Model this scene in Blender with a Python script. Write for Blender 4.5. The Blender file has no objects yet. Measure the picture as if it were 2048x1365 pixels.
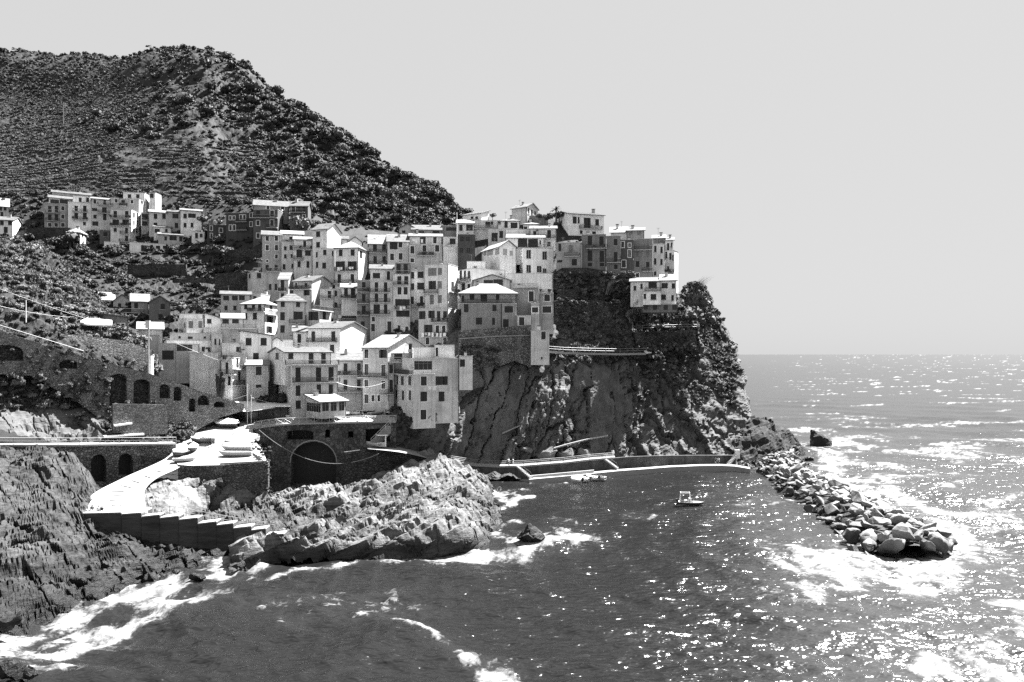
import bpy, math, random
import numpy as np
from mathutils import Vector, Matrix
from mathutils.geometry import tessellate_polygon

random.seed(7)
RNG = np.random.default_rng(11)
SC = bpy.context.scene
COL = SC.collection
PI = math.pi

# ------------------------------------------------------------------ camera, sky, sun, exposure
CAM_H = 27.0          # metres above the sea
FPX = 1500.0          # focal length in photograph pixels (photograph is 2048 wide)
HOR = 709.0           # row of the sea horizon in the photograph

cam_d = bpy.data.cameras.new('camera')
cam_d.sensor_width = 36.0
cam_d.lens = 36.0 * FPX / 2048.0
cam_d.shift_y = (HOR - 682.5) / 2048.0
cam_d.clip_start = 0.5
cam_d.clip_end = 80000
cam = bpy.data.objects.new('camera', cam_d)
cam.location = (0, 0, CAM_H)
cam.rotation_euler = (PI / 2, 0, 0)
COL.objects.link(cam)
SC.camera = cam

SUN_AZ, SUN_EL = math.radians(52), math.radians(57)    # azimuth to the right of the view axis
sun_dir = Vector((math.sin(SUN_AZ) * math.cos(SUN_EL), math.cos(SUN_AZ) * math.cos(SUN_EL), math.sin(SUN_EL)))
sl = bpy.data.lights.new('sun', 'SUN')
sl.energy = 5.0
sl.angle = math.radians(0.53)
sl.color = (1.0, 1.0, 1.0)          # the photograph is black and white
sun = bpy.data.objects.new('sun', sl)
sun.rotation_euler = (-sun_dir).to_track_quat('-Z', 'Y').to_euler()
COL.objects.link(sun)

w = bpy.data.worlds.new('World')
SC.world = w
w.use_nodes = True
nt = w.node_tree
nt.nodes.clear()
sky = nt.nodes.new('ShaderNodeTexSky')
sky.sky_type = 'NISHITA'
sky.sun_disc = False
sky.sun_elevation = SUN_EL
sky.sun_rotation = SUN_AZ
sky.altitude = 30
sky.dust_density = 2.0
bw = nt.nodes.new('ShaderNodeRGBToBW')
flat = nt.nodes.new('ShaderNodeMath'); flat.operation = 'POWER'; flat.inputs[1].default_value = SKY_POW = 0.07
bg = nt.nodes.new('ShaderNodeBackground'); bg.inputs[1].default_value = SKY_STR = 0.104
out = nt.nodes.new('ShaderNodeOutputWorld')
nt.links.new(sky.outputs[0], bw.inputs[0])
nt.links.new(bw.outputs[0], flat.inputs[0])
nt.links.new(flat.outputs[0], bg.inputs[0])
nt.links.new(bg.outputs[0], out.inputs[0])

SC.view_settings.view_transform = 'Standard'
SC.view_settings.look = 'None'
SC.view_settings.exposure = 2.65
SC.view_settings.gamma = 1.0
SC.view_settings.use_curve_mapping = False
SC.cycles.use_denoising = False
SC.cycles.max_bounces = 6
SC.cycles.diffuse_bounces = 1
SC.cycles.glossy_bounces = 3
SC.cycles.sample_clamp_indirect = 6.0
SC.cycles.caustics_reflective = False
SC.cycles.caustics_refractive = False

# ------------------------------------------------------------------ helpers
def wp(x, y, d):
    """photograph pixel + distance along the view axis -> point in the world"""
    return np.array([(x - 1024.0) / FPX * d, d, CAM_H + (HOR - y) / FPX * d])

def wpz(x, y, z):
    """point where the sight line of a pixel reaches height z"""
    d = (CAM_H - z) * FPX / (y - HOR)
    return wp(x, y, d)

REF = {'A': (0, 360, 3.9385), 'B': (400, 360, 3.9385), 'C': (700, 380, 4.8762), 'D': (1000, 380, 4.014),
       'E': (280, 580, 5.055), 'F': (480, 620, 4.2667), 'P': (0, 0, 1.0)}

def tag(o, label=None, cat=None, group=None, kind=None):
    if label: o['label'] = label
    if cat: o['category'] = cat
    if group: o['group'] = group
    if kind or (label and cat): o['kind'] = kind or 'thing'
    return o

def empty(name, loc=(0, 0, 0), rz=0.0, label=None, cat=None, group=None):
    o = bpy.data.objects.new(name, None)
    o.location = [float(v) for v in loc]
    o.rotation_euler = (0, 0, rz)
    o.empty_display_size = 0.3
    COL.objects.link(o)
    return tag(o, label, cat, group)

def link_mesh(name, me, parent=None, loc=None, rz=None, scale=None, link=True):
    o = bpy.data.objects.new(name, me)
    if loc is not None: o.location = [float(v) for v in loc]
    if rz is not None: o.rotation_euler = (0, 0, rz)
    if scale is not None: o.scale = scale if hasattr(scale, '__len__') else (scale,) * 3
    if parent is not None: o.parent = parent
    if link: COL.objects.link(o)
    return o

class MB:
    """collects polygons and becomes ONE mesh"""
    def __init__(s):
        s.v, s.f, s.m, s.mats = [], [], [], []
    def mat(s, m):
        if m not in s.mats: s.mats.append(m)
        return s.mats.index(m)
    def poly(s, pts, m):
        k = len(s.v)
        s.v += [tuple(float(c) for c in p) for p in pts]
        s.f.append(tuple(range(k, k + len(pts))))
        s.m.append(s.mat(m))
    def box(s, x0, x1, y0, y1, z0, z1, m, skip=''):
        p = [(x0, y0, z0), (x1, y0, z0), (x1, y1, z0), (x0, y1, z0), (x0, y0, z1), (x1, y0, z1), (x1, y1, z1), (x0, y1, z1)]
        F = {'d': (3, 2, 1, 0), 'u': (4, 5, 6, 7), 'f': (0, 1, 5, 4), 'r': (1, 2, 6, 5), 'b': (2, 3, 7, 6), 'l': (3, 0, 4, 7)}
        k = len(s.v); s.v += p; mi = s.mat(m)
        for key, q in F.items():
            if key in skip: continue
            s.f.append(tuple(k + i for i in q)); s.m.append(mi)
    def hexa(s, p, m):
        """box from 8 free corners (bottom 0-3, top 4-7)"""
        k = len(s.v); s.v += [tuple(float(c) for c in q) for q in p]; mi = s.mat(m)
        for q in ((3, 2, 1, 0), (4, 5, 6, 7), (0, 1, 5, 4), (1, 2, 6, 5), (2, 3, 7, 6), (3, 0, 4, 7)):
            s.f.append(tuple(k + i for i in q)); s.m.append(mi)
    def tube(s, pts, r, m, n=5, cap=True):
        pts = [Vector([float(c) for c in p]) for p in pts]
        rs = r if hasattr(r, '__len__') else [r] * len(pts)
        k = len(s.v); mi = s.mat(m)
        for i, p in enumerate(pts):
            t = (pts[min(i + 1, len(pts) - 1)] - pts[max(i - 1, 0)]).normalized()
            a = t.cross(Vector((0, 0, 1)))
            if a.length < 0.05: a = t.cross(Vector((1, 0, 0)))
            a.normalize(); b = t.cross(a)
            for j in range(n):
                q = 2 * PI * j / n
                s.v.append(tuple(p + (a * math.cos(q) + b * math.sin(q)) * rs[i]))
        for i in range(len(pts) - 1):
            for j in range(n):
                s.f.append((k + i * n + j, k + i * n + (j + 1) % n, k + (i + 1) * n + (j + 1) % n, k + (i + 1) * n + j)); s.m.append(mi)
        if cap:
            s.f.append(tuple(k + j for j in reversed(range(n)))); s.m.append(mi)
            e = k + (len(pts) - 1) * n
            s.f.append(tuple(e + j for j in range(n))); s.m.append(mi)
    def mesh(s, name, smooth=False):
        me = bpy.data.meshes.new(name)
        me.from_pydata(s.v, [], s.f)
        for m in s.mats: me.materials.append(m)
        if len(s.mats) > 1: me.polygons.foreach_set('material_index', s.m)
        if smooth: me.shade_smooth()
        me.update()
        return me
    def build(s, name, parent=None, smooth=False, loc=None, rz=None):
        return link_mesh(name, s.mesh(name, smooth), parent, loc, rz)

def np_mesh(name, V, F, mats, smooth=False, attrs=None):
    """fast mesh from arrays; F is (n, 3) or (n, 4)"""
    me = bpy.data.meshes.new(name)
    V = np.asarray(V, np.float32); F = np.asarray(F, np.int32); k = F.shape[1]
    me.vertices.add(len(V)); me.vertices.foreach_set('co', V.ravel())
    me.loops.add(F.size); me.loops.foreach_set('vertex_index', F.ravel())
    me.polygons.add(len(F)); me.polygons.foreach_set('loop_start', np.arange(0, F.size, k, dtype=np.int32))
    for m in (mats if isinstance(mats, (list, tuple)) else [mats]): me.materials.append(m)
    me.update(calc_edges=True)
    if attrs:
        for an, av in attrs.items():
            a = me.attributes.new(an, 'FLOAT', 'POINT'); a.data.foreach_set('value', np.asarray(av, np.float32))
    if smooth: me.shade_smooth()
    else: me.shade_flat()
    return me

def grid_faces(nu, nv):
    i = np.arange((nu - 1) * (nv - 1)); a, b = i // (nv - 1), i % (nv - 1)
    q = a * nv + b
    return np.stack([q, q + nv, q + nv + 1, q + 1], 1)

# ---- noise
def _hash(ix, iy, iz, seed):
    h = (ix.astype(np.int64) * 374761393 + iy.astype(np.int64) * 668265263 + iz.astype(np.int64) * 2147483647 + seed * 974634721) & 0xFFFFFFFF
    h = ((h ^ (h >> 13)) * 1274126177) & 0xFFFFFFFF
    h = ((h ^ (h >> 16)) * 2246822519) & 0xFFFFFFFF
    return (h ^ (h >> 15)) & 0xFFFFFFFF

def vnoise(p, seed=0):
    f = np.floor(p); t = p - f; f = f.astype(np.int64)
    t = t * t * t * (t * (t * 6 - 15) + 10)
    r = 0
    for dx in (0, 1):
        wx = t[:, 0] if dx else 1 - t[:, 0]
        for dy in (0, 1):
            wy = t[:, 1] if dy else 1 - t[:, 1]
            for dz in (0, 1):
                wz = t[:, 2] if dz else 1 - t[:, 2]
                r = r + wx * wy * wz * (_hash(f[:, 0] + dx, f[:, 1] + dy, f[:, 2] + dz, seed) / 4294967295.0)
    return r * 2 - 1

def fbm(p, o=4, seed=0, lac=2.03, gain=0.5):
    a, s, q = 1.0, 0, np.asarray(p, float)
    for i in range(o):
        s = s + a * vnoise(q, seed + i); a *= gain; q = q * lac + 3.7
    return s

def ridged(p, o=4, seed=0, gain=0.55):
    a, s, q = 1.0, 0, np.asarray(p, float)
    for i in range(o):
        s = s + a * (1 - np.abs(vnoise(q, seed + i)) * 2); a *= gain; q = q * 2.1 + 1.3
    return s

def worley(p, seed=0):
    p = np.asarray(p, float); f = np.floor(p).astype(np.int64)
    F1 = np.full(len(p), 9.0); F2 = F1.copy(); ID = np.zeros(len(p))
    for dx in (-1, 0, 1):
        for dy in (-1, 0, 1):
            for dz in (-1, 0, 1):
                cx, cy, cz = f[:, 0] + dx, f[:, 1] + dy, f[:, 2] + dz
                q = np.stack([cx + _hash(cx, cy, cz, seed) / 4294967295.0, cy + _hash(cx, cy, cz, seed + 1) / 4294967295.0,
                              cz + _hash(cx, cy, cz, seed + 2) / 4294967295.0], 1)
                d = np.linalg.norm(q - p, axis=1)
                n = d < F1
                F2 = np.where(n, F1, np.minimum(F2, d))
                ID = np.where(n, _hash(cx, cy, cz, seed + 3) / 4294967295.0, ID)
                F1 = np.where(n, d, F1)
    return F1, F2, ID

def sstep(a, b, x):
    t = np.clip((x - a) / (b - a), 0, 1)
    return t * t * (3 - 2 * t)

def cat_rows(C, t):
    """Catmull-Rom through C[k] (axis 0) at parameters t"""
    n = len(C); i = np.clip(np.floor(t).astype(int), 0, n - 2); u = (t - i)[:, None, None]
    p0, p1, p2, p3 = C[np.maximum(i - 1, 0)], C[i], C[i + 1], C[np.minimum(i + 2, n - 1)]
    return 0.5 * (2 * p1 + (p2 - p0) * u + (2 * p0 - 5 * p1 + 4 * p2 - p3) * u ** 2 + (3 * p1 - p0 - 3 * p2 + p3) * u ** 3)

def loft_pts(grid, step, step_v=None, dw=1.5):
    """grid[column][row] = (x, y, distance); returns P (nu, nv, 3) and normals"""
    px = np.array(grid, float)
    W = np.array([[wp(*q) for q in c] for c in px])
    du = np.linalg.norm(np.diff(px[:, :, :2], axis=0), axis=2).mean(1); dv = np.linalg.norm(np.diff(px[:, :, :2], axis=1), axis=2).mean(0)
    # depth changes count too, so that flat tops get rows
    dv = np.maximum(dv, np.abs(np.diff(px[:, :, 2], axis=1)).mean(0) * dw)
    tu = np.concatenate([np.linspace(k, k + 1, max(2, int(du[k] / step)), endpoint=False) for k in range(len(du))] + [[len(du)]])
    sv = step_v or step
    tv = np.concatenate([np.linspace(k, k + 1, max(2, int(dv[k] / sv)), endpoint=False) for k in range(len(dv))] + [[len(dv)]])
    P = cat_rows(W, tu)
    P = np.transpose(cat_rows(np.transpose(P, (1, 0, 2)), tv), (1, 0, 2))
    return P

def normals(P):
    a = np.gradient(P, axis=0); b = np.gradient(P, axis=1)
    n = np.cross(a, b); n /= np.linalg.norm(n, axis=2, keepdims=True) + 1e-9
    view = np.array([0, 0, CAM_H]) - P
    s = np.sign((n * view).sum(2, keepdims=True)); s[s == 0] = 1
    flip = s.mean() < 0
    return -n if flip else n

def terrain(name, P, mat, kind='structure', attrs=None, smooth=False, label=None, cat=None):
    nu, nv = P.shape[:2]
    me = np_mesh(name, P.reshape(-1, 3), grid_faces(nu, nv), mat, smooth, attrs)
    # faces must look at the viewer's side
    o = link_mesh(name, me)
    return tag(o, label, cat, None, kind)

from mathutils.bvhtree import BVHTree
def surface_hit(P):
    """returns f(x, y): the point of this surface seen at a photograph pixel"""
    nu, nv = P.shape[:2]
    t = BVHTree.FromPolygons([tuple(q) for q in P.reshape(-1, 3)], [tuple(int(k) for k in f) for f in grid_faces(nu, nv)])
    def f(x, y, fallback=None):
        d = Vector(wp(x, y, 1.0) - np.array([0, 0, CAM_H])).normalized()
        h = t.ray_cast(Vector((0, 0, CAM_H)), d)[0]
        return np.array(h) if h is not None else fallback
    return f

# ---- materials (black and white photograph: all greys)
def G(v): return (v, v, v, 1)
MATS = {}
def mat(name, v, rough=0.85, vary=0.0, scale=1.0, bump=0.0, bscale=4.0, metal=0.0, spec=0.3, detail=4.0, stretch=None, streak=0.0):
    """plain grey material with soft wear and fine relief"""
    if name in MATS: return MATS[name]
    m = bpy.data.materials.new(name); m.use_nodes = True; n = m.node_tree; N = n.nodes; L = n.links
    b = N['Principled BSDF']; b.inputs['Roughness'].default_value = rough; b.inputs['Metallic'].default_value = metal
    b.inputs['Specular IOR Level'].default_value = spec
    b.inputs['Base Color'].default_value = G(v)
    tc = N.new('ShaderNodeTexCoord'); mp = N.new('ShaderNodeMapping')
    L.new(tc.outputs['Object'], mp.inputs['Vector'])
    if stretch: mp.inputs['Scale'].default_value = stretch
    if vary:
        t = N.new('ShaderNodeTexNoise'); t.inputs['Scale'].default_value = scale; t.inputs['Detail'].default_value = detail; t.inputs['Roughness'].default_value = 0.65
        L.new(mp.outputs[0], t.inputs['Vector'])
        r = N.new('ShaderNodeMapRange'); r.inputs[1].default_value = 0.3; r.inputs[2].default_value = 0.7
        r.inputs[3].default_value = v * (1 - vary); r.inputs[4].default_value = min(0.95, v * (1 + vary))
        L.new(t.outputs['Fac'], r.inputs[0]); src = r.outputs[0]
        if streak:
            m2 = N.new('ShaderNodeMapping'); m2.inputs['Scale'].default_value = (2.2, 2.2, 0.12)
            L.new(tc.outputs['Object'], m2.inputs['Vector'])
            t2 = N.new('ShaderNodeTexNoise'); t2.inputs['Scale'].default_value = 1.0; t2.inputs['Detail'].default_value = 5
            L.new(m2.outputs[0], t2.inputs['Vector'])
            r2 = N.new('ShaderNodeMapRange'); r2.inputs[1].default_value = 0.5; r2.inputs[2].default_value = 0.75; r2.inputs[3].default_value = 1.0; r2.inputs[4].default_value = 1 - streak
            L.new(t2.outputs['Fac'], r2.inputs[0])
            mu = N.new('ShaderNodeMath'); mu.operation = 'MULTIPLY'; L.new(src, mu.inputs[0]); L.new(r2.outputs[0], mu.inputs[1]); src = mu.outputs[0]
        L.new(src, b.inputs['Base Color'])
    if bump:
        t = N.new('ShaderNodeTexNoise'); t.inputs['Scale'].default_value = bscale; t.inputs['Detail'].default_value = 6; t.inputs['Roughness'].default_value = 0.7
        L.new(mp.outputs[0], t.inputs['Vector'])
        bp = N.new('ShaderNodeBump'); bp.inputs['Strength'].default_value = 1.0; bp.inputs['Distance'].default_value = bump
        L.new(t.outputs['Fac'], bp.inputs['Height']); L.new(bp.outputs[0], b.inputs['Normal'])
    MATS[name] = m
    return m

def plaster(v):
    v = round((max(.06, .5 + (v - .52) * 1.35) * .95 if v < .7 else v * .95) / 0.03) * 0.03 if v > .15 else v
    return mat('plaster_%02d' % round(v * 100), v, 0.9, 0.22, 0.45, 0.02, 6, streak=0.32)

def stone_mat(name, v, sx=2.2, sz=4.0, joint=0.35, depth=0.12, warp=0.35):
    """rubble masonry: flat stones in rough courses"""
    m = bpy.data.materials.new(name); m.use_nodes = True; n = m.node_tree; N = n.nodes; L = n.links
    b = N['Principled BSDF']; b.inputs['Roughness'].default_value = 0.9; b.inputs['Specular IOR Level'].default_value = 0.2
    tc = N.new('ShaderNodeTexCoord'); mp = N.new('ShaderNodeMapping'); mp.inputs['Scale'].default_value = (sx, sx, sz)
    L.new(tc.outputs['Object'], mp.inputs['Vector'])
    wn = N.new('ShaderNodeTexNoise'); wn.inputs['Scale'].default_value = 0.6; L.new(mp.outputs[0], wn.inputs['Vector'])
    ad = N.new('ShaderNodeVectorMath'); ad.operation = 'MULTIPLY_ADD'; ad.inputs[1].default_value = (warp,) * 3
    L.new(wn.outputs['Color'], ad.inputs[0]); L.new(mp.outputs[0], ad.inputs[2])
    v1 = N.new('ShaderNodeTexVoronoi'); v1.inputs['Scale'].default_value = 1; L.new(ad.outputs[0], v1.inputs['Vector'])
    v2 = N.new('ShaderNodeTexVoronoi'); v2.feature = 'DISTANCE_TO_EDGE'; v2.inputs['Scale'].default_value = 1; L.new(ad.outputs[0], v2.inputs['Vector'])
    e = N.new('ShaderNodeMapRange'); e.inputs[1].default_value = 0.0; e.inputs[2].default_value = 0.14; L.new(v2.outputs['Distance'], e.inputs[0])
    bw = N.new('ShaderNodeRGBToBW'); L.new(v1.outputs['Color'], bw.inputs[0])
    r = N.new('ShaderNodeMapRange'); r.inputs[3].default_value = v * 0.45; r.inputs[4].default_value = v * 1.6; L.new(bw.outputs[0], r.inputs[0])
    big = N.new('ShaderNodeTexNoise'); big.inputs['Scale'].default_value = 0.25; big.inputs['Detail'].default_value = 5; L.new(tc.outputs['Object'], big.inputs['Vector'])
    rb = N.new('ShaderNodeMapRange'); rb.inputs[1].default_value = 0.3; rb.inputs[2].default_value = 0.7; rb.inputs[3].default_value = 0.6; rb.inputs[4].default_value = 1.25
    L.new(big.outputs['Fac'], rb.inputs[0])
    je = N.new('ShaderNodeMapRange'); je.inputs[3].default_value = joint; je.inputs[4].default_value = 1.0; L.new(e.outputs[0], je.inputs[0])
    m1 = N.new('ShaderNodeMath'); m1.operation = 'MULTIPLY'; L.new(r.outputs[0], m1.inputs[0]); L.new(rb.outputs[0], m1.inputs[1])
    m2 = N.new('ShaderNodeMath'); m2.operation = 'MULTIPLY'; L.new(m1.outputs[0], m2.inputs[0]); L.new(je.outputs[0], m2.inputs[1])
    L.new(m2.outputs[0], b.inputs['Base Color'])
    h = N.new('ShaderNodeMath'); h.operation = 'MULTIPLY_ADD'; h.inputs[1].default_value = 0.5; L.new(bw.outputs[0], h.inputs[0]); L.new(e.outputs[0], h.inputs[2])
    bp = N.new('ShaderNodeBump'); bp.inputs['Distance'].default_value = depth; L.new(h.outputs[0], bp.inputs['Height']); L.new(bp.outputs[0], b.inputs['Normal'])
    MATS[name] = m
    return m

def rock_mat(name, v, strata=(0.3, 0.1, 1.0), sc=1.6, bump=0.25, lo=0.45, hi=1.5, veg=None, wet=True, sharp=0.28):
    """layered rock; wetter and darker just above the sea; optional attribute 'veg' turns it to scrub soil"""
    m = bpy.data.materials.new(name); m.use_nodes = True; n = m.node_tree; N = n.nodes; L = n.links
    b = N['Principled BSDF']; b.inputs['Roughness'].default_value = 0.8; b.inputs['Specular IOR Level'].default_value = 0.25
    tc = N.new('ShaderNodeTexCoord')
    t1 = N.new('ShaderNodeTexNoise'); t1.inputs['Scale'].default_value = 0.22; t1.inputs['Detail'].default_value = 8; t1.inputs['Roughness'].default_value = 0.7
    L.new(tc.outputs['Object'], t1.inputs['Vector'])
    mp = N.new('ShaderNodeMapping'); mp.inputs['Rotation'].default_value = (0.25, -0.5, 0.3); mp.inputs['Scale'].default_value = strata
    L.new(tc.outputs['Object'], mp.inputs['Vector'])
    t2 = N.new('ShaderNodeTexNoise'); t2.inputs['Scale'].default_value = sc; t2.inputs['Detail'].default_value = 7; t2.inputs['Roughness'].default_value = 0.72; t2.inputs['Distortion'].default_value = 0.4
    L.new(mp.outputs[0], t2.inputs['Vector'])
    ad = N.new('ShaderNodeMath'); ad.operation = 'ADD'; L.new(t1.outputs['Fac'], ad.inputs[0]); L.new(t2.outputs['Fac'], ad.inputs[1])
    r = N.new('ShaderNodeMapRange'); r.inputs[1].default_value = 1 - sharp; r.inputs[2].default_value = 1 + sharp; r.inputs[3].default_value = v * lo; r.inputs[4].default_value = v * hi
    L.new(ad.outputs[0], r.inputs[0]); src = r.outputs[0]
    if wet:
        sx = N.new('ShaderNodeSeparateXYZ'); g = N.new('ShaderNodeNewGeometry'); L.new(g.outputs['Position'], sx.inputs[0])
        zz = N.new('ShaderNodeMath'); zz.operation = 'MULTIPLY_ADD'; zz.inputs[1].default_value = 2.0; L.new(t1.outputs['Fac'], zz.inputs[0]); L.new(sx.outputs[2], zz.inputs[2])
        wr = N.new('ShaderNodeMapRange'); wr.inputs[1].default_value = 1.8; wr.inputs[2].default_value = 3.6; wr.inputs[3].default_value = 0.25; wr.inputs[4].default_value = 1.0
        L.new(zz.outputs[0], wr.inputs[0])
        mu = N.new('ShaderNodeMath'); mu.operation = 'MULTIPLY'; L.new(src, mu.inputs[0]); L.new(wr.outputs[0], mu.inputs[1]); src = mu.outputs[0]
        rr = N.new('ShaderNodeMapRange'); rr.inputs[1].default_value = 0.3; rr.inputs[2].default_value = 1.0; rr.inputs[3].default_value = 0.55; rr.inputs[4].default_value = 0.85
        L.new(wr.outputs[0], rr.inputs[0]); L.new(rr.outputs[0], b.inputs['Roughness'])
    if veg is not None:
        at = N.new('ShaderNodeAttribute'); at.attribute_name = 'veg'
        t3 = N.new('ShaderNodeTexNoise'); t3.inputs['Scale'].default_value = 1.5; t3.inputs['Detail'].default_value = 6; L.new(tc.outputs['Object'], t3.inputs['Vector'])
        rv = N.new('ShaderNodeMapRange'); rv.inputs[1].default_value = 0.3; rv.inputs[2].default_value = 0.7; rv.inputs[3].default_value = veg * 0.5; rv.inputs[4].default_value = veg * 1.6
        L.new(t3.outputs['Fac'], rv.inputs[0])
        mx = N.new('ShaderNodeMix'); mx.data_type = 'FLOAT'
        L.new(at.outputs['Fac'], mx.inputs[0]); L.new(src, mx.inputs[2]); L.new(rv.outputs[0], mx.inputs[3]); src = mx.outputs[0]
    L.new(src, b.inputs['Base Color'])
    bp = N.new('ShaderNodeBump'); bp.inputs['Distance'].default_value = bump; L.new(t2.outputs['Fac'], bp.inputs['Height'])
    t4 = N.new('ShaderNodeTexNoise'); t4.inputs['Scale'].default_value = 5.0; t4.inputs['Detail'].default_value = 5; L.new(tc.outputs['Object'], t4.inputs['Vector'])
    bp2 = N.new('ShaderNodeBump'); bp2.inputs['Distance'].default_value = 0.05; L.new(t4.outputs['Fac'], bp2.inputs['Height']); L.new(bp.outputs[0], bp2.inputs['Normal'])
    L.new(bp2.outputs[0], b.inputs['Normal'])
    MATS[name] = m
    return m

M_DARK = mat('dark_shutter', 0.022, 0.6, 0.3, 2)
M_PANE = mat('window_glass', 0.012, 0.25, spec=0.4)
M_MID = mat('grey_shutter', 0.16, 0.7, 0.2, 2)
M_PALE = mat('pale_trim', 0.72, 0.8)
M_TRIM = mat('grey_trim', 0.45, 0.85)
M_WHITE = mat('white_paint', 0.7, 0.6, 0.05, 1)
M_ROOF = mat('roof_slate', 0.17, 0.85, 0.3, 1.2, 0.05, 5)
M_ROOFD = mat('roof_edge', 0.10, 0.85, 0.2, 2)
M_IRON = mat('dark_iron', 0.05, 0.6)
M_STEEL = mat('pale_steel', 0.2, 0.45)
M_CONC = mat('concrete', 0.22, 0.9, 0.14, 0.5, 0.03, 4)
M_CONCL = mat('pale_concrete', 0.26, 0.9, 0.08, 0.4, 0.02, 4)
M_STONE = stone_mat('rubble_masonry', 0.12)
M_STONED = stone_mat('dark_masonry', 0.07, 1.8, 3.0)
M_STONEL = stone_mat('pale_masonry', 0.2, 2.0, 3.6)
M_ROCK = rock_mat('layered_rock', 0.1, (0.12, 0.5, 1.3), 1.4, 0.3, 0.25, 1.9, sharp=0.22)
M_CLIFF = rock_mat('cliff_rock', 0.085, (0.6, 0.4, 0.2), 1.0, 0.2, veg=0.05)
M_HILL = rock_mat('hill_soil', 0.035, (0.5, 0.5, 0.5), 0.6, 0.2, veg=0.013, wet=False)
M_SLOPE = rock_mat('slope_soil', 0.035, (0.5, 0.5, 0.6), 1.2, 0.2, veg=0.013, wet=False)
M_SKIN = mat('skin', 0.32, 0.6)
M_CLOTH = mat('white_tarpaulin', 0.8, 0.85, 0.06, 2, 0.03, 3)
# ------------------------------------------------------------------ sea
def to_px(P):
    d = np.maximum(P[..., 1], 1)
    return 1024 + P[..., 0] / d * FPX, HOR - (P[..., 2] - CAM_H) / d * FPX

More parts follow.
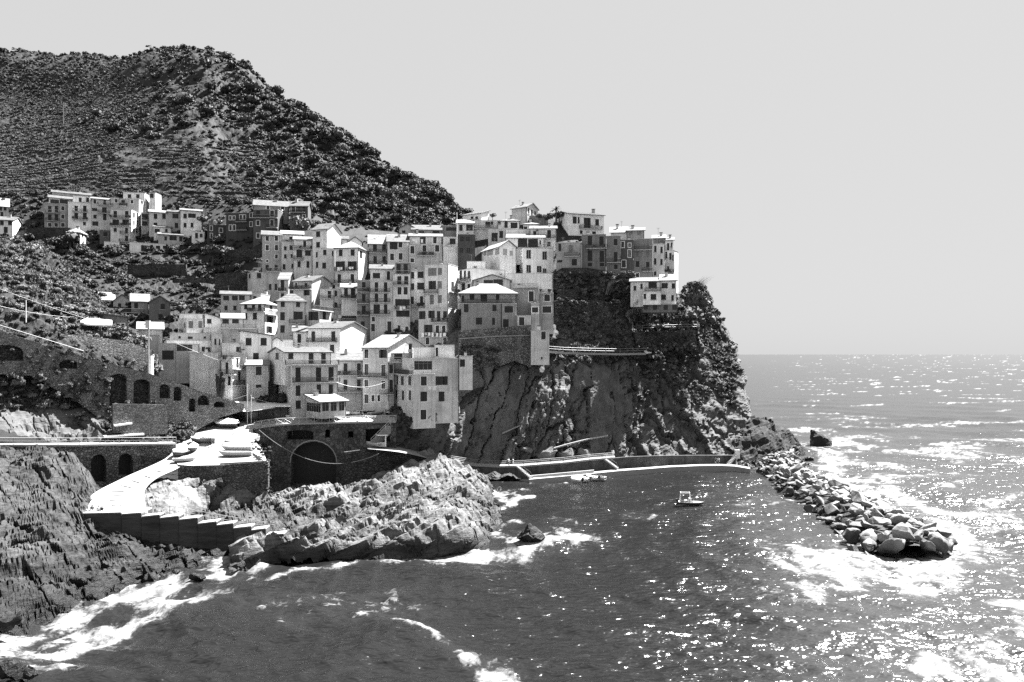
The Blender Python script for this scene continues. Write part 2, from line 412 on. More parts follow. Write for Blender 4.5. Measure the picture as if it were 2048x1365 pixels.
def build_sea():
    ys = np.concatenate([np.array([2600., 2100., 1800., 1650., 1550., 1480.]), np.arange(1440, 760, -2.0), np.arange(760, 715, -1.5), np.array([714., 713., 712., 711., 710.3, 709.9])])
    d = CAM_H * FPX / (ys - HOR)
    d[-1] = 70000
    xs = np.concatenate([np.linspace(-900, -130, 30, endpoint=False), np.arange(-130, 2180, 2.5), np.linspace(2180, 3000, 30)])
    X = (xs[:, None] - 1024) / FPX * d[None, :]
    Y = np.repeat(d[None, :], len(xs), 0)
    dd = np.abs(np.gradient(d))[None, :]
    Z = np.zeros_like(X)
    r = np.random.default_rng(3)
    pts = np.stack([X.ravel() * 0.02, Y.ravel() * 0.02, np.zeros(X.size)], 1)
    gust = 0.75 + 0.45 * fbm(pts, 3, 40).reshape(X.shape)
    for k in range(22):
        lam = 1.6 * 1.16 ** k
        a = math.radians(248 + r.normal(0, 30))
        ph = r.uniform(0, 2 * PI)
        wgt = sstep(2.2, 4.5, lam / dd)
        c, s = math.cos(a), math.sin(a)
        wob = 0.35 * lam * vnoise(np.stack([X.ravel() / (lam * 2.6), Y.ravel() / (lam * 2.6), np.full(X.size, k * 3.1)], 1), k).reshape(X.shape)
        t = (X * c + Y * s + wob) * 2 * PI / lam + ph
        Z += wgt * 0.026 * lam ** 0.72 * ((1 - np.abs(np.sin(t / 2)) * 2) * 0.8) * gust
    # swell bending round the breakwater head
    hx, hd = 60.0, 104.0
    R = np.hypot(X - hx, Y - hd)
    ring = np.exp(-((R - 35) / 30) ** 2) * sstep(70, 40, X) * sstep(1.2, 2.5, 7.0 / dd)
    Z += 0.12 * ring * np.sin(R * 2 * PI / 6.5 + vnoise(np.stack([X.ravel() / 12, Y.ravel() / 12, X.ravel() * 0], 1), 77).reshape(X.shape) * 1.6)
    # ---- foam: where water breaks (positions taken on the water surface)
    px = np.repeat(xs[:, None], len(d), 1); py = np.repeat(ys[None, :], len(xs), 0)
    wq = np.stack([X.ravel() * 0.10, Y.ravel() * 0.06, np.zeros(X.size)], 1)
    px = px + 26 * fbm(wq, 4, 81).reshape(X.shape); py = py + 9 * fbm(wq + 50, 4, 83).reshape(X.shape)
    foam = np.zeros_like(X)
    def blob(x, y, rx, ry, s=1.0, rot=0.0):
        nonlocal foam
        c, q = math.cos(math.radians(rot)), math.sin(math.radians(rot))
        u = ((px - x) * c + (py - y) * q) / rx; v = (-(px - x) * q + (py - y) * c) / ry
        foam = np.maximum(foam, s * np.exp(-(u * u + v * v) ** 0.9))
    def stroke(pts, wdt, s=1.0):
        nonlocal foam
        for (x0, y0), (x1, y1) in zip(pts[:-1], pts[1:]):
            vx, vy = x1 - x0, y1 - y0
            t = np.clip(((px - x0) * vx + (py - y0) * vy) / (vx * vx + vy * vy), 0, 1)
            e = np.hypot(px - x0 - t * vx, (py - y0 - t * vy) * 1.6) / wdt
            foam = np.maximum(foam, s * np.exp(-e ** 1.5))
    # around the breakwater
    blob(1700, 1120, 150, 34, 1.0, 3); blob(1600, 1105, 80, 28, 0.95, 5); blob(1860, 1130, 90, 45, 1.0, -20); blob(1930, 1080, 80, 40, 0.95, -30); blob(1980, 1040, 90, 30, 0.7, -20)
    blob(1800, 1160, 150, 22, 0.7, -4); blob(2000, 1120, 70, 50, 0.6, 0)
    stroke([(1690, 1075), (1640, 1030), (1580, 990), (1530, 950), (1500, 938)], 12, 0.8)
    stroke([(1640, 920), (1720, 985), (1830, 1010), (1900, 1040), (1930, 1090)], 30, 0.85)
    blob(1660, 905, 60, 18, 0.95, 0); blob(1620, 862, 45, 9, 0.9, 0); blob(1700, 880, 70, 14, 0.85, 0); blob(1690, 925, 70, 18, 0.8, 0)
    blob(1780, 935, 110, 10, 0.6, 0); blob(1890, 965, 60, 10, 0.55, -15); blob(1990, 1000, 70, 14, 0.7, -20); blob(1940, 1030, 70, 12, 0.6, 0)
    blob(1700, 848, 60, 4, 0.5, 0); blob(1560, 875, 40, 8, 0.6, 0); blob(1760, 855, 70, 4, 0.45, 0); blob(1830, 880, 60, 5, 0.45, 0)
    # lower right
    blob(1960, 1290, 95, 50, 0.78, -25); blob(1880, 1325, 60, 30, 0.7, -10); blob(2040, 1230, 60, 35, 0.7, -35); blob(2030, 1330, 60, 40, 0.62, 0)
    # bottom middle
    blob(1010, 1335, 50, 28, 0.8, 25); blob(950, 1305, 50, 16, 0.62, 25); stroke([(880, 1275), (940, 1300), (1010, 1335), (1050, 1365)], 16, 0.55)
    stroke([(700, 1215), (780, 1235), (860, 1268), (900, 1290)], 13, 0.5); stroke([(480, 1190), (540, 1205), (600, 1235)], 14, 0.42)
    # left shore
    stroke([(-60, 1275), (40, 1260), (110, 1230), (190, 1200), (270, 1178), (340, 1165)], 36, 1.0); blob(120, 1262, 150, 26, .8, -10); blob(60, 1320, 110, 18, .7, -6)
    stroke([(-60, 1310), (60, 1290), (160, 1270), (260, 1235), (350, 1205), (440, 1180)], 24, 0.85)
    stroke([(340, 1165), (400, 1150), (450, 1140), (500, 1128)], 18, 1.0); blob(460, 1135, 80, 22, 1.0, -8); blob(300, 1215, 90, 20, 0.8, -12); blob(400, 1190, 100, 12, 0.62, -8)
    stroke([(540, 1150), (620, 1135), (700, 1120), (760, 1112)], 9, 0.75)
    stroke([(740, 1112), (860, 1105), (960, 1100), (1040, 1090), (1130, 1078), (1190, 1070)], 21, 1.0); blob(1090, 1075, 80, 18, 1.0, -8); blob(900, 1110, 150, 14, 0.9, -3)
    blob(1000, 1060, 45, 14, 0.75, 30); blob(970, 1045, 30, 9, 0.7, 20); blob(1040, 1045, 30, 8, 0.6, 0)
    blob(1010, 1000, 35, 9, 0.95, -15); stroke([(985, 985), (1020, 1000), (1060, 998)], 9, 0.8); blob(830, 1000, 40, 6, 0.8, -10)
    stroke([(1100, 970), (1140, 962), (1240, 955)], 5, 0.45); blob(1280, 1030, 60, 6, 0.5, 5); blob(880, 985, 60, 6, 0.5, 0); blob(1140, 1040, 40, 8, 0.4, 10)
    q = np.stack([X.ravel() * 0.5, Y.ravel() * 0.3, np.zeros(X.size)], 1)
    n1 = fbm(q, 5, 60, 2.1, 0.6).reshape(X.shape)
    # thin drifting streaks on the open water
    st = fbm(np.stack([(X * 0.9 + Y * 0.2).ravel() * 0.04, (Y * 0.9 - X * 0.3).ravel() * 0.09, np.zeros(X.size)], 1), 4, 70).reshape(X.shape)
    open_sea = sstep(1500, 1800, px + 0.0 * py)
    foam = np.maximum(foam, 0.62 * sstep(0.30, 0.75, st) * (0.5 + 0.5 * open_sea))
    f = np.clip(foam * 0.95 + 0.42 * n1 * sstep(0.03, 0.5, foam), 0, 1)
    Z += 0.10 * f * (0.6 + n1) * (foam > 0.3)
    V = np.stack([X, Y, Z], 2).reshape(-1, 3)
    m = bpy.data.materials.new('sea_water'); m.use_nodes = True; n = m.node_tree; N = n.nodes; L = n.links
    b = N['Principled BSDF']; b.inputs['Base Color'].default_value = G(0.004); b.inputs['Roughness'].default_value = 0.09
    b.inputs['IOR'].default_value = 1.33; b.inputs['Specular IOR Level'].default_value = 0.5
    g = N.new('ShaderNodeNewGeometry')
    def bump(scale, dist, prev, stretch):
        mp = N.new('ShaderNodeMapping'); mp.inputs['Scale'].default_value = stretch; mp.inputs['Rotation'].default_value = (0, 0, 0.35)
        L.new(g.outputs['Position'], mp.inputs['Vector'])
        t = N.new('ShaderNodeTexNoise'); t.inputs['Scale'].default_value = scale; t.inputs['Detail'].default_value = 2.2; t.inputs['Roughness'].default_value = 0.55
        L.new(mp.outputs[0], t.inputs['Vector'])
        bp = N.new('ShaderNodeBump'); bp.inputs['Distance'].default_value = dist; bp.inputs['Strength'].default_value = 1
        L.new(t.outputs['Fac'], bp.inputs['Height'])
        if prev: L.new(prev.outputs[0], bp.inputs['Normal'])
        return bp
    b1 = bump(0.4, 0.52, None, (0.6, 1.3, 1)); b2 = bump(1.1, 0.31, b1, (0.7, 1.2, 1))
    cm = N.new('ShaderNodeAttribute'); cm.attribute_name = 'far'
    for bb, lo in ((b1, .04), (b2, .03)):
        q = N.new('ShaderNodeMapRange'); q.inputs[3].default_value = 1.0; q.inputs[4].default_value = lo; L.new(cm.outputs['Fac'], q.inputs[0]); L.new(q.outputs[0], bb.inputs['Strength'])
    q = N.new('ShaderNodeMapRange'); q.inputs[3].default_value = 0.19; q.inputs[4].default_value = 0.22; L.new(cm.outputs['Fac'], q.inputs[0]); L.new(q.outputs[0], b.inputs['Roughness'])
    L.new(b2.outputs[0], b.inputs['Normal'])
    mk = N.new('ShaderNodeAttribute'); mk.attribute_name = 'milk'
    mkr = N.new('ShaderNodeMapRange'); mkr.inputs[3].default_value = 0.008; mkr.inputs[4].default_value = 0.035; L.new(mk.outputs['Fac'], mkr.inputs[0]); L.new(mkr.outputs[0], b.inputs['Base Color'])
    at = N.new('ShaderNodeAttribute'); at.attribute_name = 'foam'
    tn = N.new('ShaderNodeTexNoise'); tn.inputs['Scale'].default_value = 0.9; tn.inputs['Detail'].default_value = 9; tn.inputs['Roughness'].default_value = 0.7; tn.inputs['Distortion'].default_value = 0.8
    L.new(g.outputs['Position'], tn.inputs['Vector'])
    ma = N.new('ShaderNodeMath'); ma.operation = 'MULTIPLY_ADD'; ma.inputs[1].default_value = 1.5; L.new(tn.outputs['Fac'], ma.inputs[0])
    sb = N.new('ShaderNodeMath'); sb.operation = 'SUBTRACT'; sb.inputs[1].default_value = 0.75; L.new(at.outputs['Fac'], sb.inputs[0]); L.new(sb.outputs[0], ma.inputs[2])
    mr = N.new('ShaderNodeMapRange'); mr.inputs[1].default_value = 0.40; mr.inputs[2].default_value = 0.85; L.new(ma.outputs[0], mr.inputs[0])
    fd = N.new('ShaderNodeBsdfDiffuse'); fn = N.new('ShaderNodeTexNoise'); fn.inputs['Scale'].default_value = 0.55; fn.inputs['Detail'].default_value = 8; fn.inputs['Roughness'].default_value = 0.7; fn.inputs['Distortion'].default_value = 1.2; L.new(g.outputs['Position'], fn.inputs['Vector'])
    fr2 = N.new('ShaderNodeMapRange'); fr2.inputs[1].default_value = 0.35; fr2.inputs[2].default_value = 0.6; fr2.inputs[3].default_value = 0.06; fr2.inputs[4].default_value = 0.25; L.new(fn.outputs['Fac'], fr2.inputs[0]); L.new(fr2.outputs[0], fd.inputs[0])
    mx = N.new('ShaderNodeMixShader'); L.new(mr.outputs[0], mx.inputs[0]); L.new(b.outputs[0], mx.inputs[1]); L.new(fd.outputs[0], mx.inputs[2])
    L.new(mx.outputs[0], N['Material Output'].inputs[0])
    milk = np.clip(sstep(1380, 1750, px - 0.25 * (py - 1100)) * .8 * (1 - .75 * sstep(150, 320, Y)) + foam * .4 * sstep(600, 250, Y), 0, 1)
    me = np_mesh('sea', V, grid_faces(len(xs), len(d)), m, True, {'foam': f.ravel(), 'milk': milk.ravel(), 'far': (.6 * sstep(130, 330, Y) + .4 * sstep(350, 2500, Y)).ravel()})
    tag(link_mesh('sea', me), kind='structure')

build_sea()

# ------------------------------------------------------------------ rock and ground
def layered(P, seed=0, amp=1.0, T=2.0, dip=0.04, rough=0.0):
    """tilted strata: the surface is cut back into slabs parallel to the bedding, broken along a few joints"""
    s = P.shape; p = P.reshape(-1, 3).copy()
    LAYER = np.array([-0.42, dip, 0.90]); LAYER /= np.linalg.norm(LAYER)
    STRIKE = np.cross(np.array([0.05, 1, 0]), LAYER); STRIKE /= np.linalg.norm(STRIKE)
    ACROSS = np.cross(LAYER, STRIKE)
    def bed(p, a, b, c):
        return np.stack([p @ STRIKE * a, p @ LAYER * b, p @ ACROSS * c], 1)
    p = p + np.array([0.0, -0.2, 0.9]) * (amp * (1.7 * (1 + .5 * (rough > 1)) * fbm(bed(p, .028, .10, .085), 3, seed + 11) + .8 * ridged(bed(p, .05, .1, .16), 3, seed + 13) - .5))[:, None]
    if rough:
        c = bed(p, .05, .13, .10) + .35 * np.stack([fbm(bed(p, .1, .2, .2), 2, seed + 50 + j) for j in range(3)], 1)
        p = p + np.array([0.0, -0.45, 0.85]) * (rough * amp * (.95 * ridged(c, 5, seed + 41, .42) - .5))[:, None]
        F1, F2, ID = worley(bed(p, .10, .3, .28), seed + 44)
        p = p + np.array([0.0, -0.5, 0.8]) * (rough * amp * (.5 * (ID - .5) - .6 * np.exp(-((F2 - F1) / .05) ** 2)))[:, None]
    for k, (t, a) in enumerate(((T * 1.25, 0.85 * (1 - .75 * min(1, rough))), (T * 0.5, 0.85 * (1 - .3 * min(1, rough))), (T * 0.2, 0.8))):
        q = p @ LAYER
        F1, F2, ID = worley(bed(p, .06 * (1 + 1.2 * k), .16, .13 * (1 + 1.2 * k)), seed + 5 + k)
        al = fbm(bed(p, (.06, .03, .018)[k] / t, .05, (.22, .16, .12)[k] / t), 4, seed + 30 + k)
        q = q + (.55, .5, .45)[k] * t * al + t * (.5, .2, .08)[k] * (ID - 0.5)
        ph = q / t; fr = ph - np.floor(ph)
        p = p + LAYER * (a * amp * t * (sstep(0.72, 0.98, fr) - fr))[:, None]
        if k < 2:
            p = p - LAYER * ((0.5 if k == 0 else 0.22) * amp * np.exp(-((F2 - F1) / 0.03) ** 2))[:, None]
    p = p + LAYER * (0.10 * amp * fbm(bed(p, .5, 1.2, .8), 4, seed + 12))[:, None]
    return p.reshape(s)

def slabs(P, seed=0, lean=18.0, amp=1.0):
    """tall joint-bounded rock slabs"""
    s = P.shape[:2]; p = P.reshape(-1, 3)
    x, _ = to_px(p)
    la = np.radians(np.interp(x, [820, 1000, 1180, 1240, 1320, 1460], [40, 26, 10, 4, -20, -30]))
    a = p[:, 0] * np.cos(la) - p[:, 2] * np.sin(la); b = p[:, 0] * np.sin(la) + p[:, 2] * np.cos(la)
    wob = 1.2 * fbm(p * 0.3, 4, seed + 2)
    q = np.stack([(a + wob) * 0.19, p[:, 1] * 0.08, b * 0.026], 1)
    F1, F2, ID = worley(q, seed)
    d = (ID - 0.5) * 2.2 - 1.7 * np.exp(-((F2 - F1) / 0.03) ** 2)
    q = np.stack([(a + wob) * 0.55, p[:, 1] * 0.3, b * 0.11], 1)
    F1, F2, ID = worley(q, seed + 5)
    rough = sstep(-0.2, 0.5, fbm(p * 0.08, 3, seed + 8)) * 0.7 + 0.25
    rough = np.maximum(rough, sstep(1230, 1260, x))
    d = d + rough * ((ID - 0.5) * 1.1 - 0.5 * np.exp(-((F2 - F1) / 0.05) ** 2))
    d = d + rough * 0.35 * fbm(p * 0.6, 4, seed + 6) + 0.06 * fbm(p * 2.5, 2, seed + 7) + 1.0 * fbm(p * 0.07, 3, seed + 9)
    return (d * amp).reshape(s)

def skirt(grid, y_extra=14):
    """add a first row under the waterline"""
    return [[(c[0][0], c[0][1] + y_extra, c[0][2] - 0.3)] + list(c) for c in grid]

# left shore rocks, below the walkway
g = [[(-140, 1330, 66), (-140, 1240, 72), (-140, 1140, 80), (-140, 1050, 88), (-140, 960, 97), (-140, 880, 108), (-140, 860, 116)],
     [(0, 1262, 73.5), (0, 1200, 77), (0, 1120, 84), (0, 1050, 92), (0, 980, 100), (0, 915, 108), (0, 890, 117)],
     [(90, 1224, 78.5), (90, 1160, 82.5), (90, 1085, 90), (90, 1015, 99), (90, 950, 108), (90, 915, 114), (90, 895, 122)],
     [(150, 1196, 83), (150, 1145, 87), (150, 1085, 94), (150, 1035, 102), (150, 990, 110), (150, 950, 118), (150, 930, 125)],
     [(195, 1184, 85), (195, 1140, 88), (195, 1098, 94), (195, 1060, 101), (195, 1040, 106), (195, 1015, 112), (195, 985, 122)],
     [(250, 1166, 88.6), (250, 1130, 89.6), (250, 1100, 93), (250, 1082, 97), (250, 1072, 101), (250, 1066, 105), (250, 1062, 110)],
     [(330, 1150, 91.8), (330, 1120, 92.5), (330, 1096, 95), (330, 1082, 99), (330, 1078, 102), (330, 1076, 105), (330, 1074, 109)],
     [(420, 1114, 100), (420, 1090, 100.6), (420, 1080, 102), (420, 1076, 103.5), (420, 1076, 105), (420, 1076, 106.5), (420, 1078, 109)],
     [(470, 1110, 101), (470, 1096, 101.5), (470, 1090, 102.5), (470, 1088, 103.5), (470, 1088, 104.5), (470, 1088, 106), (470, 1090, 108)]]
P = layered(loft_pts(skirt(g), 2.2, dw=9.0), 1, 1.0, 1.7, 0.20, 1.15); Nn = normals(P)
terrain('shore_rock', P, rock_mat('shore_rock_dark', 0.026, (0.12, 0.5, 1.3), 1.6, 0.4, 0.12, 2.6, sharp=0.2))
SHORE = (P, Nn)

# rock spur between the ramp basin and the harbour
g = [[(455, 1138, 94.5), (455, 1118, 97), (455, 1100, 101), (455, 1080, 107), (455, 1050, 114), (455, 1010, 126), (455, 992, 140)],
     [(500, 1130, 96.5), (500, 1094, 97.6), (500, 1068, 105), (500, 1045, 112), (500, 1022, 119), (500, 1002, 129), (500, 992, 142)],
     [(560, 1122, 98.4), (560, 1084, 99.3), (560, 1058, 107), (560, 1040, 114), (560, 1010, 124), (560, 992, 134), (560, 985, 147)],
     [(630, 1116, 99.8), (630, 1076, 100.7), (630, 1048, 109), (630, 1030, 117), (630, 985, 128), (630, 975, 138), (630, 972, 152)],
     [(700, 1112, 100.8), (700, 1068, 101.7), (700, 1040, 110), (700, 1024, 118), (700, 990, 130), (700, 962, 146), (700, 958, 161)],
     [(770, 1108, 101.8), (770, 1060, 102.8), (770, 1030, 112), (770, 1012, 121), (770, 978, 134), (770, 935, 148), (770, 950, 166)],
     [(840, 1104, 102.8), (840, 1050, 104.2), (840, 1012, 116), (840, 1004, 124), (840, 980, 135), (840, 904, 153), (840, 935, 168)],
     [(900, 1098, 104.5), (900, 1044, 106.2), (900, 1006, 119), (900, 1000, 126), (900, 975, 138), (900, 920, 154), (900, 942, 167)],
     [(950, 1092, 106), (950, 1042, 108.6), (950, 1018, 122), (950, 1004, 130), (950, 980, 140), (950, 948, 151), (950, 950, 166)],
     [(985, 1086, 108), (985, 1056, 113), (985, 1030, 122), (985, 1012, 132), (985, 993, 143), (985, 982, 149), (985, 968, 160)],
     [(1006, 1092, 110), (1004, 1070, 116), (1002, 1044, 125), (1000, 1024, 133), (1000, 1008, 142), (1000, 996, 148), (1000, 982, 158)]]
P = layered(loft_pts(skirt(g), 2.2, dw=8.0), 4, 1.0, 1.9, 0.08, 0.7); Nn = normals(P)
terrain('rock_spur', P, M_ROCK)
SPUR = (P, Nn)

# rock between the steps and the stone platform
g = [[(280, 1032, 108), (280, 1000, 113), (285, 965, 120), (300, 940, 128)],
     [(340, 1036, 108), (340, 1006, 113), (345, 975, 119), (350, 945, 127.6)],
     [(400, 1046, 107), (400, 1036, 118), (400, 1004, 124.5), (400, 958, 127.2)],
     [(470, 1062, 107), (470, 1040, 117), (470, 1012, 125), (470, 966, 127.8)],
     [(540, 1078, 106), (540, 1046, 114), (540, 1022, 125), (540, 985, 129)],
     [(580, 1095, 105), (580, 1062, 110), (580, 1036, 118), (580, 1010, 128)]]
P = loft_pts(g, 2.4, dw=6.0); Nn = normals(P); xx, yy = to_px(P)
P = P + Nn * (sstep(360, 400, xx) * sstep(1046, 1036, yy) * (slabs(P, 60, 10, 0.6)) - 0.5)[..., None]
P = layered(P, 8, 0.6, 1.6, 0.15, 0.6)
terrain('platform_rock', P, M_ROCK)

# cliff of the promontory
g = [[(770, 985, 146), (770, 930, 152), (770, 900, 150), (770, 868, 151), (770, 842, 152), (770, 815, 160), (770, 780, 168), (770, 730, 177), (770, 680, 186), (770, 640, 192)],
     [(860, 975, 152), (860, 930, 158), (860, 890, 156), (860, 858, 154), (860, 826, 153.5), (860, 800, 162), (860, 760, 168), (860, 720, 175), (860, 690, 184), (860, 640, 192)],
     [(930, 965, 158), (930, 930, 164), (930, 890, 165), (930, 850, 166), (930, 810, 167), (930, 775, 168.5), (930, 740, 170), (930, 715, 172), (930, 695, 175), (930, 640, 186)],
     [(1040, 958, 164), (1040, 930, 168.5), (1040, 890, 169.5), (1040, 850, 170.5), (1040, 800, 172), (1040, 765, 173), (1040, 735, 174), (1040, 715, 176), (1040, 690, 182), (1040, 640, 192)],
     [(1120, 954, 168), (1120, 930, 172), (1120, 890, 173), (1120, 850, 174), (1120, 800, 176), (1120, 765, 177), (1120, 740, 178.5), (1120, 712, 181), (1120, 640, 192), (1120, 545, 202)],
     [(1240, 948, 172), (1240, 930, 176.5), (1240, 890, 178), (1240, 850, 180), (1240, 800, 182), (1240, 765, 183.5), (1240, 735, 185), (1240, 705, 188), (1240, 640, 197), (1240, 545, 205)],
     [(1300, 946, 176), (1300, 926, 180), (1300, 882, 184), (1300, 840, 187), (1300, 790, 190), (1300, 750, 193), (1300, 715, 196), (1300, 690, 199), (1300, 650, 203), (1300, 600, 210)],
     [(1400, 942, 179.5), (1400, 922, 184), (1400, 872, 188), (1400, 820, 192), (1400, 775, 197), (1400, 735, 201), (1400, 695, 205), (1398, 655, 208), (1396, 615, 214), (1392, 570, 224)],
     [(1462, 940, 182), (1462, 918, 186), (1462, 870, 190), (1460, 822, 195), (1456, 785, 200), (1450, 750, 205), (1444, 718, 209), (1436, 688, 213), (1426, 645, 219), (1410, 590, 228)],
     [(1512, 932, 186), (1514, 905, 190), (1508, 862, 195), (1500, 822, 200), (1497, 788, 205), (1492, 755, 209), (1486, 727, 213), (1476, 694, 218), (1454, 655, 224), (1416, 590, 232)],
     [(1500, 920, 232), (1500, 890, 236), (1490, 850, 240), (1480, 810, 244), (1474, 780, 248), (1468, 750, 250), (1460, 725, 252), (1450, 700, 254), (1430, 668, 256), (1396, 615, 258)]]
P = loft_pts(g, 2.2); Nn = normals(P)
xx, yy = to_px(P)
def cliff_veg(xx, yy):
    a = sstep(1235, 1290, xx + 0.12 * (yy - 750)) * sstep(900, 770, yy + 30)
    b = sstep(740, 705, yy) * sstep(1060, 1110, xx)
    c = sstep(900, 840, xx) * sstep(930, 880, yy) * 0.6
    return np.clip(np.maximum(np.maximum(a, b), c), 0, 1)
rk = slabs(P, 30)
gn = fbm(P.reshape(-1, 3) * 0.25, 4, 33).reshape(rk.shape)
vg = np.clip(cliff_veg(xx, yy) + 0.25 * gn * (cliff_veg(xx, yy) > 0.05), 0, 1)
P = P + Nn * (rk * (1 - 0.55 * vg) + vg * 0.9 * gn - 0.3)[..., None]
terrain('cliff', P, M_CLIFF, attrs={'veg': sstep(0.35, 0.75, vg).ravel()})
CLIFF = (P, Nn)

# dark rocks at the foot of the cliff's seaward end
g = [[(1462, 950, 181), (1466, 926, 183), (1468, 892, 187), (1470, 858, 192), (1472, 836, 200), (1474, 850, 214)],
     [(1520, 948, 182), (1520, 925, 184), (1520, 890, 187), (1522, 860, 191), (1524, 838, 198), (1526, 852, 214)],
     [(1556, 938, 188), (1556, 915, 190), (1556, 890, 193), (1558, 866, 198), (1558, 852, 204), (1560, 868, 216)],
     [(1588, 925, 199), (1588, 908, 201), (1588, 892, 204), (1588, 876, 207), (1588, 868, 210), (1590, 878, 218)],
     [(1612, 920, 206), (1612, 908, 207), (1612, 902, 208), (1612, 898, 210), (1612, 895, 212), (1612, 892, 218)]]
P = loft_pts(g, 2.0, dw=5.0); Nn = normals(P)
P = P + Nn * (0.9 * fbm(P.reshape(-1, 3) * 0.12, 3, 3).reshape(P.shape[:2]))[..., None]
P = layered(P, 14, 0.8, 1.8, 0.2, 1.0)
M_ROCKD = rock_mat('dark_rock', 0.022)
terrain('dark_shore_rock', P, M_ROCKD)

# slope that carries the village
g = [[(-140, 680, 160), (-140, 640, 175), (-140, 600, 192), (-140, 560, 210), (-140, 520, 228), (-140, 480, 246), (-140, 430, 265), (-140, 385, 282)],
     [(150, 700, 160), (150, 650, 176), (150, 605, 192), (150, 560, 210), (150, 535, 228), (150, 505, 243), (150, 450, 263), (150, 390, 280)],
     [(300, 800, 156), (300, 750, 170), (300, 650, 186), (300, 600, 200), (300, 545, 224), (300, 500, 246), (300, 450, 264), (300, 390, 280)],
     [(420, 825, 156), (420, 775, 172), (420, 700, 182), (420, 645, 194), (420, 592, 206), (420, 525, 238), (420, 460, 255), (420, 400, 276)],
     [(540, 835, 163), (540, 775, 174), (540, 720, 182), (540, 662, 194), (540, 605, 206), (540, 545, 216), (540, 462, 244), (540, 405, 272)],
     [(700, 835, 166), (700, 775, 176), (700, 725, 184), (700, 665, 196), (700, 605, 204), (700, 545, 214), (700, 482, 226), (700, 450, 268)],
     [(860, 838, 163), (860, 800, 170), (860, 745, 178), (860, 685, 192), (860, 625, 202), (860, 565, 212), (860, 490, 226), (860, 470, 268)],
     [(1000, 760, 174), (1000, 730, 177), (1000, 690, 182), (1000, 650, 192), (1000, 590, 203), (1000, 530, 212), (1000, 455, 234), (1000, 450, 262)],
     [(1130, 740, 182), (1130, 700, 187), (1130, 660, 193), (1130, 620, 198), (1130, 570, 203), (1130, 530, 207), (1130, 445, 230), (1130, 450, 256)],
     [(1250, 720, 190), (1250, 690, 194), (1250, 650, 199), (1250, 610, 203), (1250, 575, 206), (1250, 545, 209), (1250, 500, 226), (1250, 520, 250)],
     [(1345, 720, 200), (1345, 690, 202), (1345, 660, 204), (1345, 630, 206), (1345, 600, 209), (1345, 570, 213), (1345, 540, 226), (1345, 560, 246)]]
P = loft_pts(g, 4.0); Nn = normals(P)
xx, yy = to_px(P)
z = P[..., 2].copy()
nz = fbm(P.reshape(-1, 3) * 0.025, 3, 90).reshape(z.shape)
T = 4.2; ph = (z + 2.2 * nz) / T; fr = ph - np.floor(ph)
terr = sstep(560, 500, xx) * sstep(470, 500, yy) * sstep(200, 240, xx)
P[..., 2] = z + 0.35 * terr * T * (sstep(0.6, 1.0, fr) - fr)
P = P + Nn * (0.3 * fbm(P.reshape(-1, 3) * 0.2, 4, 91).reshape(z.shape))[..., None]
vg = np.where(terr > 0.3, sstep(0.55, 0.3, fr) * 0.3 + 0.7, 0.9)
terrain('village_hillside', P, M_SLOPE, attrs={'veg': vg.ravel()})
VSLOPE = (P, Nn, fr, terr)

# mountain with vineyard terraces
g = [[(-160, 540, 250), (-160, 450, 272), (-160, 385, 320), (-160, 310, 440), (-160, 210, 610), (-160, 112, 740), (-160, 150, 900)],
     [(0, 520, 255), (0, 440, 275), (0, 380, 325), (0, 305, 440), (0, 205, 610), (0, 106, 735), (0, 140, 900)],
     [(110, 520, 256), (110, 440, 274), (110, 380, 314), (110, 305, 400), (110, 210, 560), (110, 114, 700), (110, 150, 880)],
     [(210, 520, 257), (210, 440, 272), (210, 380, 304), (210, 300, 358), (210, 215, 480), (210, 121, 640), (210, 150, 820)],
     [(300, 520, 258), (300, 440, 272), (300, 380, 300), (300, 300, 345), (300, 210, 440), (300, 110, 560), (300, 150, 740)],
     [(400, 520, 258), (400, 440, 274), (400, 380, 300), (400, 300, 340), (400, 200, 415), (400, 98, 520), (400, 150, 680)],
     [(480, 520, 260), (480, 445, 276), (480, 390, 300), (480, 320, 338), (480, 230, 400), (480, 134, 480), (480, 190, 620)],
     [(560, 515, 261), (560, 455, 276), (560, 405, 296), (560, 345, 330), (560, 275, 378), (560, 204, 440), (560, 260, 560)],
     [(650, 510, 263), (650, 465, 276), (650, 425, 292), (650, 370, 320), (650, 310, 360), (650, 254, 406), (650, 310, 500)],
     [(750, 505, 266), (750, 472, 277), (750, 440, 290), (750, 400, 312), (750, 360, 340), (750, 324, 366), (750, 380, 450)],
     [(830, 500, 268), (830, 475, 278), (830, 450, 290), (830, 420, 305), (830, 390, 324), (830, 364, 344), (830, 410, 420)],
     [(900, 500, 270), (900, 480, 280), (900, 462, 289), (900, 444, 300), (900, 428, 312), (900, 416, 324), (900, 450, 390)],
     [(945, 510, 272), (945, 495, 280), (945, 482, 289), (945, 470, 298), (945, 460, 306), (945, 452, 314), (945, 480, 370)],
     [(1000, 530, 276), (1000, 522, 282), (1000, 516, 290), (1000, 512, 296), (1000, 508, 302), (1000, 505, 308), (1000, 530, 350)]]
P = loft_pts(g, 3.0, 2.4); Nn = normals(P)
xx, yy = to_px(P)
z = P[..., 2].copy(); flatp = P.reshape(-1, 3)
nz = fbm(flatp * 0.018, 3, 92).reshape(z.shape)
T = 3.0; ph = (z + 1.6 * nz + 0.012 * xx) / T; fr = ph - np.floor(ph)
terr = sstep(600, 520, xx + 40 * nz) * sstep(268, 300, yy + 30 * nz)
terr = np.maximum(terr, 0.8 * sstep(330, 240, xx) * sstep(120, 170, yy))
P[..., 2] = z + 0.5 * terr * T * (sstep(0.62, 1.0, fr) - fr)
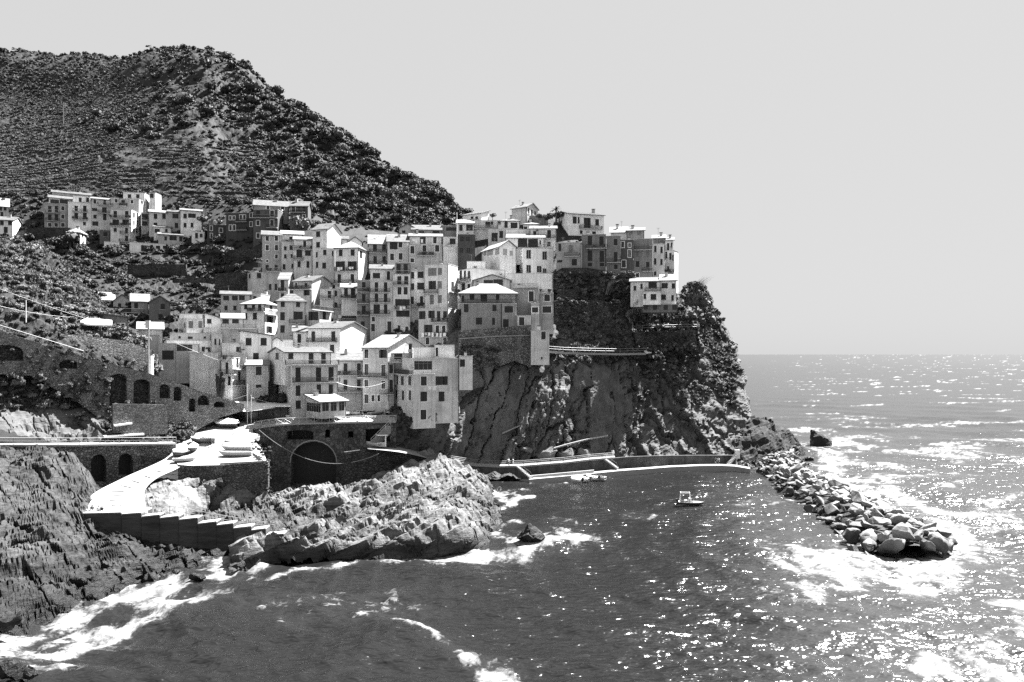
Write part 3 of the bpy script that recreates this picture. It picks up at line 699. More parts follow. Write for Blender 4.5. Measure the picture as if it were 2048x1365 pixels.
bump_ = 3.2 * fbm(flatp * 0.03, 4, 93).reshape(z.shape) * (1 - terr) + 0.8 * fbm(flatp * 0.2, 3, 94).reshape(z.shape)
crag = sstep(0.05, 0.5, fbm(flatp * 0.03, 3, 96).reshape(z.shape)) * sstep(330, 400, xx) * sstep(560, 480, xx) * sstep(260, 190, yy)
crag = 0.6 * crag
crag = np.maximum(crag, sstep(0.25, 0.6, fbm(flatp * 0.04, 3, 97).reshape(z.shape)) * sstep(600, 700, xx) * sstep(290, 330, yy) * 0.8)
P = P + Nn * (bump_ + crag * 2.0 * ridged(flatp * 0.12, 4, 95).reshape(z.shape))[..., None]
vg = np.clip(1.0 - crag * 1.1 - 0.6 * terr * sstep(0.6, 0.75, fr), 0, 1)
terrain('mountain', P, M_HILL, attrs={'veg': vg.ravel()})
HILL = (P, Nn, fr, terr, crag)

# near hillside at the left, above the stepped road
g = [[(-140, 630, 118), (-140, 590, 123), (-140, 535, 132), (-140, 480, 141), (-140, 450, 150), (-140, 470, 168)],
     [(0, 664, 129), (0, 612, 132), (0, 552, 139), (0, 502, 147), (0, 478, 155), (0, 490, 172)],
     [(100, 696, 134), (100, 642, 138), (100, 588, 144), (100, 542, 150), (100, 512, 157), (100, 522, 174)],
     [(190, 724, 140), (190, 682, 143.5), (190, 645, 147.5), (190, 614, 152), (190, 602, 157), (190, 615, 174)],
     [(260, 742, 144.5), (260, 718, 147), (260, 690, 150), (260, 668, 154), (260, 658, 158), (260, 670, 172)],
     [(312, 760, 148.5), (312, 750, 150), (312, 740, 152), (312, 735, 154), (312, 732, 158), (312, 740, 170)]]
P = loft_pts(g, 3.0); Nn = normals(P); flatp = P.reshape(-1, 3)
P = P + Nn * (0.9 * fbm(flatp * 0.25, 4, 98).reshape(P.shape[:2]) + 0.3 * ridged(flatp * 0.6, 3, 99).reshape(P.shape[:2]) - 0.3)[..., None]
xx, yy = to_px(P)
vg = np.clip(0.8 + 0.6 * fbm(flatp * 0.2, 3, 100).reshape(P.shape[:2]), 0, 1)
terrain('left_hillside', P, M_SLOPE, attrs={'veg': vg.ravel()})
LHILL = (P, Nn)

# scrubby bank between the walkway and the stepped road
g = [[(-140, 905, 108), (-140, 850, 113), (-140, 770, 118), (-140, 640, 124)],
     [(0, 893, 118.5), (0, 850, 121), (0, 770, 124), (0, 676, 130)],
     [(100, 893, 124), (100, 850, 126.5), (100, 790, 129), (100, 706, 134.5)],
     [(185, 893, 128.5), (185, 855, 131), (185, 810, 134), (185, 730, 138.5)],
     [(230, 892, 130.5), (230, 858, 132.5), (230, 815, 135.5), (230, 745, 140)],
     [(350, 886, 137), (350, 862, 139), (350, 835, 142), (350, 775, 146.5)],
     [(412, 856, 145), (412, 838, 146.5), (412, 822, 148), (412, 795, 151)],
     [(460, 838, 149), (460, 830, 150), (460, 822, 151), (460, 812, 153)]]
P = loft_pts(g, 2.6, dw=4.0); Nn = normals(P); flatp = P.reshape(-1, 3)
xx, yy = to_px(P)
rockm = np.clip(sstep(215, 150, xx) * sstep(800, 850, yy) * 1.2 + np.exp(-((xx - 190) / 16) ** 2) * sstep(770, 800, yy), 0, 1)
d = (1 - rockm) * 0.5 * fbm(flatp * 0.4, 4, 22).reshape(xx.shape)
Q = layered(P, 21, 1.0, 1.6, 0.12, 1.1)
wall_band = sstep(215, 235, xx) * sstep(860, 800, yy)
P = P + Nn * ((d - 0.2) * (1 - 0.8 * wall_band))[..., None] + (Q - P) * rockm[..., None]
terrain('scrub_bank', P, rock_mat('pale_bank_rock', 0.075, (0.3, 0.1, 1.0), 1.6, 0.25, veg=0.035, wet=False), attrs={'veg': (1 - sstep(0.3, 0.6, rockm + 0.3 * fbm(flatp * 0.5, 3, 23).reshape(xx.shape))).ravel()})
BANK = (P, Nn, rockm)
# ------------------------------------------------------------------ walls, quays, steps, terraces
def plane_of(x1, d1, x2, d2):
    a, b = np.array([(x1 - 1024) / FPX * d1, d1]), np.array([(x2 - 1024) / FPX * d2, d2])
    u = (b - a) / np.linalg.norm(b - a); n = np.array([u[1], -u[0]])
    if n @ a > 0: n = -n           # towards the viewer
    return a, u, n

def on_plane(pl, x, y):
    a, u, n = pl
    r = np.array([(x - 1024) / FPX, 1.0])
    t = (a @ n) / (r @ n)
    return np.array([r[0] * t, r[1] * t, CAM_H + (HOR - y) / FPX * t])

def arch_px(x0, x1, ytop, ybot, k=7, rise=None):
    c, hw = (x0 + x1) / 2, (x1 - x0) / 2
    rise = rise or min(hw * 1.1, (ybot - ytop) * 0.45)
    return [(x0, ybot)] + [(c - hw * math.cos(PI * i / k), ytop + rise * (1 - math.sin(PI * i / k))) for i in range(k + 1)] + [(x1, ybot)]

def holed_wall(name, pl, outer, holes, thick, m, mback=None, recess=1.2, parent=None, top=True, label=None, cat=None, openings=()):
    """upright wall traced on a vertical plane, with real recesses"""
    mb = MB(); n3 = np.array([pl[2][0], pl[2][1], 0.0])
    lo = [[on_plane(pl, *p) for p in outer]] + [[on_plane(pl, *p) for p in h] for h in holes]
    def uv(p): return Vector((float((p[:2] - pl[0]) @ pl[1]), float(p[2]), 0))
    flatp = [p for l in lo for p in l]
    for tri in tessellate_polygon([[uv(p) for p in l] for l in lo]):
        mb.poly([flatp[i] for i in tri], m)
    def band(l, dep, mm):
        for i in range(len(l)):
            p, q = l[i], l[(i + 1) % len(l)]
            mb.poly([p, q, q - n3 * dep, p - n3 * dep], mm)
    band(lo[0], thick, m)
    for k, h in enumerate(lo[1:]):
        band(h, recess, m)
        mm = mback or m
        hb = [p - n3 * recess for p in h]
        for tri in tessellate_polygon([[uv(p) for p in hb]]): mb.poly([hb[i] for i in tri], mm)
    o = mb.build(name, parent)
    if label: tag(o, label, cat)
    return o

def rail(name, pts, h=1.0, gap=1.6, rows=(1.0, 0.5), r=0.035, m=None, label=None, cat='railing', group=None, parent=None, cross=False, posts=True):
    """railing along 3-D points: posts and rails are parts"""
    m = m or M_STEEL
    pts = [np.array(p, float) for p in pts]
    t = parent or empty(name, pts[0], 0, label, cat, group)
    off = np.array(t.location) if parent is None else np.zeros(3)
    L = np.concatenate([[0], np.cumsum([np.linalg.norm(b - a) for a, b in zip(pts[:-1], pts[1:])])])
    def at(s):
        return np.array([np.interp(s, L, [p[k] for p in pts]) for k in range(3)])
    for f in rows:
        mb = MB(); mb.tube([p + (0, 0, h * f) - off for p in pts], r, m, 4); mb.build('rail', t)
    n = max(1, int(round(L[-1] / gap)))
    if posts:
        pm = MB(); pm.tube([(0, 0, 0), (0, 0, h)], r * 1.1, m, 4); pme = pm.mesh('post')
        for k in range(n + 1): link_mesh('post', pme, t, at(L[-1] * k / n) - off)
    if cross:
        mb = MB()
        for k in range(n):
            a, b = at(L[-1] * k / n) - off, at(L[-1] * (k + 1) / n) - off
            mb.tube([a + (0, 0, 0.1), b + (0, 0, h * 0.92)], r * 0.6, m, 3); mb.tube([a + (0, 0, h * 0.92), b + (0, 0, 0.1)], r * 0.6, m, 3)
        mb.build('cross_brace', t)
    return t

# ---- stepped road on its arched wall
PL = plane_of(-140, 118, 490, 148.4)
holes = [arch_px(-30, 47, 690, 722, rise=14), arch_px(119, 155, 720, 738), arch_px(219, 254, 748, 812, rise=8), arch_px(267, 300, 759, 810, rise=8),
         arch_px(319, 340, 769, 797, rise=8), arch_px(347, 363, 774, 802, rise=6), arch_px(378, 391, 797, 824, rise=6), arch_px(396, 418, 791, 811), arch_px(428, 449, 803, 815)]
holed_wall('arched_wall', PL, [(-120, 645), (0, 664), (80, 688), (160, 713), (230, 730), (300, 748), (350, 764), (400, 783), (450, 798), (488, 809), (488, 822), (440, 836), (395, 860), (300, 868), (225, 858), (150, 800), (60, 752), (-120, 742)],
           holes, 0.9, stone_mat('arch_masonry', 0.20, 2.6, 4.6), M_STONED, 1.4, label='long arched rubble wall carrying the sloping road down to the harbour', cat='wall')
pts = [(-120, 648), (0, 667), (80, 691), (160, 716), (230, 733), (300, 751), (350, 767), (400, 786), (450, 801), (490, 812)]
mb = MB(); n3 = np.array([PL[2][0], PL[2][1], 0.0])
for a, b in zip(pts[:-1], pts[1:]):
    p, q = on_plane(PL, *a), on_plane(PL, *b)
    mb.poly([p, q, q - n3 * 4.5, p - n3 * 4.5], M_CONC)
tag(mb.build('road'), kind='structure')
rail('road_railing', [on_plane(PL, x, y) - n3 * 0.3 for x, y in [(-120, 645), (-40, 656), (0, 664), (80, 688), (168, 715)]], 1.1, 2.5, (1.0, 0.55, 0.1), 0.04, label='wire mesh railing along the sloping road at the left edge')

# masonry behind the road
def simple_wall(name, x1, d1, x2, d2, outer, m, label, thick=0.8, holes=(), rec=0.8, mback=None):
    return holed_wall(name, plane_of(x1, d1, x2, d2), outer, list(holes), thick, m, mback, rec, label=label, cat='wall')
simple_wall('retaining_wall', -60, 127, 312, 150, [(120, 668), (170, 672), (250, 682), (302, 702), (306, 752), (250, 738), (180, 722), (120, 706)], M_STONEL, 'pale coursed stone retaining wall above the arched road')
simple_wall('retaining_wall', -120, 132, 200, 149, [(-120, 612), (0, 622), (60, 632), (125, 640), (150, 655), (150, 676), (60, 668), (-120, 645)], M_STONE, 'stone retaining wall under the scrub at the left edge')
simple_wall('retaining_wall', 40, 141, 220, 156, [(60, 586), (130, 600), (205, 622), (215, 640), (150, 634), (60, 622)], M_STONE, 'upper rubble wall below the bushy hillside at left')
simple_wall('masonry_block', 222, 130.5, 340, 137, [(226, 808), (330, 810), (335, 828), (335, 868), (290, 872), (226, 866)], M_STONE, 'square rubble wall under the two tall niches')
# terrace walls in the gully under the upper hamlet
for x0, x1, y0, y1, d, lab in [(255, 372, 528, 552, 221, 'dark terrace wall below the white hut'), (345, 430, 556, 566, 209, 'low terrace wall in the scrub above the long shuttered house'),
                               (430, 525, 545, 590, 208, 'tall dark terrace wall beside the weathered painted house'), (455, 525, 498, 522, 226, 'dark terrace wall under the big dark building'),
                               (55, 140, 455, 492, 250, 'dark retaining wall left of the upper hamlet')]:
    simple_wall('terrace_wall', x0, d, x1, d + 1, [(x0, y0 + 3), (x0 + (x1 - x0) * .4, y0), (x1, y0 + 1), (x1, y1), (x0, y1)], M_STONED, lab)

# ---- walkway over two arched vaults
WP = plane_of(0, 117.5, 355, 134.5)
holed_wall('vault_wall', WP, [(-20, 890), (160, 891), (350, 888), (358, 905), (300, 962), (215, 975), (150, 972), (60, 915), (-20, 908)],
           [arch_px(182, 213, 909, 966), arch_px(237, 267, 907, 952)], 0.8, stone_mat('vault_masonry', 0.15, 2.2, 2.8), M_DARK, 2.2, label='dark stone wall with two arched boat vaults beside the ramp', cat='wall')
a, u, n = WP; n3 = np.array([n[0], n[1], 0.0])
mb = MB(); q = [on_plane(WP, x, y) for x, y in ((-140, 888.5), (-20, 889), (160, 889), (352, 886.5))]
for p1, p2 in zip(q[:-1], q[1:]):
    mb.hexa([p1 + n3 * .25 - (0, 0, .3), p2 + n3 * .25 - (0, 0, .3), p2 - n3 * 3.2 - (0, 0, .3), p1 - n3 * 3.2 - (0, 0, .3), p1 + n3 * .25, p2 + n3 * .25, p2 - n3 * 3.2, p1 - n3 * 3.2], M_CONCL)
tag(mb.build('footpath'), kind='structure')
rail('walkway_railing', [p + n3 * 0.1 for p in q[1:]], 1.05, 3.0, (1.0, 0.55), 0.04, label='thin pale railing along the walkway over the vaults')
mb = MB()
for x0, x1, y in ((215, 296, 878), (236, 272, 856)):
    p1, p2 = on_plane(WP, x0, y) - n3 * 2.4, on_plane(WP, x1, y - 5) - n3 * 2.4
    mb.hexa([p1, p2, p2 - n3 * .9, p1 - n3 * .9, p1 + (0, 0, .28), p2 + (0, 0, .28), p2 - n3 * .9 + (0, 0, .28), p1 - n3 * .9 + (0, 0, .28)], M_WHITE)
    tag(mb.build('overturned_dinghy'), 'white plank hull lying upside down %s' % ('on the walkway over the vaults' if y > 870 else 'in the scrub under the tall niches'), 'boat'); mb = MB()

# ---- ramp and stone platform
P = loft_pts([[(178, 1026, 107.4), (182, 992, 115), (245, 957, 122.5), (330, 918, 131), (352, 893, 136)],
              [(240, 1026, 107.4), (238, 988, 115.5), (285, 957, 122), (345, 925, 130), (356, 905, 134)],
              [(296, 1027, 107.2), (288, 986, 116), (312, 958, 121.5), (360, 934, 127.8), (366, 915, 132.5)]], 6)
terrain('ramp', P, M_CONCL, smooth=True); RAMP_HIT = surface_hit(P)
mb = MB()
for x0, y0, x1, y1 in ((227, 1021, 257, 1021), (223, 1011.5, 253, 1011), (219, 1002, 246, 1000.5), (219, 993, 246, 991), (224, 983, 248, 984), (242, 972, 262, 976), (264, 962, 280, 967), (288, 952, 302, 957), (310, 942, 325, 945)):
    d = float(np.interp((y0 + y1) / 2, [920, 957, 990, 1026], [131, 122.3, 115.4, 107.4]))
    p, q = RAMP_HIT(x0, y0, wp(x0, y0, d)), RAMP_HIT(x1, y1, wp(x1, y1, d))
    mb.hexa([p + (0, -.09, -.15), q + (0, -.09, -.15), q + (0, .09, -.15), p + (0, .09, -.15), p + (0, -.09, .08), q + (0, -.09, .08), q + (0, .09, .08), p + (0, .09, .08)], mat('wet_timber', 0.05, 0.8))
tag(mb.build('ramp_sleepers'), 'thin timber skids set across the pale boat ramp', 'boat skids', None, 'stuff')
P = loft_pts([[(357, 932, 128), (345, 905, 134), (366, 875, 140.5), (400, 850, 147.5), (410, 843, 151)],
              [(450, 930, 128.6), (432, 900, 136), (430, 872, 141.5), (452, 851, 147.5), (460, 844, 151)],
              [(535, 926, 129), (521, 895, 137), (498, 872, 142.5), (500, 852, 147.5), (505, 846, 151)]], 6)
terrain('harbour_platform', P, M_CONCL, smooth=True); PLAT_HIT = surface_hit(P)
PLAT = P
PP = plane_of(356, 127.9, 536, 128.9)
holed_wall('platform_wall', PP, [(356, 930), (398, 934), (440, 931), (536, 924), (536, 1012), (500, 1012), (380, 1000), (364, 985), (356, 968)], [], 1.0, M_STONE, label='black rubble wall fronting the boat platform', cat='wall')
mb = MB()
A_, B_, C_, D_ = wp(533, 925, 129.1), wp(510, 908, 134.5), wp(533, 1012, 129.1), wp(510, 1000, 134.5)
mb.poly([A_, B_, D_, C_], M_STONE); E_ = wp(498, 878, 141); F_ = wp(498, 975, 141); mb.poly([B_, E_, F_, D_], M_STONE)
tag(mb.build('platform_side_wall'), 'end wall of the boat platform facing the inlet', 'wall')
def kerb(pts, wd, hgt, m, name, label):
    mb = MB(); pts = [np.array(p) for p in pts]
    for p, q in zip(pts[:-1], pts[1:]):
        t = (q - p); t[2] = 0; t /= np.linalg.norm(t); s = np.array([-t[1], t[0], 0]) * wd
        mb.hexa([p - (0, 0, .3), q - (0, 0, .3), q + s - (0, 0, .3), p + s - (0, 0, .3), p + (0, 0, hgt), q + (0, 0, hgt), q + s + (0, 0, hgt), p + s + (0, 0, hgt)], m)
    return tag(mb.build(name), label, 'parapet')
kerb([wp(440, 929.5, 128.7), wp(534, 924.5, 129), wp(509, 906, 134.5)], 0.5, 0.25, M_CONCL, 'parapet', 'white topped parapet round the corner of the boat platform')
kerb([wp(505, 896, 137.5), wp(488, 878, 141), wp(484, 866, 144), wp(496, 856, 146.5), wp(522, 851, 148)], 0.6, 0.5, M_CONCL, 'parapet', 'curved white parapet rising from the platform to the piazza')

# ---- piazza on its vaulted quay
P = loft_pts([[(470, 866, 146.5), (470, 850, 151), (470, 832, 160), (470, 822, 172)], [(520, 852.5, 148), (520, 846, 150), (520, 831, 160), (520, 820, 172)],
              [(560, 848, 148.6), (560, 842, 151), (560, 829, 160), (560, 818, 172)], [(680, 845, 149.4), (680, 840, 151), (680, 828, 160), (680, 817, 172)],
              [(790, 843, 150.6), (790, 838, 152), (790, 828, 160), (790, 818, 172)]], 8)
terrain('piazza', P, M_CONCL, smooth=True); PIAZZA_HIT = surface_hit(P)
QP = plane_of(520, 147.8, 792, 150.4)
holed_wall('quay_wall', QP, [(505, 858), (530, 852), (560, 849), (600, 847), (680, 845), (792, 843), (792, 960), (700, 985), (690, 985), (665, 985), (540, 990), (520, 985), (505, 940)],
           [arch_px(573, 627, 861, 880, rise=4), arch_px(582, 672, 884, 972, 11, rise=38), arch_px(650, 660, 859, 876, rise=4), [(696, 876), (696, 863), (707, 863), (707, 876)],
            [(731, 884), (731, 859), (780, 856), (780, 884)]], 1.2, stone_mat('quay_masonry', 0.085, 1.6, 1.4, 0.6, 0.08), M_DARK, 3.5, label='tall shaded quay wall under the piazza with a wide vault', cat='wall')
a, u, n = QP; n3 = np.array([n[0], n[1], 0.0])
mb = MB(); ring = arch_px(579, 675, 880, 930, 11, rise=46)[1:-1]
for p, q in zip(ring[:-1], ring[1:]):
    c = lambda s, f: on_plane(QP, 627 + (s[0] - 627) * f, 934 + (s[1] - 934) * f) + n3 * 0.06
    mb.poly([c(p, 1.0), c(q, 1.0), c(q, .955), c(p, .955)], M_CONC)
tag(mb.build('arch_ring'), 'grey stone ring round the wide vault of the quay', 'arch')
q = [on_plane(QP, x, y) for x, y in ((508, 856.5), (530, 852), (560, 848.6), (600, 846.6), (680, 844.6), (792, 842.6))]
kerb([p + n3 * .3 for p in q], 0.9, 0.02, M_CONCL, 'quay_edging', 'pale edging slab along the top of the shaded quay wall')
rail('piazza_railing', [p - n3 * .1 for p in q], 1.1, 1.45, (1.0,), 0.05, m=mat('grey_steel', 0.4, 0.5), cross=True, label='crossed steel railing along the edge of the piazza')
# steps down from the piazza and the landing below it
P = loft_pts([[(735, 898, 144.5), (735, 893, 149), (735, 890, 152)], [(800, 905, 146), (800, 899, 150), (800, 894, 154)], [(860, 918, 152), (860, 912, 156), (860, 908, 158)]], 6)
terrain('landing', P, M_CONC)
st = empty('staircase', wp(776, 850, 149.6), 0, 'narrow stone steps dropping from the piazza railing to the landing', 'staircase')
sb = MB(); sb.box(-.55, .55, -.25, .25, -1.6, 0, M_CONC); sme = sb.mesh('step'); L0 = np.array(st.location)
for k in range(12):
    link_mesh('step', sme, st, (wp(776 - k * 2.9, 852 + k * 3.1, 149.4 - k * 0.14) - L0))
rail('stair_railing', [wp(781, 850, 149), wp(742, 888, 147.2)], 1.0, 1.4, (1.0, 0.5), 0.04, m=mat('grey_steel', 0.4), label='grey handrail on the steps below the piazza')
holed_wall('landing_wall', plane_of(690, 144.3, 870, 152.5), [(690, 905), (735, 899), (800, 906), (868, 920), (868, 990), (690, 990)], [], 1.0, M_STONED, label='dark wall under the landing below the piazza', cat='wall')

# ---- broad steps beside the rocks
st = empty('sea_steps', wp(190, 1026, 107.4), 0, 'row of broad concrete steps descending to the right over the rocks', 'steps')
L0 = np.array(st.location)
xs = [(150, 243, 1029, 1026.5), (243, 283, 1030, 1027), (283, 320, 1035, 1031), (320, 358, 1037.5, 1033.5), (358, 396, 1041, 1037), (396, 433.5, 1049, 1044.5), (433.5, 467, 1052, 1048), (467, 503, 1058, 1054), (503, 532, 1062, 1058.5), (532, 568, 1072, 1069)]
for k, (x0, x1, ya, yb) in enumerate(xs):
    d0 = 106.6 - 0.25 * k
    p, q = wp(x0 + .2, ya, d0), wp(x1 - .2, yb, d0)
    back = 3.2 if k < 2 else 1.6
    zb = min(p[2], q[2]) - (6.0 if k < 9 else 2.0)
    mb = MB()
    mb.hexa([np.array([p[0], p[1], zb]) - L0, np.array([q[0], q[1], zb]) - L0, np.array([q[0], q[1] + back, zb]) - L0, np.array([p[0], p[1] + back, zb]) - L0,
             p - L0, q - L0, q + (0, back, 0) - L0, p + (0, back, 0) - L0], mat('shaded_stained_concrete', 0.06, 0.9, 0.5, 0.5, 0.12, 2.0, stretch=(0.4, 1, 2)))  # shade painted into the step sides as darker concrete, plus stains
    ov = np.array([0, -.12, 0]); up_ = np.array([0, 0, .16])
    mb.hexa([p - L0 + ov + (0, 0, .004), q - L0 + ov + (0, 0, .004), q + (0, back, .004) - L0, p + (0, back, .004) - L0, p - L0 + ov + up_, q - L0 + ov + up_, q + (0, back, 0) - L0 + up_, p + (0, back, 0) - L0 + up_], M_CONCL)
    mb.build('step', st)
rp = [wp(297, 1024, 106.5), wp(320, 1028, 106.6), wp(355, 1033, 106.5), wp(392, 1040, 106.3), wp(465, 1053, 105.8), wp(528, 1062, 105.4)]
rail('step_railing', [p + (0, 1.3, -.2) for p in rp], 1.15, 2.6, (1.0, 0.5), 0.045, label='two-bar pale handrail beside the broad steps')
rail('rope_fence', [wp(185, 1025, 108), wp(212, 1023, 108), wp(240, 1025, 108)], 1.0, 2.0, (1.0,), 0.03, label='low rope fence where the ramp meets the broad steps')

# ---- promenade along the foot of the cliff
def strip(name, top, width, thick, m, zlist=None):
    """paved strip: top = list of (x, y, d) of its outer edge"""
    mb = MB(); p = [wp(*t) for t in top]
    out = [(np.array([v[0], v[1], 0]) / np.linalg.norm(v[:2])) for v in p]
    for i in range(len(p) - 1):
        a, b = p[i], p[i + 1]; a2, b2 = a + out[i] * width, b + out[i + 1] * width
        a0, b0, a20, b20 = [v - (0, 0, thick if not zlist else 0) for v in (a, b, a2, b2)]
        if zlist is not None:
            for v in (a0, b0, a20, b20): v[2] = zlist
        mb.hexa([a0, b0, b20, a20, a, b, b2, a2], m)
    return mb, p, out
UP = [(800, 898, 154), (830, 905, 156), (865, 914, 158.5), (900, 922, 160.5), (950, 930, 162), (1000, 932.5, 163.4), (1040, 932, 164.5), (1080, 929, 165.8), (1130, 925, 168), (1180, 919, 170), (1230, 915, 172)]
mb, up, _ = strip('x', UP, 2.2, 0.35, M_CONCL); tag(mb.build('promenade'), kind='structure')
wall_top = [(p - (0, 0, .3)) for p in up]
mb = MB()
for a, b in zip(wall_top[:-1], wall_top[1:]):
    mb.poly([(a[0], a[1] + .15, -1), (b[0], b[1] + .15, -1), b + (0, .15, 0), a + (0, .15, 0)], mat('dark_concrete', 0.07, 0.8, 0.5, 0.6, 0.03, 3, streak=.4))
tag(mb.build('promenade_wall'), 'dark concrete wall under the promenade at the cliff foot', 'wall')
rail('promenade_railing', [p + (0, .25, .02) for p in up], 1.05, 3.2, (1.0, 0.68, 0.36), 0.035, label='three-bar railing along the promenade at the cliff foot')
UP2 = [(1212, 917.5, 171.6), (1260, 914, 174), (1300, 912.5, 175.6), (1340, 911.5, 177), (1400, 911, 179), (1472, 911, 181.5)]
mb = MB(); p2 = [wp(*t) for t in UP2]
for a, b in zip(p2[:-1], p2[1:]):
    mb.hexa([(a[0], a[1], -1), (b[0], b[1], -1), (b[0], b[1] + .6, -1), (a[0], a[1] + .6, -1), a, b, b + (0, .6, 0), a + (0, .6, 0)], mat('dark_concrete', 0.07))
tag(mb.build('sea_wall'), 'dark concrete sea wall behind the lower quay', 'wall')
LQ = [(1058, 959.5, 158), (1100, 955.5, 160.3), (1150, 951, 163), (1200, 946, 165.4), (1240, 942, 167.6), (1290, 938.5, 170), (1340, 934.5, 173), (1400, 932, 175), (1440, 931.5, 175.6), (1470, 933, 175), (1500, 938, 172.8)]
mb, lq, lo_ = strip('x', LQ, 2.4, 0.5, M_CONCL, zlist=-1.5)
tag(mb.build('quay'), kind='structure')
mb, _, _ = strip('x', [(1060, 952, 160), (1100, 948.5, 161.6), (1150, 944, 163.8), (1188, 940.5, 165.6)], 0.5, 1.2, M_CONCL); tag(mb.build('quay_kerb'), 'short white kerb above the lower quay near the moored dinghies', 'kerb')
def flight(label, p, q, n=10, wdt=.8, m=None):
    t = empty('stone_stairs', p, 0, label, 'stairs'); v = (np.array(q) - np.array(p)) / n
    s = np.array([v[0], v[1], 0]); s /= np.linalg.norm(s); side = np.array([-s[1], s[0], 0])
    if side[1] < 0: side = -side
    for k in range(n):
        a = v * k; hh = abs(v[2]); b = a + np.array([v[0], v[1], 0]) * 0.97
        lo = .35
        mb = MB(); mb.hexa([a - (0, 0, lo), b - (0, 0, lo), b + side * wdt - (0, 0, lo), a + side * wdt - (0, 0, lo), a, b, b + side * wdt, a + side * wdt], m or M_CONCL); mb.build('step', t)
    return t
flight('small stairs from promenade to the start of the lower quay', wp(1032, 933, 162.5), wp(1060, 957, 158.8))
flight('small stairs from promenade to the middle of the lower quay', wp(1209, 919, 170.6), wp(1234, 937, 168.8))
flight('short stairs at the seaward end of the lower quay', wp(1474, 912, 179.5), wp(1459, 930, 177.2), 7)
rail('stair_railing', [wp(1034, 933, 162.3), wp(1062, 955, 158.6)], 1.0, 2, (1.0,), 0.03, label='thin handrail on the first stairs to the lower quay')
rail('stair_railing', [wp(1211, 919, 170.4), wp(1234, 936, 168.6)], 1.0, 2, (1.0,), 0.03, label='thin handrail on the middle stairs to the lower quay')
mb = MB(); p = wp(1474, 909, 180.5); mb.box(p[0] - .5, p[0] + .6, p[1] - .4, p[1] + .4, p[2] - 1, p[2] + .9, M_WHITE); mb.box(p[0] - .6, p[0] + .7, p[1] - .5, p[1] + .5, p[2] + .9, p[2] + 1.05, M_CONCL)
tag(mb.build('gate_pillar'), 'white pillar at the top of the seaward stairs', 'pillar')
mb, _, _ = strip('x', [(1108, 896, 171.3), (1140, 887, 172.3), (1180, 877, 174), (1216, 870.5, 175.5)], 0.8, 0.3, M_CONCL); tag(mb.build('cliff_ledge'), 'thin white concrete ledge sloping across the foot of the cliff', 'ledge')
mb, _, _ = strip('x', [(1005, 866, 168.2), (1025, 857, 168.9), (1041, 850, 169.3)], 0.7, 0.3, M_CONC); tag(mb.build('cliff_ledge'), 'short pale ledge jutting low on the slab cliff', 'ledge')

# ---- terraces and masonry on the headland
simple_wall('bastion_wall', 915, 170.2, 1062, 173.5, [(918, 662), (1062, 650), (1062, 735), (1030, 722), (985, 738), (950, 740), (918, 775)], stone_mat('bastion_masonry', 0.15, 1.8, 2.6), 'old rubble base wall under the dark terrace house')
mb, _, _ = strip('x', [(918, 677, 170.0), (990, 672, 171.6), (1060, 670, 173.2)], 0.4, 0.25, M_CONC); tag(mb.build('string_course'), 'thin stone course across the old rubble base wall', 'ledge')
simple_wall('terrace_wall', 1262, 194, 1396, 198, [(1268, 664), (1390, 660), (1394, 690), (1330, 695), (1272, 690)], M_STONED, 'dark terrace wall with railing on the headland')
rail('terrace_railing', [wp(1266, 661, 194), (wp(1330, 658.5, 196)), wp(1394, 657.5, 198)], 1.1, 2.6, (1.0, 0.5), 0.04, label='pale railing on the headland garden terrace')
simple_wall('garden_wall', 1104, 197.5, 1230, 198.5, [(1106, 548), (1124, 536), (1175, 536), (1230, 545), (1230, 580), (1106, 600)], M_STONED, 'rough dark wall below the row of dark houses')
simple_wall('garden_wall', 1100, 194, 1190, 198, [(1120, 578), (1182, 580), (1182, 598), (1120, 600)], M_STONED, 'short garden wall among shrubs beneath the dark houses')
simple_wall('rock_wall', 1098, 185, 1270, 196, [(1112, 604), (1190, 600), (1255, 610), (1268, 690), (1180, 690), (1120, 668)], stone_mat('ivy_masonry', 0.075, 1.4, 1.8, .5, .15), 'high shaded masonry face in the middle of the headland')
mb, rp2, _ = strip('x', [(1096, 702, 178.4), (1130, 704.5, 179.5), (1180, 706, 181.6), (1240, 707, 184), (1292, 706, 187)], 1.6, 0.5, M_CONC); tag(mb.build('path'), kind='structure')
rail('path_railing', rp2, 1.1, 4.0, (1.0, 0.5), 0.04, label='long pale railing along the path across the headland')
rail('stair_railing', [wp(1255, 632, 192), wp(1272, 622, 192.6), wp(1310, 619, 193.5)], 1.1, 1.5, (1.0, .66, .33), 0.04, label='slatted railing on the landing by the headland house')
rail('stair_railing', [wp(1252, 634, 192), wp(1266, 656, 192.6)], 1.1, 1.8, (1.0, .5), 0.04, label='steep handrail below the landing by the headland house')
rail('stair_railing', [wp(1267, 617, 191), wp(1282, 602, 191.5)], 1.0, 1.2, (1.0, .66, .33), 0.04, label='railing on the outside stair of the headland house')
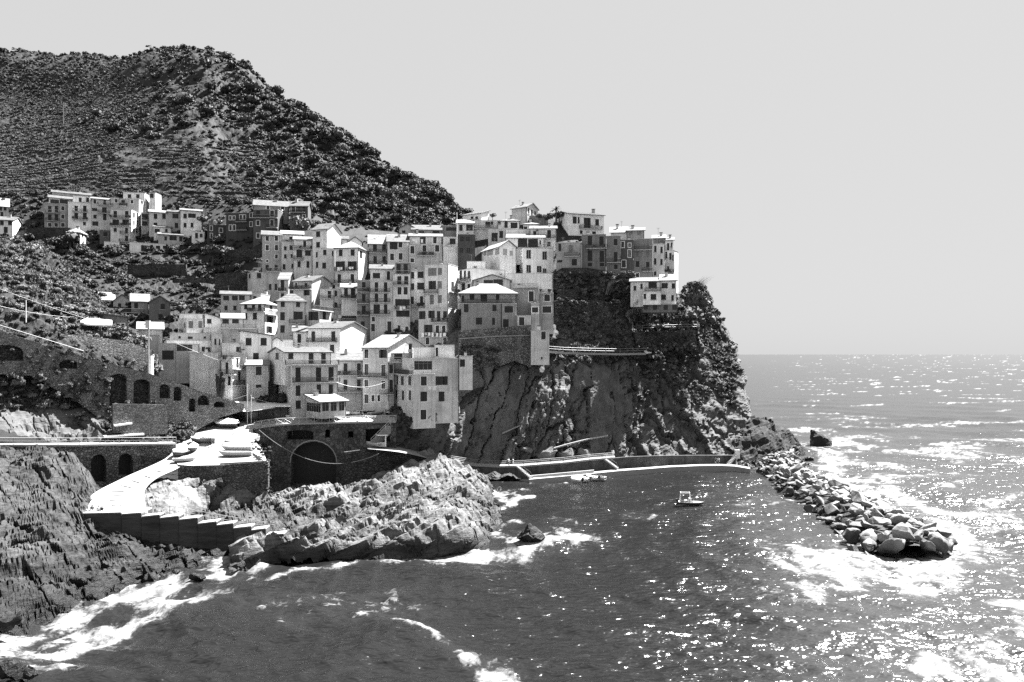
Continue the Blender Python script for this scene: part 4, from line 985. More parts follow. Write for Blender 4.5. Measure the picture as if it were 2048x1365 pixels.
# ------------------------------------------------------------------ houses
_wcache = {}
def window_mesh(kind, w, h):
    """recessed opening seen in the wall's own axes: x along, y inward, z up, origin at its lower left on the wall face"""
    w, h = round(w * 20) / 20, round(h * 20) / 20
    key = (kind, w, h)
    if key in _wcache: return _wcache[key]
    mb = MB(); R = 0.16
    if kind in 'sS':                       # closed louvred shutters: two leaves with rails
        m = M_DARK if kind == 's' else M_MID
        for a, b in ((0.0, w / 2 - .02), (w / 2 + .02, w)):
            mb.box(a, b, .07, .11, 0, h, m)
            for k in range(3): mb.box(a, b, .05, .07, h * (.04 + .31 * k), h * (.04 + .31 * k) + .26 * h, m, 'b')
        mb.box(0, w, .12, .14, 0, h, M_PANE)
    elif kind == 'p':
        mb.box(0, w, .08, .1, 0, h, mat('bright_glass', 0.3, 0.2, spec=.6)); mb.box(w / 2 - .05, w / 2 + .05, .05, .08, 0, h, M_TRIM)
        for z in (.33, .66): mb.box(0, w, .055, .08, h * z - .04, h * z + .04, M_TRIM)
    elif kind == 'g':
        n = max(2, int(round(w / 0.9)))
        mb.box(0, w, .1, .12, 0, h, M_PANE)
        for k in range(n + 1): mb.box(max(0, w * k / n - .05), min(w, w * k / n + .05), .04, .1, 0, h, M_MID)
        mb.box(0, w, .045, .1, h * .7, h * .7 + .06, M_MID)
    else:
        mb.box(0, w, R - .02, R, 0, h, M_PANE)
        mb.box(w / 2 - .035, w / 2 + .035, R - .06, R - .02, 0, h, M_IRON if kind != 'F' else M_TRIM)
        mb.box(0, w, R - .055, R - .02, h * .6, h * .6 + .06, M_IRON)
    me = mb.mesh('window'); _wcache[key] = me
    return me

def aux_mesh(kind, w, h):
    w, h = round(w * 20) / 20, round(h * 20) / 20
    key = ('x' + kind, w, h)
    if key in _wcache: return _wcache[key]
    mb = MB()
    if kind == 'frame':
        t = .16
        mb.box(-t, 0, -.04, 0.02, -t, h + t, M_PALE); mb.box(w, w + t, -.04, .02, -t, h + t, M_PALE)
        mb.box(0, w, -.04, .02, h, h + t, M_PALE); mb.box(0, w, -.04, .02, -t, 0, M_PALE)
    elif kind == 'sill':
        mb.box(-.12, w + .12, -.12, 0.05, -.1, 0, M_TRIM)
    elif kind == 'leaf':
        mb.box(0, w, 0, .05, 0, h, M_DARK)
        for k in range(3): mb.box(.04, w - .04, -.02, 0, h * (.04 + .32 * k), h * (.04 + .32 * k) + .26 * h, M_DARK, 'b')
    me = mb.mesh(kind); _wcache[key] = me
    return me

def parse(s, k=5):
    r = []
    for it in (s or '').split(';'):
        it = it.strip()
        if not it: continue
        a, b = it.split(':')
        y, h, w_ = a.split(',')
        st, xs = b.strip()[0], [float(q) for q in b.strip()[1:].split()]
        for x in xs: r.append((float(y), float(h), float(w_), st, x))
    return r

HOUSES = []
ROOFS = [M_ROOF, mat('roof_tile_dark', 0.11, 0.85, 0.35, 1.5, 0.05, 5), mat('roof_tile_pale', 0.24, 0.85, 0.25, 1.5, 0.05, 5)]
LAUN = ['white sheet over the left balcony of the hip roofed house', 'white sheet over the right balcony of the hip roofed house', 'washing on the terrace above the three framed windows', 'washing in the shaded corner below the bright lean-to roof',
        'two white cloths hung under wide shuttered windows of the tall house', 'dark washing on the left half of the full width balcony', 'dark washing on the right half of the full width balcony',
        'washing on the balcony of the last house of the headland row', 'dark washing hung outside the shabby harbour house']
RAILMESH = {}
def rail_part(parent, name, pts, h=0.95, m=None, bars=True):
    """balcony railing: rails plus balusters in one part"""
    m = m or M_IRON; mb = MB(); pts = [Vector(p) for p in pts]
    for a, b in zip(pts[:-1], pts[1:]):
        for f in (1.0, .12):
            mb.tube([a + Vector((0, 0, h * f)), b + Vector((0, 0, h * f))], .04, m, 4)
        n = max(1, int((b - a).length / .19))
        for k in range(n + 1):
            p = a.lerp(b, k / n); mb.box(p.x - .024, p.x + .024, p.y - .024, p.y + .024, p.z, p.z + h, m, 'du')
    return mb.build(name, parent)

def house(ref, d, xr, yr, roof='flat:4', alb=.5, wins='', balc='', label='', yaw=0.0, side=None, over=0.38, cat='house', drop=4.0, name='house', roofm=None, chim=0, laundry=''):
    ox, oy, sc = REF[ref]
    X = lambda x: ox + x / sc
    Yp = lambda y: oy + y / sc
    xl, xrr = X(xr[0]), X(xr[1]); xm = (xl + xrr) / 2
    psi = math.radians(yaw) + math.atan((1024 - xm) / FPX)
    c, s = math.cos(psi), math.sin(psi)
    u = np.array([c, s]); v = np.array([-s, c]); C0 = np.array([(xm - 1024) / FPX * d, d])
    def hit(x, o, e):            # sight line of column x with the plan line o + t e
        r = np.array([(x - 1024) / FPX, 1.0]); M = np.array([[r[0], -e[0]], [r[1], -e[1]]])
        return np.linalg.solve(M, o)
    tl, tr = hit(xl, C0, u)[1], hit(xrr, C0, u)[1]
    W = tr - tl; O = C0 + u * tl
    D = max(5.0, min(9.0, W * .8)); sd = None
    if side:
        sd = side[0]; sx = X(side[1]); corner = O + (u * W if sd == 'R' else 0)
        D = float(np.clip(hit(sx, corner, v)[1], 2.0, 16.0))
    def zof(y, dep): return CAM_H + (HOR - Yp(y)) / FPX * dep
    zt, zb = zof(yr[0], d), zof(yr[1], d) - drop
    org = np.array([O[0], O[1], zb]); H = zt - zb
    t = empty(name, org, psi, label, cat)
    wallm = plaster(alb)
    # ---- roof shape
    kind, *ra = roof.split(':'); ra = [float(q) for q in ra]
    rise = 0; par = 0
    if kind in ('gx', 'hip'): rise = max(.4, zof(ra[0], d + D / 2) - zt)
    elif kind == 'shed': rise = max(.3, zof(ra[0], d + D) - zt)
    elif kind == 'gf': rise = zof(ra[0], d) - zt
    elif kind == 'mono': rise = 0
    elif kind == 'flat': par = max(.12, (ra[0] if ra else 4) / sc / FPX * d)
    # ---- openings on front and visible side
    F, S = [], []
    for (y, h, w_, st, x) in parse(wins):
        w_, h = w_ * 1.14, h * 1.06
        px0, px1, py0, py1 = X(x - w_ / 2), X(x + w_ / 2), Yp(y - h / 2), Yp(y + h / 2)
        onside = sd and ((sd == 'R' and X(x) > xrr) or (sd == 'L' and X(x) < xl))
        if not onside:
            a, b = hit(px0, O, u), hit(px1, O, u); dep = (a[0] + b[0]) / 2
            z0, z1 = CAM_H + (HOR - py1) / FPX * dep - zb, CAM_H + (HOR - py0) / FPX * dep - zb
            a, b = max(.12, a[1]), min(W - .12, b[1])
            if b - a > .25: F.append([a, b, max(.1, z0), min(z1, H - .08) if kind != 'gf' else z1, st])
        else:
            o2 = O + (u * W if sd == 'R' else 0)
            a, b = hit(px0, o2, v), hit(px1, o2, v); dep = (a[0] + b[0]) / 2
            z0, z1 = CAM_H + (HOR - py1) / FPX * dep - zb, CAM_H + (HOR - py0) / FPX * dep - zb
            lo, hi = min(a[1], b[1]), max(a[1], b[1])
            lo, hi = max(.12, lo), min(D - .12, hi)
            if hi - lo > .2: S.append([lo, hi, max(.1, z0), z1, st])
    def clean(L):
        ok = []
        for q in L:
            if all(q[1] <= p[0] + .02 or q[0] >= p[1] - .02 or q[3] <= p[2] + .02 or q[2] >= p[3] - .02 for p in ok): ok.append(q)
        return ok
    F, S = clean(F), clean(S)
    mb = MB()
    def face(L, width, height, M3):
        """wall with holes; M3 maps (along, in, up) to house axes"""
        gx = sorted(set([0, width] + [q for o in L for q in o[:2]])); gz = sorted(set([0, height] + [q for o in L for q in o[2:4] if q < height]))
        for i in range(len(gx) - 1):
            for k in range(len(gz) - 1):
                cx, cz = (gx[i] + gx[i + 1]) / 2, (gz[k] + gz[k + 1]) / 2
                if any(o[0] < cx < o[1] and o[2] < cz < o[3] for o in L): continue
                mb.poly([M3(gx[i], 0, gz[k]), M3(gx[i + 1], 0, gz[k]), M3(gx[i + 1], 0, gz[k + 1]), M3(gx[i], 0, gz[k + 1])], wallm)
        for o in L:
            a, b, z0, z1 = o[:4]; r = .2
            mb.poly([M3(a, 0, z0), M3(a, r, z0), M3(a, r, z1), M3(a, 0, z1)], wallm); mb.poly([M3(b, 0, z0), M3(b, 0, z1), M3(b, r, z1), M3(b, r, z0)], wallm)
            mb.poly([M3(a, 0, z1), M3(a, r, z1), M3(b, r, z1), M3(b, 0, z1)], wallm); mb.poly([M3(a, 0, z0), M3(b, 0, z0), M3(b, r, z0), M3(a, r, z0)], wallm)
            mb.poly([M3(a, r, z0), M3(b, r, z0), M3(b, r, z1), M3(a, r, z1)], M_PANE)
    fr_ = lambda a, i, z: (a, i, z)
    rt_ = lambda a, i, z: (W - i, a, z)
    lf_ = lambda a, i, z: (i, a, z)
    topH = H
    gfw = [o for o in F if o[3] > H] if kind == 'gf' else []
    for o in gfw: o[3] = min(o[3], H + rise * .6)
    face([o for o in F if o not in gfw], W, H, fr_)
    face(S if sd == 'R' else [], D, H, rt_); face(S if sd == 'L' else [], D, H, lf_)
    mb.poly([(0, D, 0), (W, D, 0), (W, D, H), (0, D, H)], wallm)
    if kind == 'gx':
        for q in (0, W): mb.poly([(q, 0, H), (q, D, H), (q, D / 2, H + rise)], wallm)
    elif kind == 'gf':
        for q in (0, D): mb.poly([(0, q, H), (W, q, H), (W / 2, q, H + rise)], wallm)
    elif kind == 'shed':
        for q in (0, W): mb.poly([(q, 0, H), (q, D, H), (q, D, H + rise)], wallm)
        mb.poly([(0, D, H), (W, D, H), (W, D, H + rise), (0, D, H + rise)], wallm)
    elif kind == 'mono':
        zl, zr = zof(ra[0], d) - zb - H, zof(ra[1], d) - zb - H
        for q in (0, D): mb.poly([(0, q, H), (W, q, H), (W, q, H + zr), (0, q, H + zl)], wallm)
        mb.poly([(0, 0, H), (0, D, H), (0, D, H + zl), (0, 0, H + zl)], wallm); mb.poly([(W, 0, H), (W, D, H), (W, D, H + zr), (W, 0, H + zr)], wallm)
    elif kind == 'flat':
        th = .22
        mb.poly([(th, th, H - par + .0), (W - th, th, H - par), (W - th, D - th, H - par), (th, D - th, H - par)], M_CONC)
        for p, q in (((th, th), (W - th, th)), ((W - th, th), (W - th, D - th)), ((W - th, D - th), (th, D - th)), ((th, D - th), (th, th))):
            mb.poly([(p[0], p[1], H - par), (q[0], q[1], H - par), (q[0], q[1], H), (p[0], p[1], H)], wallm)
        mb.poly([(0, 0, H), (W, 0, H), (W - th, th, H), (th, th, H)], wallm); mb.poly([(W, 0, H), (W, D, H), (W - th, D - th, H), (W - th, th, H)], wallm)
        mb.poly([(W, D, H), (0, D, H), (th, D - th, H), (W - th, D - th, H)], wallm); mb.poly([(0, D, H), (0, 0, H), (th, th, H), (th, D - th, H)], wallm)
    mb.build('wall', t)
    # ---- roof part
    rm = roofm or ROOFS[int(xr[0] * 3 + xr[1]) % 3]; th = .22; e = over; ro = None
    rb = MB()
    def slab(p, lift=.02):
        lo = [np.array(q, float) + (0, 0, lift) for q in p]; hi = [q + (0, 0, th) for q in lo]
        rb.poly(lo[::-1], M_ROOFD); rb.poly(hi, rm)
        for i in range(len(lo)):
            j = (i + 1) % len(lo); rb.poly([lo[i], lo[j], hi[j], hi[i]], M_ROOFD)
    rooftop = None
    if kind == 'gx':
        k = rise / (D / 2)
        slab([(-e, -e, H - k * e), (W + e, -e, H - k * e), (W + e, D / 2, H + rise), (-e, D / 2, H + rise)]); slab([(W + e, D + e, H - k * e), (-e, D + e, H - k * e), (-e, D / 2, H + rise + .001), (W + e, D / 2, H + rise + .001)], .021)
        rooftop = lambda a: (W * a, D * .42, H + rise * .84)
        rows = [[(-e, -e + (D / 2 + e) * f, H - k * e + (rise + k * e) * f + th + .03), (W + e, -e + (D / 2 + e) * f, H - k * e + (rise + k * e) * f + th + .03)] for f in np.arange(.12, .99, .8 / max(.9, D / 2))]
    elif kind == 'gf':
        k = rise / (W / 2)
        slab([(-e, -e, H - k * e), (W / 2, -e, H + rise), (W / 2, D + e, H + rise), (-e, D + e, H - k * e)]); slab([(W / 2, -e, H + rise + .001), (W + e, -e, H - k * e), (W + e, D + e, H - k * e), (W / 2, D + e, H + rise + .001)], .021)
        rooftop = lambda a: (W * a, D * .6, H + rise * .7); rows = []
    elif kind == 'hip':
        i = min(W, D) / 2 * .95
        A, B = ((i, D / 2, H + rise), (W - i, D / 2, H + rise)) if W >= D else ((W / 2, i, H + rise), (W / 2, D - i, H + rise))
        k = rise / i; q = [(-e, -e, H - k * e), (W + e, -e, H - k * e), (W + e, D + e, H - k * e), (-e, D + e, H - k * e)]
        if W >= D: fs = [[q[0], q[1], B, A], [q[1], q[2], B], [q[2], q[3], A, B], [q[3], q[0], A]]
        else: fs = [[q[0], q[1], A], [q[1], q[2], B, A], [q[2], q[3], B], [q[3], q[0], A, B]]
        for f in fs: rb.poly([(p[0], p[1], p[2] + th) for p in f], rm)
        rb.poly([(p[0], p[1], p[2]) for p in q[::-1]], M_ROOFD)
        for a in range(4):
            b = (a + 1) % 4; rb.poly([q[a], q[b], (q[b][0], q[b][1], q[b][2] + th), (q[a][0], q[a][1], q[a][2] + th)], M_ROOFD)
        rooftop = lambda a: (W * a, D * .45, H + rise * .75)
        rows = []
        if W >= D: rows = [[(-e + (i + e) * f, -e + (D / 2 + e) * f, H - k * e + (rise + k * e) * f + th + .03), (W + e - (i + e) * f, -e + (D / 2 + e) * f, H - k * e + (rise + k * e) * f + th + .03)] for f in np.arange(.12, .95, .8 / max(.9, D / 2))]
    elif kind == 'shed':
        k = rise / D
        slab([(-e, -e, H - k * e), (W + e, -e, H - k * e), (W + e, D + e, H + rise + k * e), (-e, D + e, H + rise + k * e)])
        rooftop = lambda a: (W * a, D * .7, H + rise * .7)
        rows = [[(-e, -e + (D + e) * f, H - k * e + (rise + k * e) * f + th + .03), (W + e, -e + (D + e) * f, H - k * e + (rise + k * e) * f + th + .03)] for f in np.arange(.08, .98, .9 / max(1.2, D))]
    elif kind == 'mono':
        slab([(-e, -e, H + zl), (W + e, -e, H + zr), (W + e, D + e, H + zr), (-e, D + e, H + zl)]); rows = []
        rooftop = lambda a: (W * a, D * .6, H + zl + (zr - zl) * a)
    else:
        rows = []
        cp = MB(); oo = .08
        for (x0, x1, y0, y1) in ((-oo, W + oo, -oo, .26), (-oo, .26, .26, D - .26), (W - .26, W + oo, .26, D - .26), (-oo, W + oo, D - .26, D + oo)):
            cp.box(x0, x1, y0, y1, H + .003, H + .1, M_TRIM)
        ro = cp.build('coping', t); rooftop = lambda a: (W * a, D * .7, H - par)
    if rb.f:
        for r_ in rows:            # courses of slates standing proud
            a, b = r_; rb.tube([a, b], .05, rm, 4, False)
        ro = rb.build('roof', t)
        # stones and slipped slates lying on the roof read as specks
    rr = random.Random(int(xl * 7 + yr[0]))
    nch = chim or (1 if rr.random() < .6 and ref != 'P' else 0)
    for kk in range(nch):
        p = rooftop(rr.uniform(.15, .85)); cb = MB(); q = rr.uniform(.25, .4); hh = rr.uniform(.7, 1.3)
        cb.box(p[0] - q, p[0] + q, p[1] - q, p[1] + q, p[2] - .5, p[2] + hh, plaster(.44)); cb.box(p[0] - q - .12, p[0] + q + .12, p[1] - q - .12, p[1] + q + .12, p[2] + hh + .15, p[2] + hh + .25, M_ROOFD)
        cb.box(p[0] - q * .6, p[0] + q * .6, p[1] - q * .6, p[1] + q * .6, p[2] + hh, p[2] + hh + .15, M_IRON)
        cb.build('chimney', ro or t)
    if rr.random() < .45 and ref != 'P':
        p = rooftop(rr.uniform(.2, .8)); ab = MB(); hh = rr.uniform(1.4, 2.6)
        ab.tube([(p[0], p[1], p[2] - .3), (p[0], p[1], p[2] + hh)], .035, M_STEEL, 4)
        for q in range(3): ab.box(p[0] - .5 + .1 * q, p[0] + .5 - .1 * q, p[1] - .02, p[1] + .02, p[2] + hh - .15 * q - .05, p[2] + hh - .15 * q - .02, M_STEEL)
        ab.build('antenna', ro or t)
    # ---- windows, shutters
    for L, M_ in ((F, 'F'), (S, sd)):
        for o in L:
            a, b, z0, z1, st = o; w_, h = b - a, z1 - z0
            k2 = {'o': 'w', 'f': 'f', 'd': 'w', 'a': 'w'}.get(st, st)
            me = window_mesh(k2, w_, h)
            w2, h2 = round(w_ * 20) / 20, round(h * 20) / 20
            wo = link_mesh('window', me, t)
            if M_ == 'F': wo.location = (a, 0.005, z0)
            elif M_ == 'R': wo.location = (W - .005, a, z0); wo.rotation_euler = (0, 0, PI / 2)
            else: wo.location = (.005, b, z0); wo.rotation_euler = (0, 0, -PI / 2)
            if o in gfw: wo.location = (a, -.18, z0)
            wo.scale = (w_ / max(w2, .05), 1, h / max(h2, .05))
            if st in 'fF': link_mesh('frame', aux_mesh('frame', w2, h2), wo)
            elif h < 1.9 and st in 's': link_mesh('sill', aux_mesh('sill', w2, h2), wo)
            if st == 'o':
                lw = w2 * .30
                lm = aux_mesh('leaf', lw, h2)
                # the pixel width takes in the open leaves
                link_mesh('shutter', lm, wo, (-.01, -.06, 0)); link_mesh('shutter', lm, wo, (w2 - lw + .01, -.06, 0))
    # ---- balconies
    for it in (balc or '').split(';'):
        if not it.strip(): continue
        x0, x1, y = [float(q) for q in it.split(',')[:3]]
        xmid = (x0 + x1) / 2
        onside = sd and ((sd == 'R' and X(xmid) > xrr) or (sd == 'L' and X(xmid) < xl))
        o2, e2 = (O + (u * W if sd == 'R' else 0), v) if onside else (O, u)
        a, b = hit(X(x0), o2, e2), hit(X(x1), o2, e2); dep = (a[0] + b[0]) / 2
        z = CAM_H + (HOR - Yp(y)) / FPX * (dep - .6) - zb
        lo, hi = sorted((a[1], b[1]))
        bm = MB(); bm.box(0, hi - lo, -.85, -.004, -.14, 0, M_TRIM)
        bo = bm.build('balcony', t)
        if not onside: bo.location = (lo, 0, z)
        elif sd == 'R': bo.location = (W, lo, z); bo.rotation_euler = (0, 0, PI / 2)
        else: bo.location = (0, hi, z); bo.rotation_euler = (0, 0, -PI / 2)
        Lb = hi - lo
        rail_part(bo, 'railing', [(.04, -.05, 0), (.04, -.8, 0), (Lb - .04, -.8, 0), (Lb - .04, -.05, 0)])
        if rr.random() < .35:
            pm = MB()
            for q in range(rr.randint(2, 5)):
                xx_ = rr.uniform(.2, max(.3, Lb - .2)); pm.box(xx_ - .18, xx_ + .18, -.78, -.45, .0, .3, M_MID); 
                for j in range(7):
                    p = Vector((xx_ + rr.uniform(-.3, .3), -.6 + rr.uniform(-.2, .2), .4 + rr.uniform(0, .45))); s_ = .14
                    pm.poly([p + Vector((-s_, rr.uniform(-s_, s_), -s_)), p + Vector((s_, rr.uniform(-s_, s_), -s_)), p + Vector((s_, 0, s_)), p + Vector((-s_, 0, s_))], mat('leaf', 0.06))
            tag(pm.build('flower_pots', bo), kind='stuff')
    # laundry lines
    for it in (laundry or '').split(';'):
        if not it.strip(): continue
        x0, x1, y = [float(q) for q in it.split(',')]
        a, b = hit(X(x0), O, u), hit(X(x1), O, u); z = CAM_H + (HOR - Yp(y)) / FPX * a[0] - zb
        wp0 = [tuple(O + u * q[1] - v * 1.0) for q in (a, b)]
        lt = empty('laundry', (wp0[0][0], wp0[0][1], z + zb), psi, LAUN.pop(0), 'laundry')
        n = max(2, int((b[1] - a[1]) / .75)); lm = MB(); lm.tube([(0, 0, 0), (b[1] - a[1], 0, -.03)], .015, M_STEEL, 3); lm.build('line', lt)
        for q in range(n):
            if rr.random() < .15: continue
            x = (b[1] - a[1]) * (q + .1) / n; ww = (b[1] - a[1]) / n * rr.uniform(.5, .85); hh = rr.uniform(.5, 1.1); j = rr.uniform(-.08, .08)
            sb = MB(); sb.hexa([(x, -.02, -hh), (x + ww, -.02 + j, -hh * rr.uniform(.8, 1)), (x + ww, .02 + j, -hh), (x, .02, -hh), (x, -.02, 0), (x + ww, -.02, 0), (x + ww, .02, 0), (x, .02, 0)], rr.choice([M_CLOTH, M_CLOTH, M_MID, M_TRIM])); sb.build('garment', lt)
    # rain pipe down the corner of larger fronts
    if W > 4.5 and rr.random() < .7:
        pm = MB(); pm.tube([(W - .12, -.09, H - .1), (W - .12, -.09, 0)], .06, M_IRON, 5); pm.build('drainpipe', t)
    HOUSES.append((t, W, D, H, u, v, O, zb))
    return t
# upper hamlet ------------------------------------------------------
house('A', 262, (-60, 68), (205, 310), 'gx:150', .48, '225,35,20:s5 40;275,40,20:s15', label='grey gabled house at the left edge above a white house', side=None)
house('A', 250, (-60, 100), (318, 470), 'gx:298', .8, '340,32,26:s78 15;395,45,28:s45;335,20,14:s140;410,50,14:s155', label='white house with gabled side wall at the left edge of the hamlet', yaw=-16, side=('R', 178))
house('A', 256, (350, 535), (190, 425), 'flat:8', .40, '232,48,24:s392 445;298,48,24:s392 445;225,30,22:f495;290,30,22:f495;355,28,24:f392 442 495', '358,470,258;358,470,322', 'dark grey house with paired balconies, leftmost of the upper hamlet')
house('A', 260, (385, 565), (148, 190), 'shed:132', .45, '172,32,60:w430 505', '', 'low rooftop loggia with pale awning above the dark grey house')
house('A', 255, (535, 720), (180, 400), 'flat:6', .84, '228,45,24:s600 668;284,45,26:s600 668;345,25,20:s665', '570,690,250;570,690,312', 'bright white house front beside the dark grey house in the upper hamlet')
house('A', 259, (575, 745), (132, 180), 'flat:6', .74, '158,34,20:s632 690', '', 'white penthouse set back above the bright white house front')
house('A', 266, (410, 715), (112, 140), 'gx:102', .5, '128,14,24:s480 600 690', '', 'long low house with a pale roof, topmost of the upper hamlet')
house('A', 257, (722, 870), (155, 420), 'gx:147', .54, '172,30,20:f747;180,40,18:s825;235,22,36:o745;238,40,30:o822;290,28,22:s748;292,50,24:s825;345,32,40:o750', '765,890,198;770,870,262', 'mid grey house right of the bright white front, with two stacked balconies')
house('A', 258.6, (872, 936), (142, 260), 'flat:4', .52, '165,26,18:f915', '', 'narrow grey house squeezed behind the white corner house in the upper hamlet')
house('A', 257.6, (940, 1095), (152, 290), 'flat:4', .44, '182,40,24:s970;173,26,20:f1040;180,24,14:s1118', '942,1003,205', 'grey house with a bright right side above the white corner house', -20, ('R', 1140))
house('A', 262, (970, 1140), (102, 165), 'flat:4', .6, '130,30,24:s1020 1085', '', 'two windowed top house at the upper right of the hamlet', -18, ('R', 1180))
house('A', 264, (1175, 1225), (104, 185), 'flat:4', .62, '125,34,28:s1195', '', 'small white house highest at the right end of the hamlet', -25, ('R', 1270))
house('A', 250, (870, 1035), (235, 520), 'flat:6', .66, '272,50,24:s908 998;335,40,44:o912 990;395,28,22:s907;402,46,22:s997;465,46,22:s997;278,40,14:s1055 1082;340,36,12:s1055 1080;402,32,12:s1055 1078', '872,1030,300;872,1030,362;950,1033,425;942,1033,488', 'tall white corner house with four balconies in the middle of the hamlet', -22, ('R', 1110))
house('A', 256, (1113, 1172), (260, 390), 'flat:4', .4, '290,40,44:s1142;345,36,40:s1142', '1113,1172,322', 'dark recessed loggia house right of the tall corner house')
house('A', 254, (1175, 1325), (258, 390), 'gx:246', .6, '288,38,24:s1225 1292;352,28,26:s1225', '', 'pale house with three shuttered windows below the terraced slope')
house('A', 255, (1325, 1420), (255, 400), 'gx:245', .46, '286,34,40:o1382;360,40,24:s1390', '', 'grey house between two pale houses at the right of the hamlet')
house('A', 254, (1422, 1590), (245, 400), 'gx:236', .84, '285,34,24:s1458;283,32,52:o1512;357,34,20:s1458 1512', '', 'white cottage with arched doors at the right end of the hamlet')
house('A', 246, (530, 632), (412, 590), 'hip:390', .84, '432,30,36:o558 605;498,34,36:o557 606;440,28,12:s650 672;500,34,14:s655', '', 'small two storey white house with hip roof in front of the hamlet', -22, ('R', 690))
house('A', 247, (820, 940), (490, 600), 'flat:26', .84, '530,30,18:s845;545,50,20:s872', '', 'little white house with a balustraded roof below the corner house')
house('A', 246.5, (897, 962), (522, 625), 'flat:4', .22, '545,30,22:f928', '', 'dark cube hut left of the white hut', -25, ('R', 1010))
house('A', 251, (785, 865), (397, 520), 'flat:4', .24, '430,34,26:s830', '', 'dark stone hut left of the tall corner house')
house('A', 252, (1212, 1350), (375, 470), 'shed:362', .68, '402,30,36:s1238;400,24,18:s1310', '', 'low pale house with sloping roof under the three window house')
house('A', 249, (1248, 1440), (435, 520), 'gx:426', .48, '462,30,18:s1305;460,32,48:o1363;467,38,24:s1425', '', 'low grey house with open shutters above the long white terrace house')
house('A', 247, (1020, 1440), (503, 580), 'flat:6', .78, '540,44,50:o1140;525,24,18:s1195;532,24,30:s1245 1300', '', 'long low white terrace house at the foot of the hamlet')
house('A', 245.5, (1018, 1130), (568, 640), 'flat:4', .84, '593,25,20:s1042;600,34,16:s1072;600,15,14:s1140', '', 'white hut at the bottom of the hamlet above the dark terrace wall', -18, ('R', 1162))
house('A', 250, (1510, 1610), (410, 520), 'flat:14', .78, '440,40,20:s1548;440,28,20:f1585', '', 'small white house with battlement-like parapet beside the dark building', -15, ('R', 1632))
house('A', 248, (1632, 1785), (355, 500), 'flat:4', .20, '382,34,16:f1664;398,30,22:f1740;440,34,14:f1665;455,40,36:s1735', '', 'dark annexe with pale window frames left of the big dark building')
house('B', 243, (205, 420), (262, 475), 'flat:8', .20, '300,28,14:f238 268;295,34,16:f322 350;280,32,16:f402;378,40,16:f240 270;350,34,16:f402', '285,375,330;290,375,395', 'left wing of the big dark building, with narrow framed windows', -22)
house('B', 236, (420, 612), (235, 475), 'flat:10', .21, '268,44,26:s458;265,44,26:f568;340,36,22:f457;340,46,24:f567;440,36,22:f458;265,36,20:f658;345,50,20:s658', '422,612,298;528,612,376', 'big dark building with long balcony on the hillside', -18, ('R', 680))
house('B', 241, (425, 700), (207, 245), 'gx:170', .3, '222,26,22:f535 650', '', 'set-back top storey with bright roof on the big dark building')
house('B', 240.5, (712, 850), (207, 330), 'gx:176', .22, '232,40,26:f735;230,36,16:s780 818;290,30,16:f820', '715,830,255', 'right wing of the big dark building half hidden by a tree', -12)
# middle of the village, left part ------------------------------------
house('B', 214, (490, 640), (438, 730), 'shed:412', .42, '462,36,22:f530 602;535,40,22:f530 602;605,30,20:f602;640,16,14:f530;690,36,22:s530 600', '', 'weathered house with faded painted panels at the left end of the tall row')
house('B', 213, (642, 738), (490, 770), 'flat:6', .58, '540,30,18:s672;535,34,20:o718;603,30,18:s672;600,26,14:s722;685,40,20:s662;680,36,14:s728', '', 'narrow pale house right of the weathered painted house')
house('B', 217, (640, 812), (432, 490), 'shed:410', .78, '462,24,26:s718', '645,735,500', 'white penthouse with awning behind the narrow pale house')
house('B', 212, (740, 885), (475, 740), 'shed:456', .66, '505,44,20:s825;580,60,38:o782;578,40,38:o850;665,44,22:s780;668,50,20:s850', '738,880,545;740,815,628', 'light house with striped awning left of the square tower house')
house('B', 211, (887, 1000), (392, 740), 'gx:352', .70, '428,42,28:s930;512,42,26:s930;590,40,12:s920;670,44,16:s922', '', 'square tower house with bright gabled right wall', -35, ('R', 1110))
house('B', 209, (955, 1062), (540, 820), 'flat:4', .6, '572,40,22:s983;676,44,26:s978;580,40,10:s1045', '', 'plain pale house with pipes under the square tower house')
house('B', 207, (1064, 1250), (535, 870), 'hip:498', .64, '575,50,26:s1108;573,48,28:s1202;680,70,62:o1105;680,70,60:o1200;778,64,24:s1097 1200;590,56,20:s1268', '1062,1140,718;1155,1235,718;1062,1240,815', 'hip roofed house with white sheets over its balconies', -20, ('R', 1330), laundry='1065,1138,692;1158,1225,690')
house('B', 217, (1005, 1165), (468, 560), 'shed:450', .55, '500,36,26:s1040', '', 'low house with pipes behind the hip roofed house')
house('B', 219, (1167, 1275), (492, 560), 'gf:452', .74, '', '', 'blank pale gable behind the hip roofed house')
house('B', 214, (1330, 1475), (502, 720), 'gx:440', .40, '530,56,26:s1378 1450;630,52,24:s1380 1450', '1332,1470,575;1332,1470,668', 'grey house with two rows of balconies under a long pale roof')
house('B', 213, (1477, 1642), (490, 720), 'shed:440', .56, '518,56,52:o1525;508,48,26:f1578;604,50,26:f1580;608,50,26:f1513', '', 'light house with four white framed windows beside the long pale roof')
house('B', 211, (1645, 1913), (512, 680), 'flat:4', .46, '552,56,28:f1673;556,76,28:f1768;536,58,28:f1868;635,30,26:f1672', '1715,1842,595', 'grey house with three white framed windows and an iron balcony', laundry='1650,1760,470')
house('B', 215.5, (1650, 1905), (448, 520), 'gx:430', .52, '478,50,40:s1755;475,50,24:f1850', '', 'set-back upper storey with arched opening over the three framed windows')
house('B', 212, (1915, 2035), (528, 640), 'flat:6', .82, '', '', 'blank white terrace block beside the netted dark house')
house('B', 216, (1915, 2035), (452, 530), 'flat:6', .56, '485,44,40:s1990', '', 'small house with roof terrace plants above the blank white block')
house('B', 222, (1570, 1700), (385, 450), 'gf:350', .48, '410,20,24:s1605', '', 'grey gable standing against the wooded mountain foot')
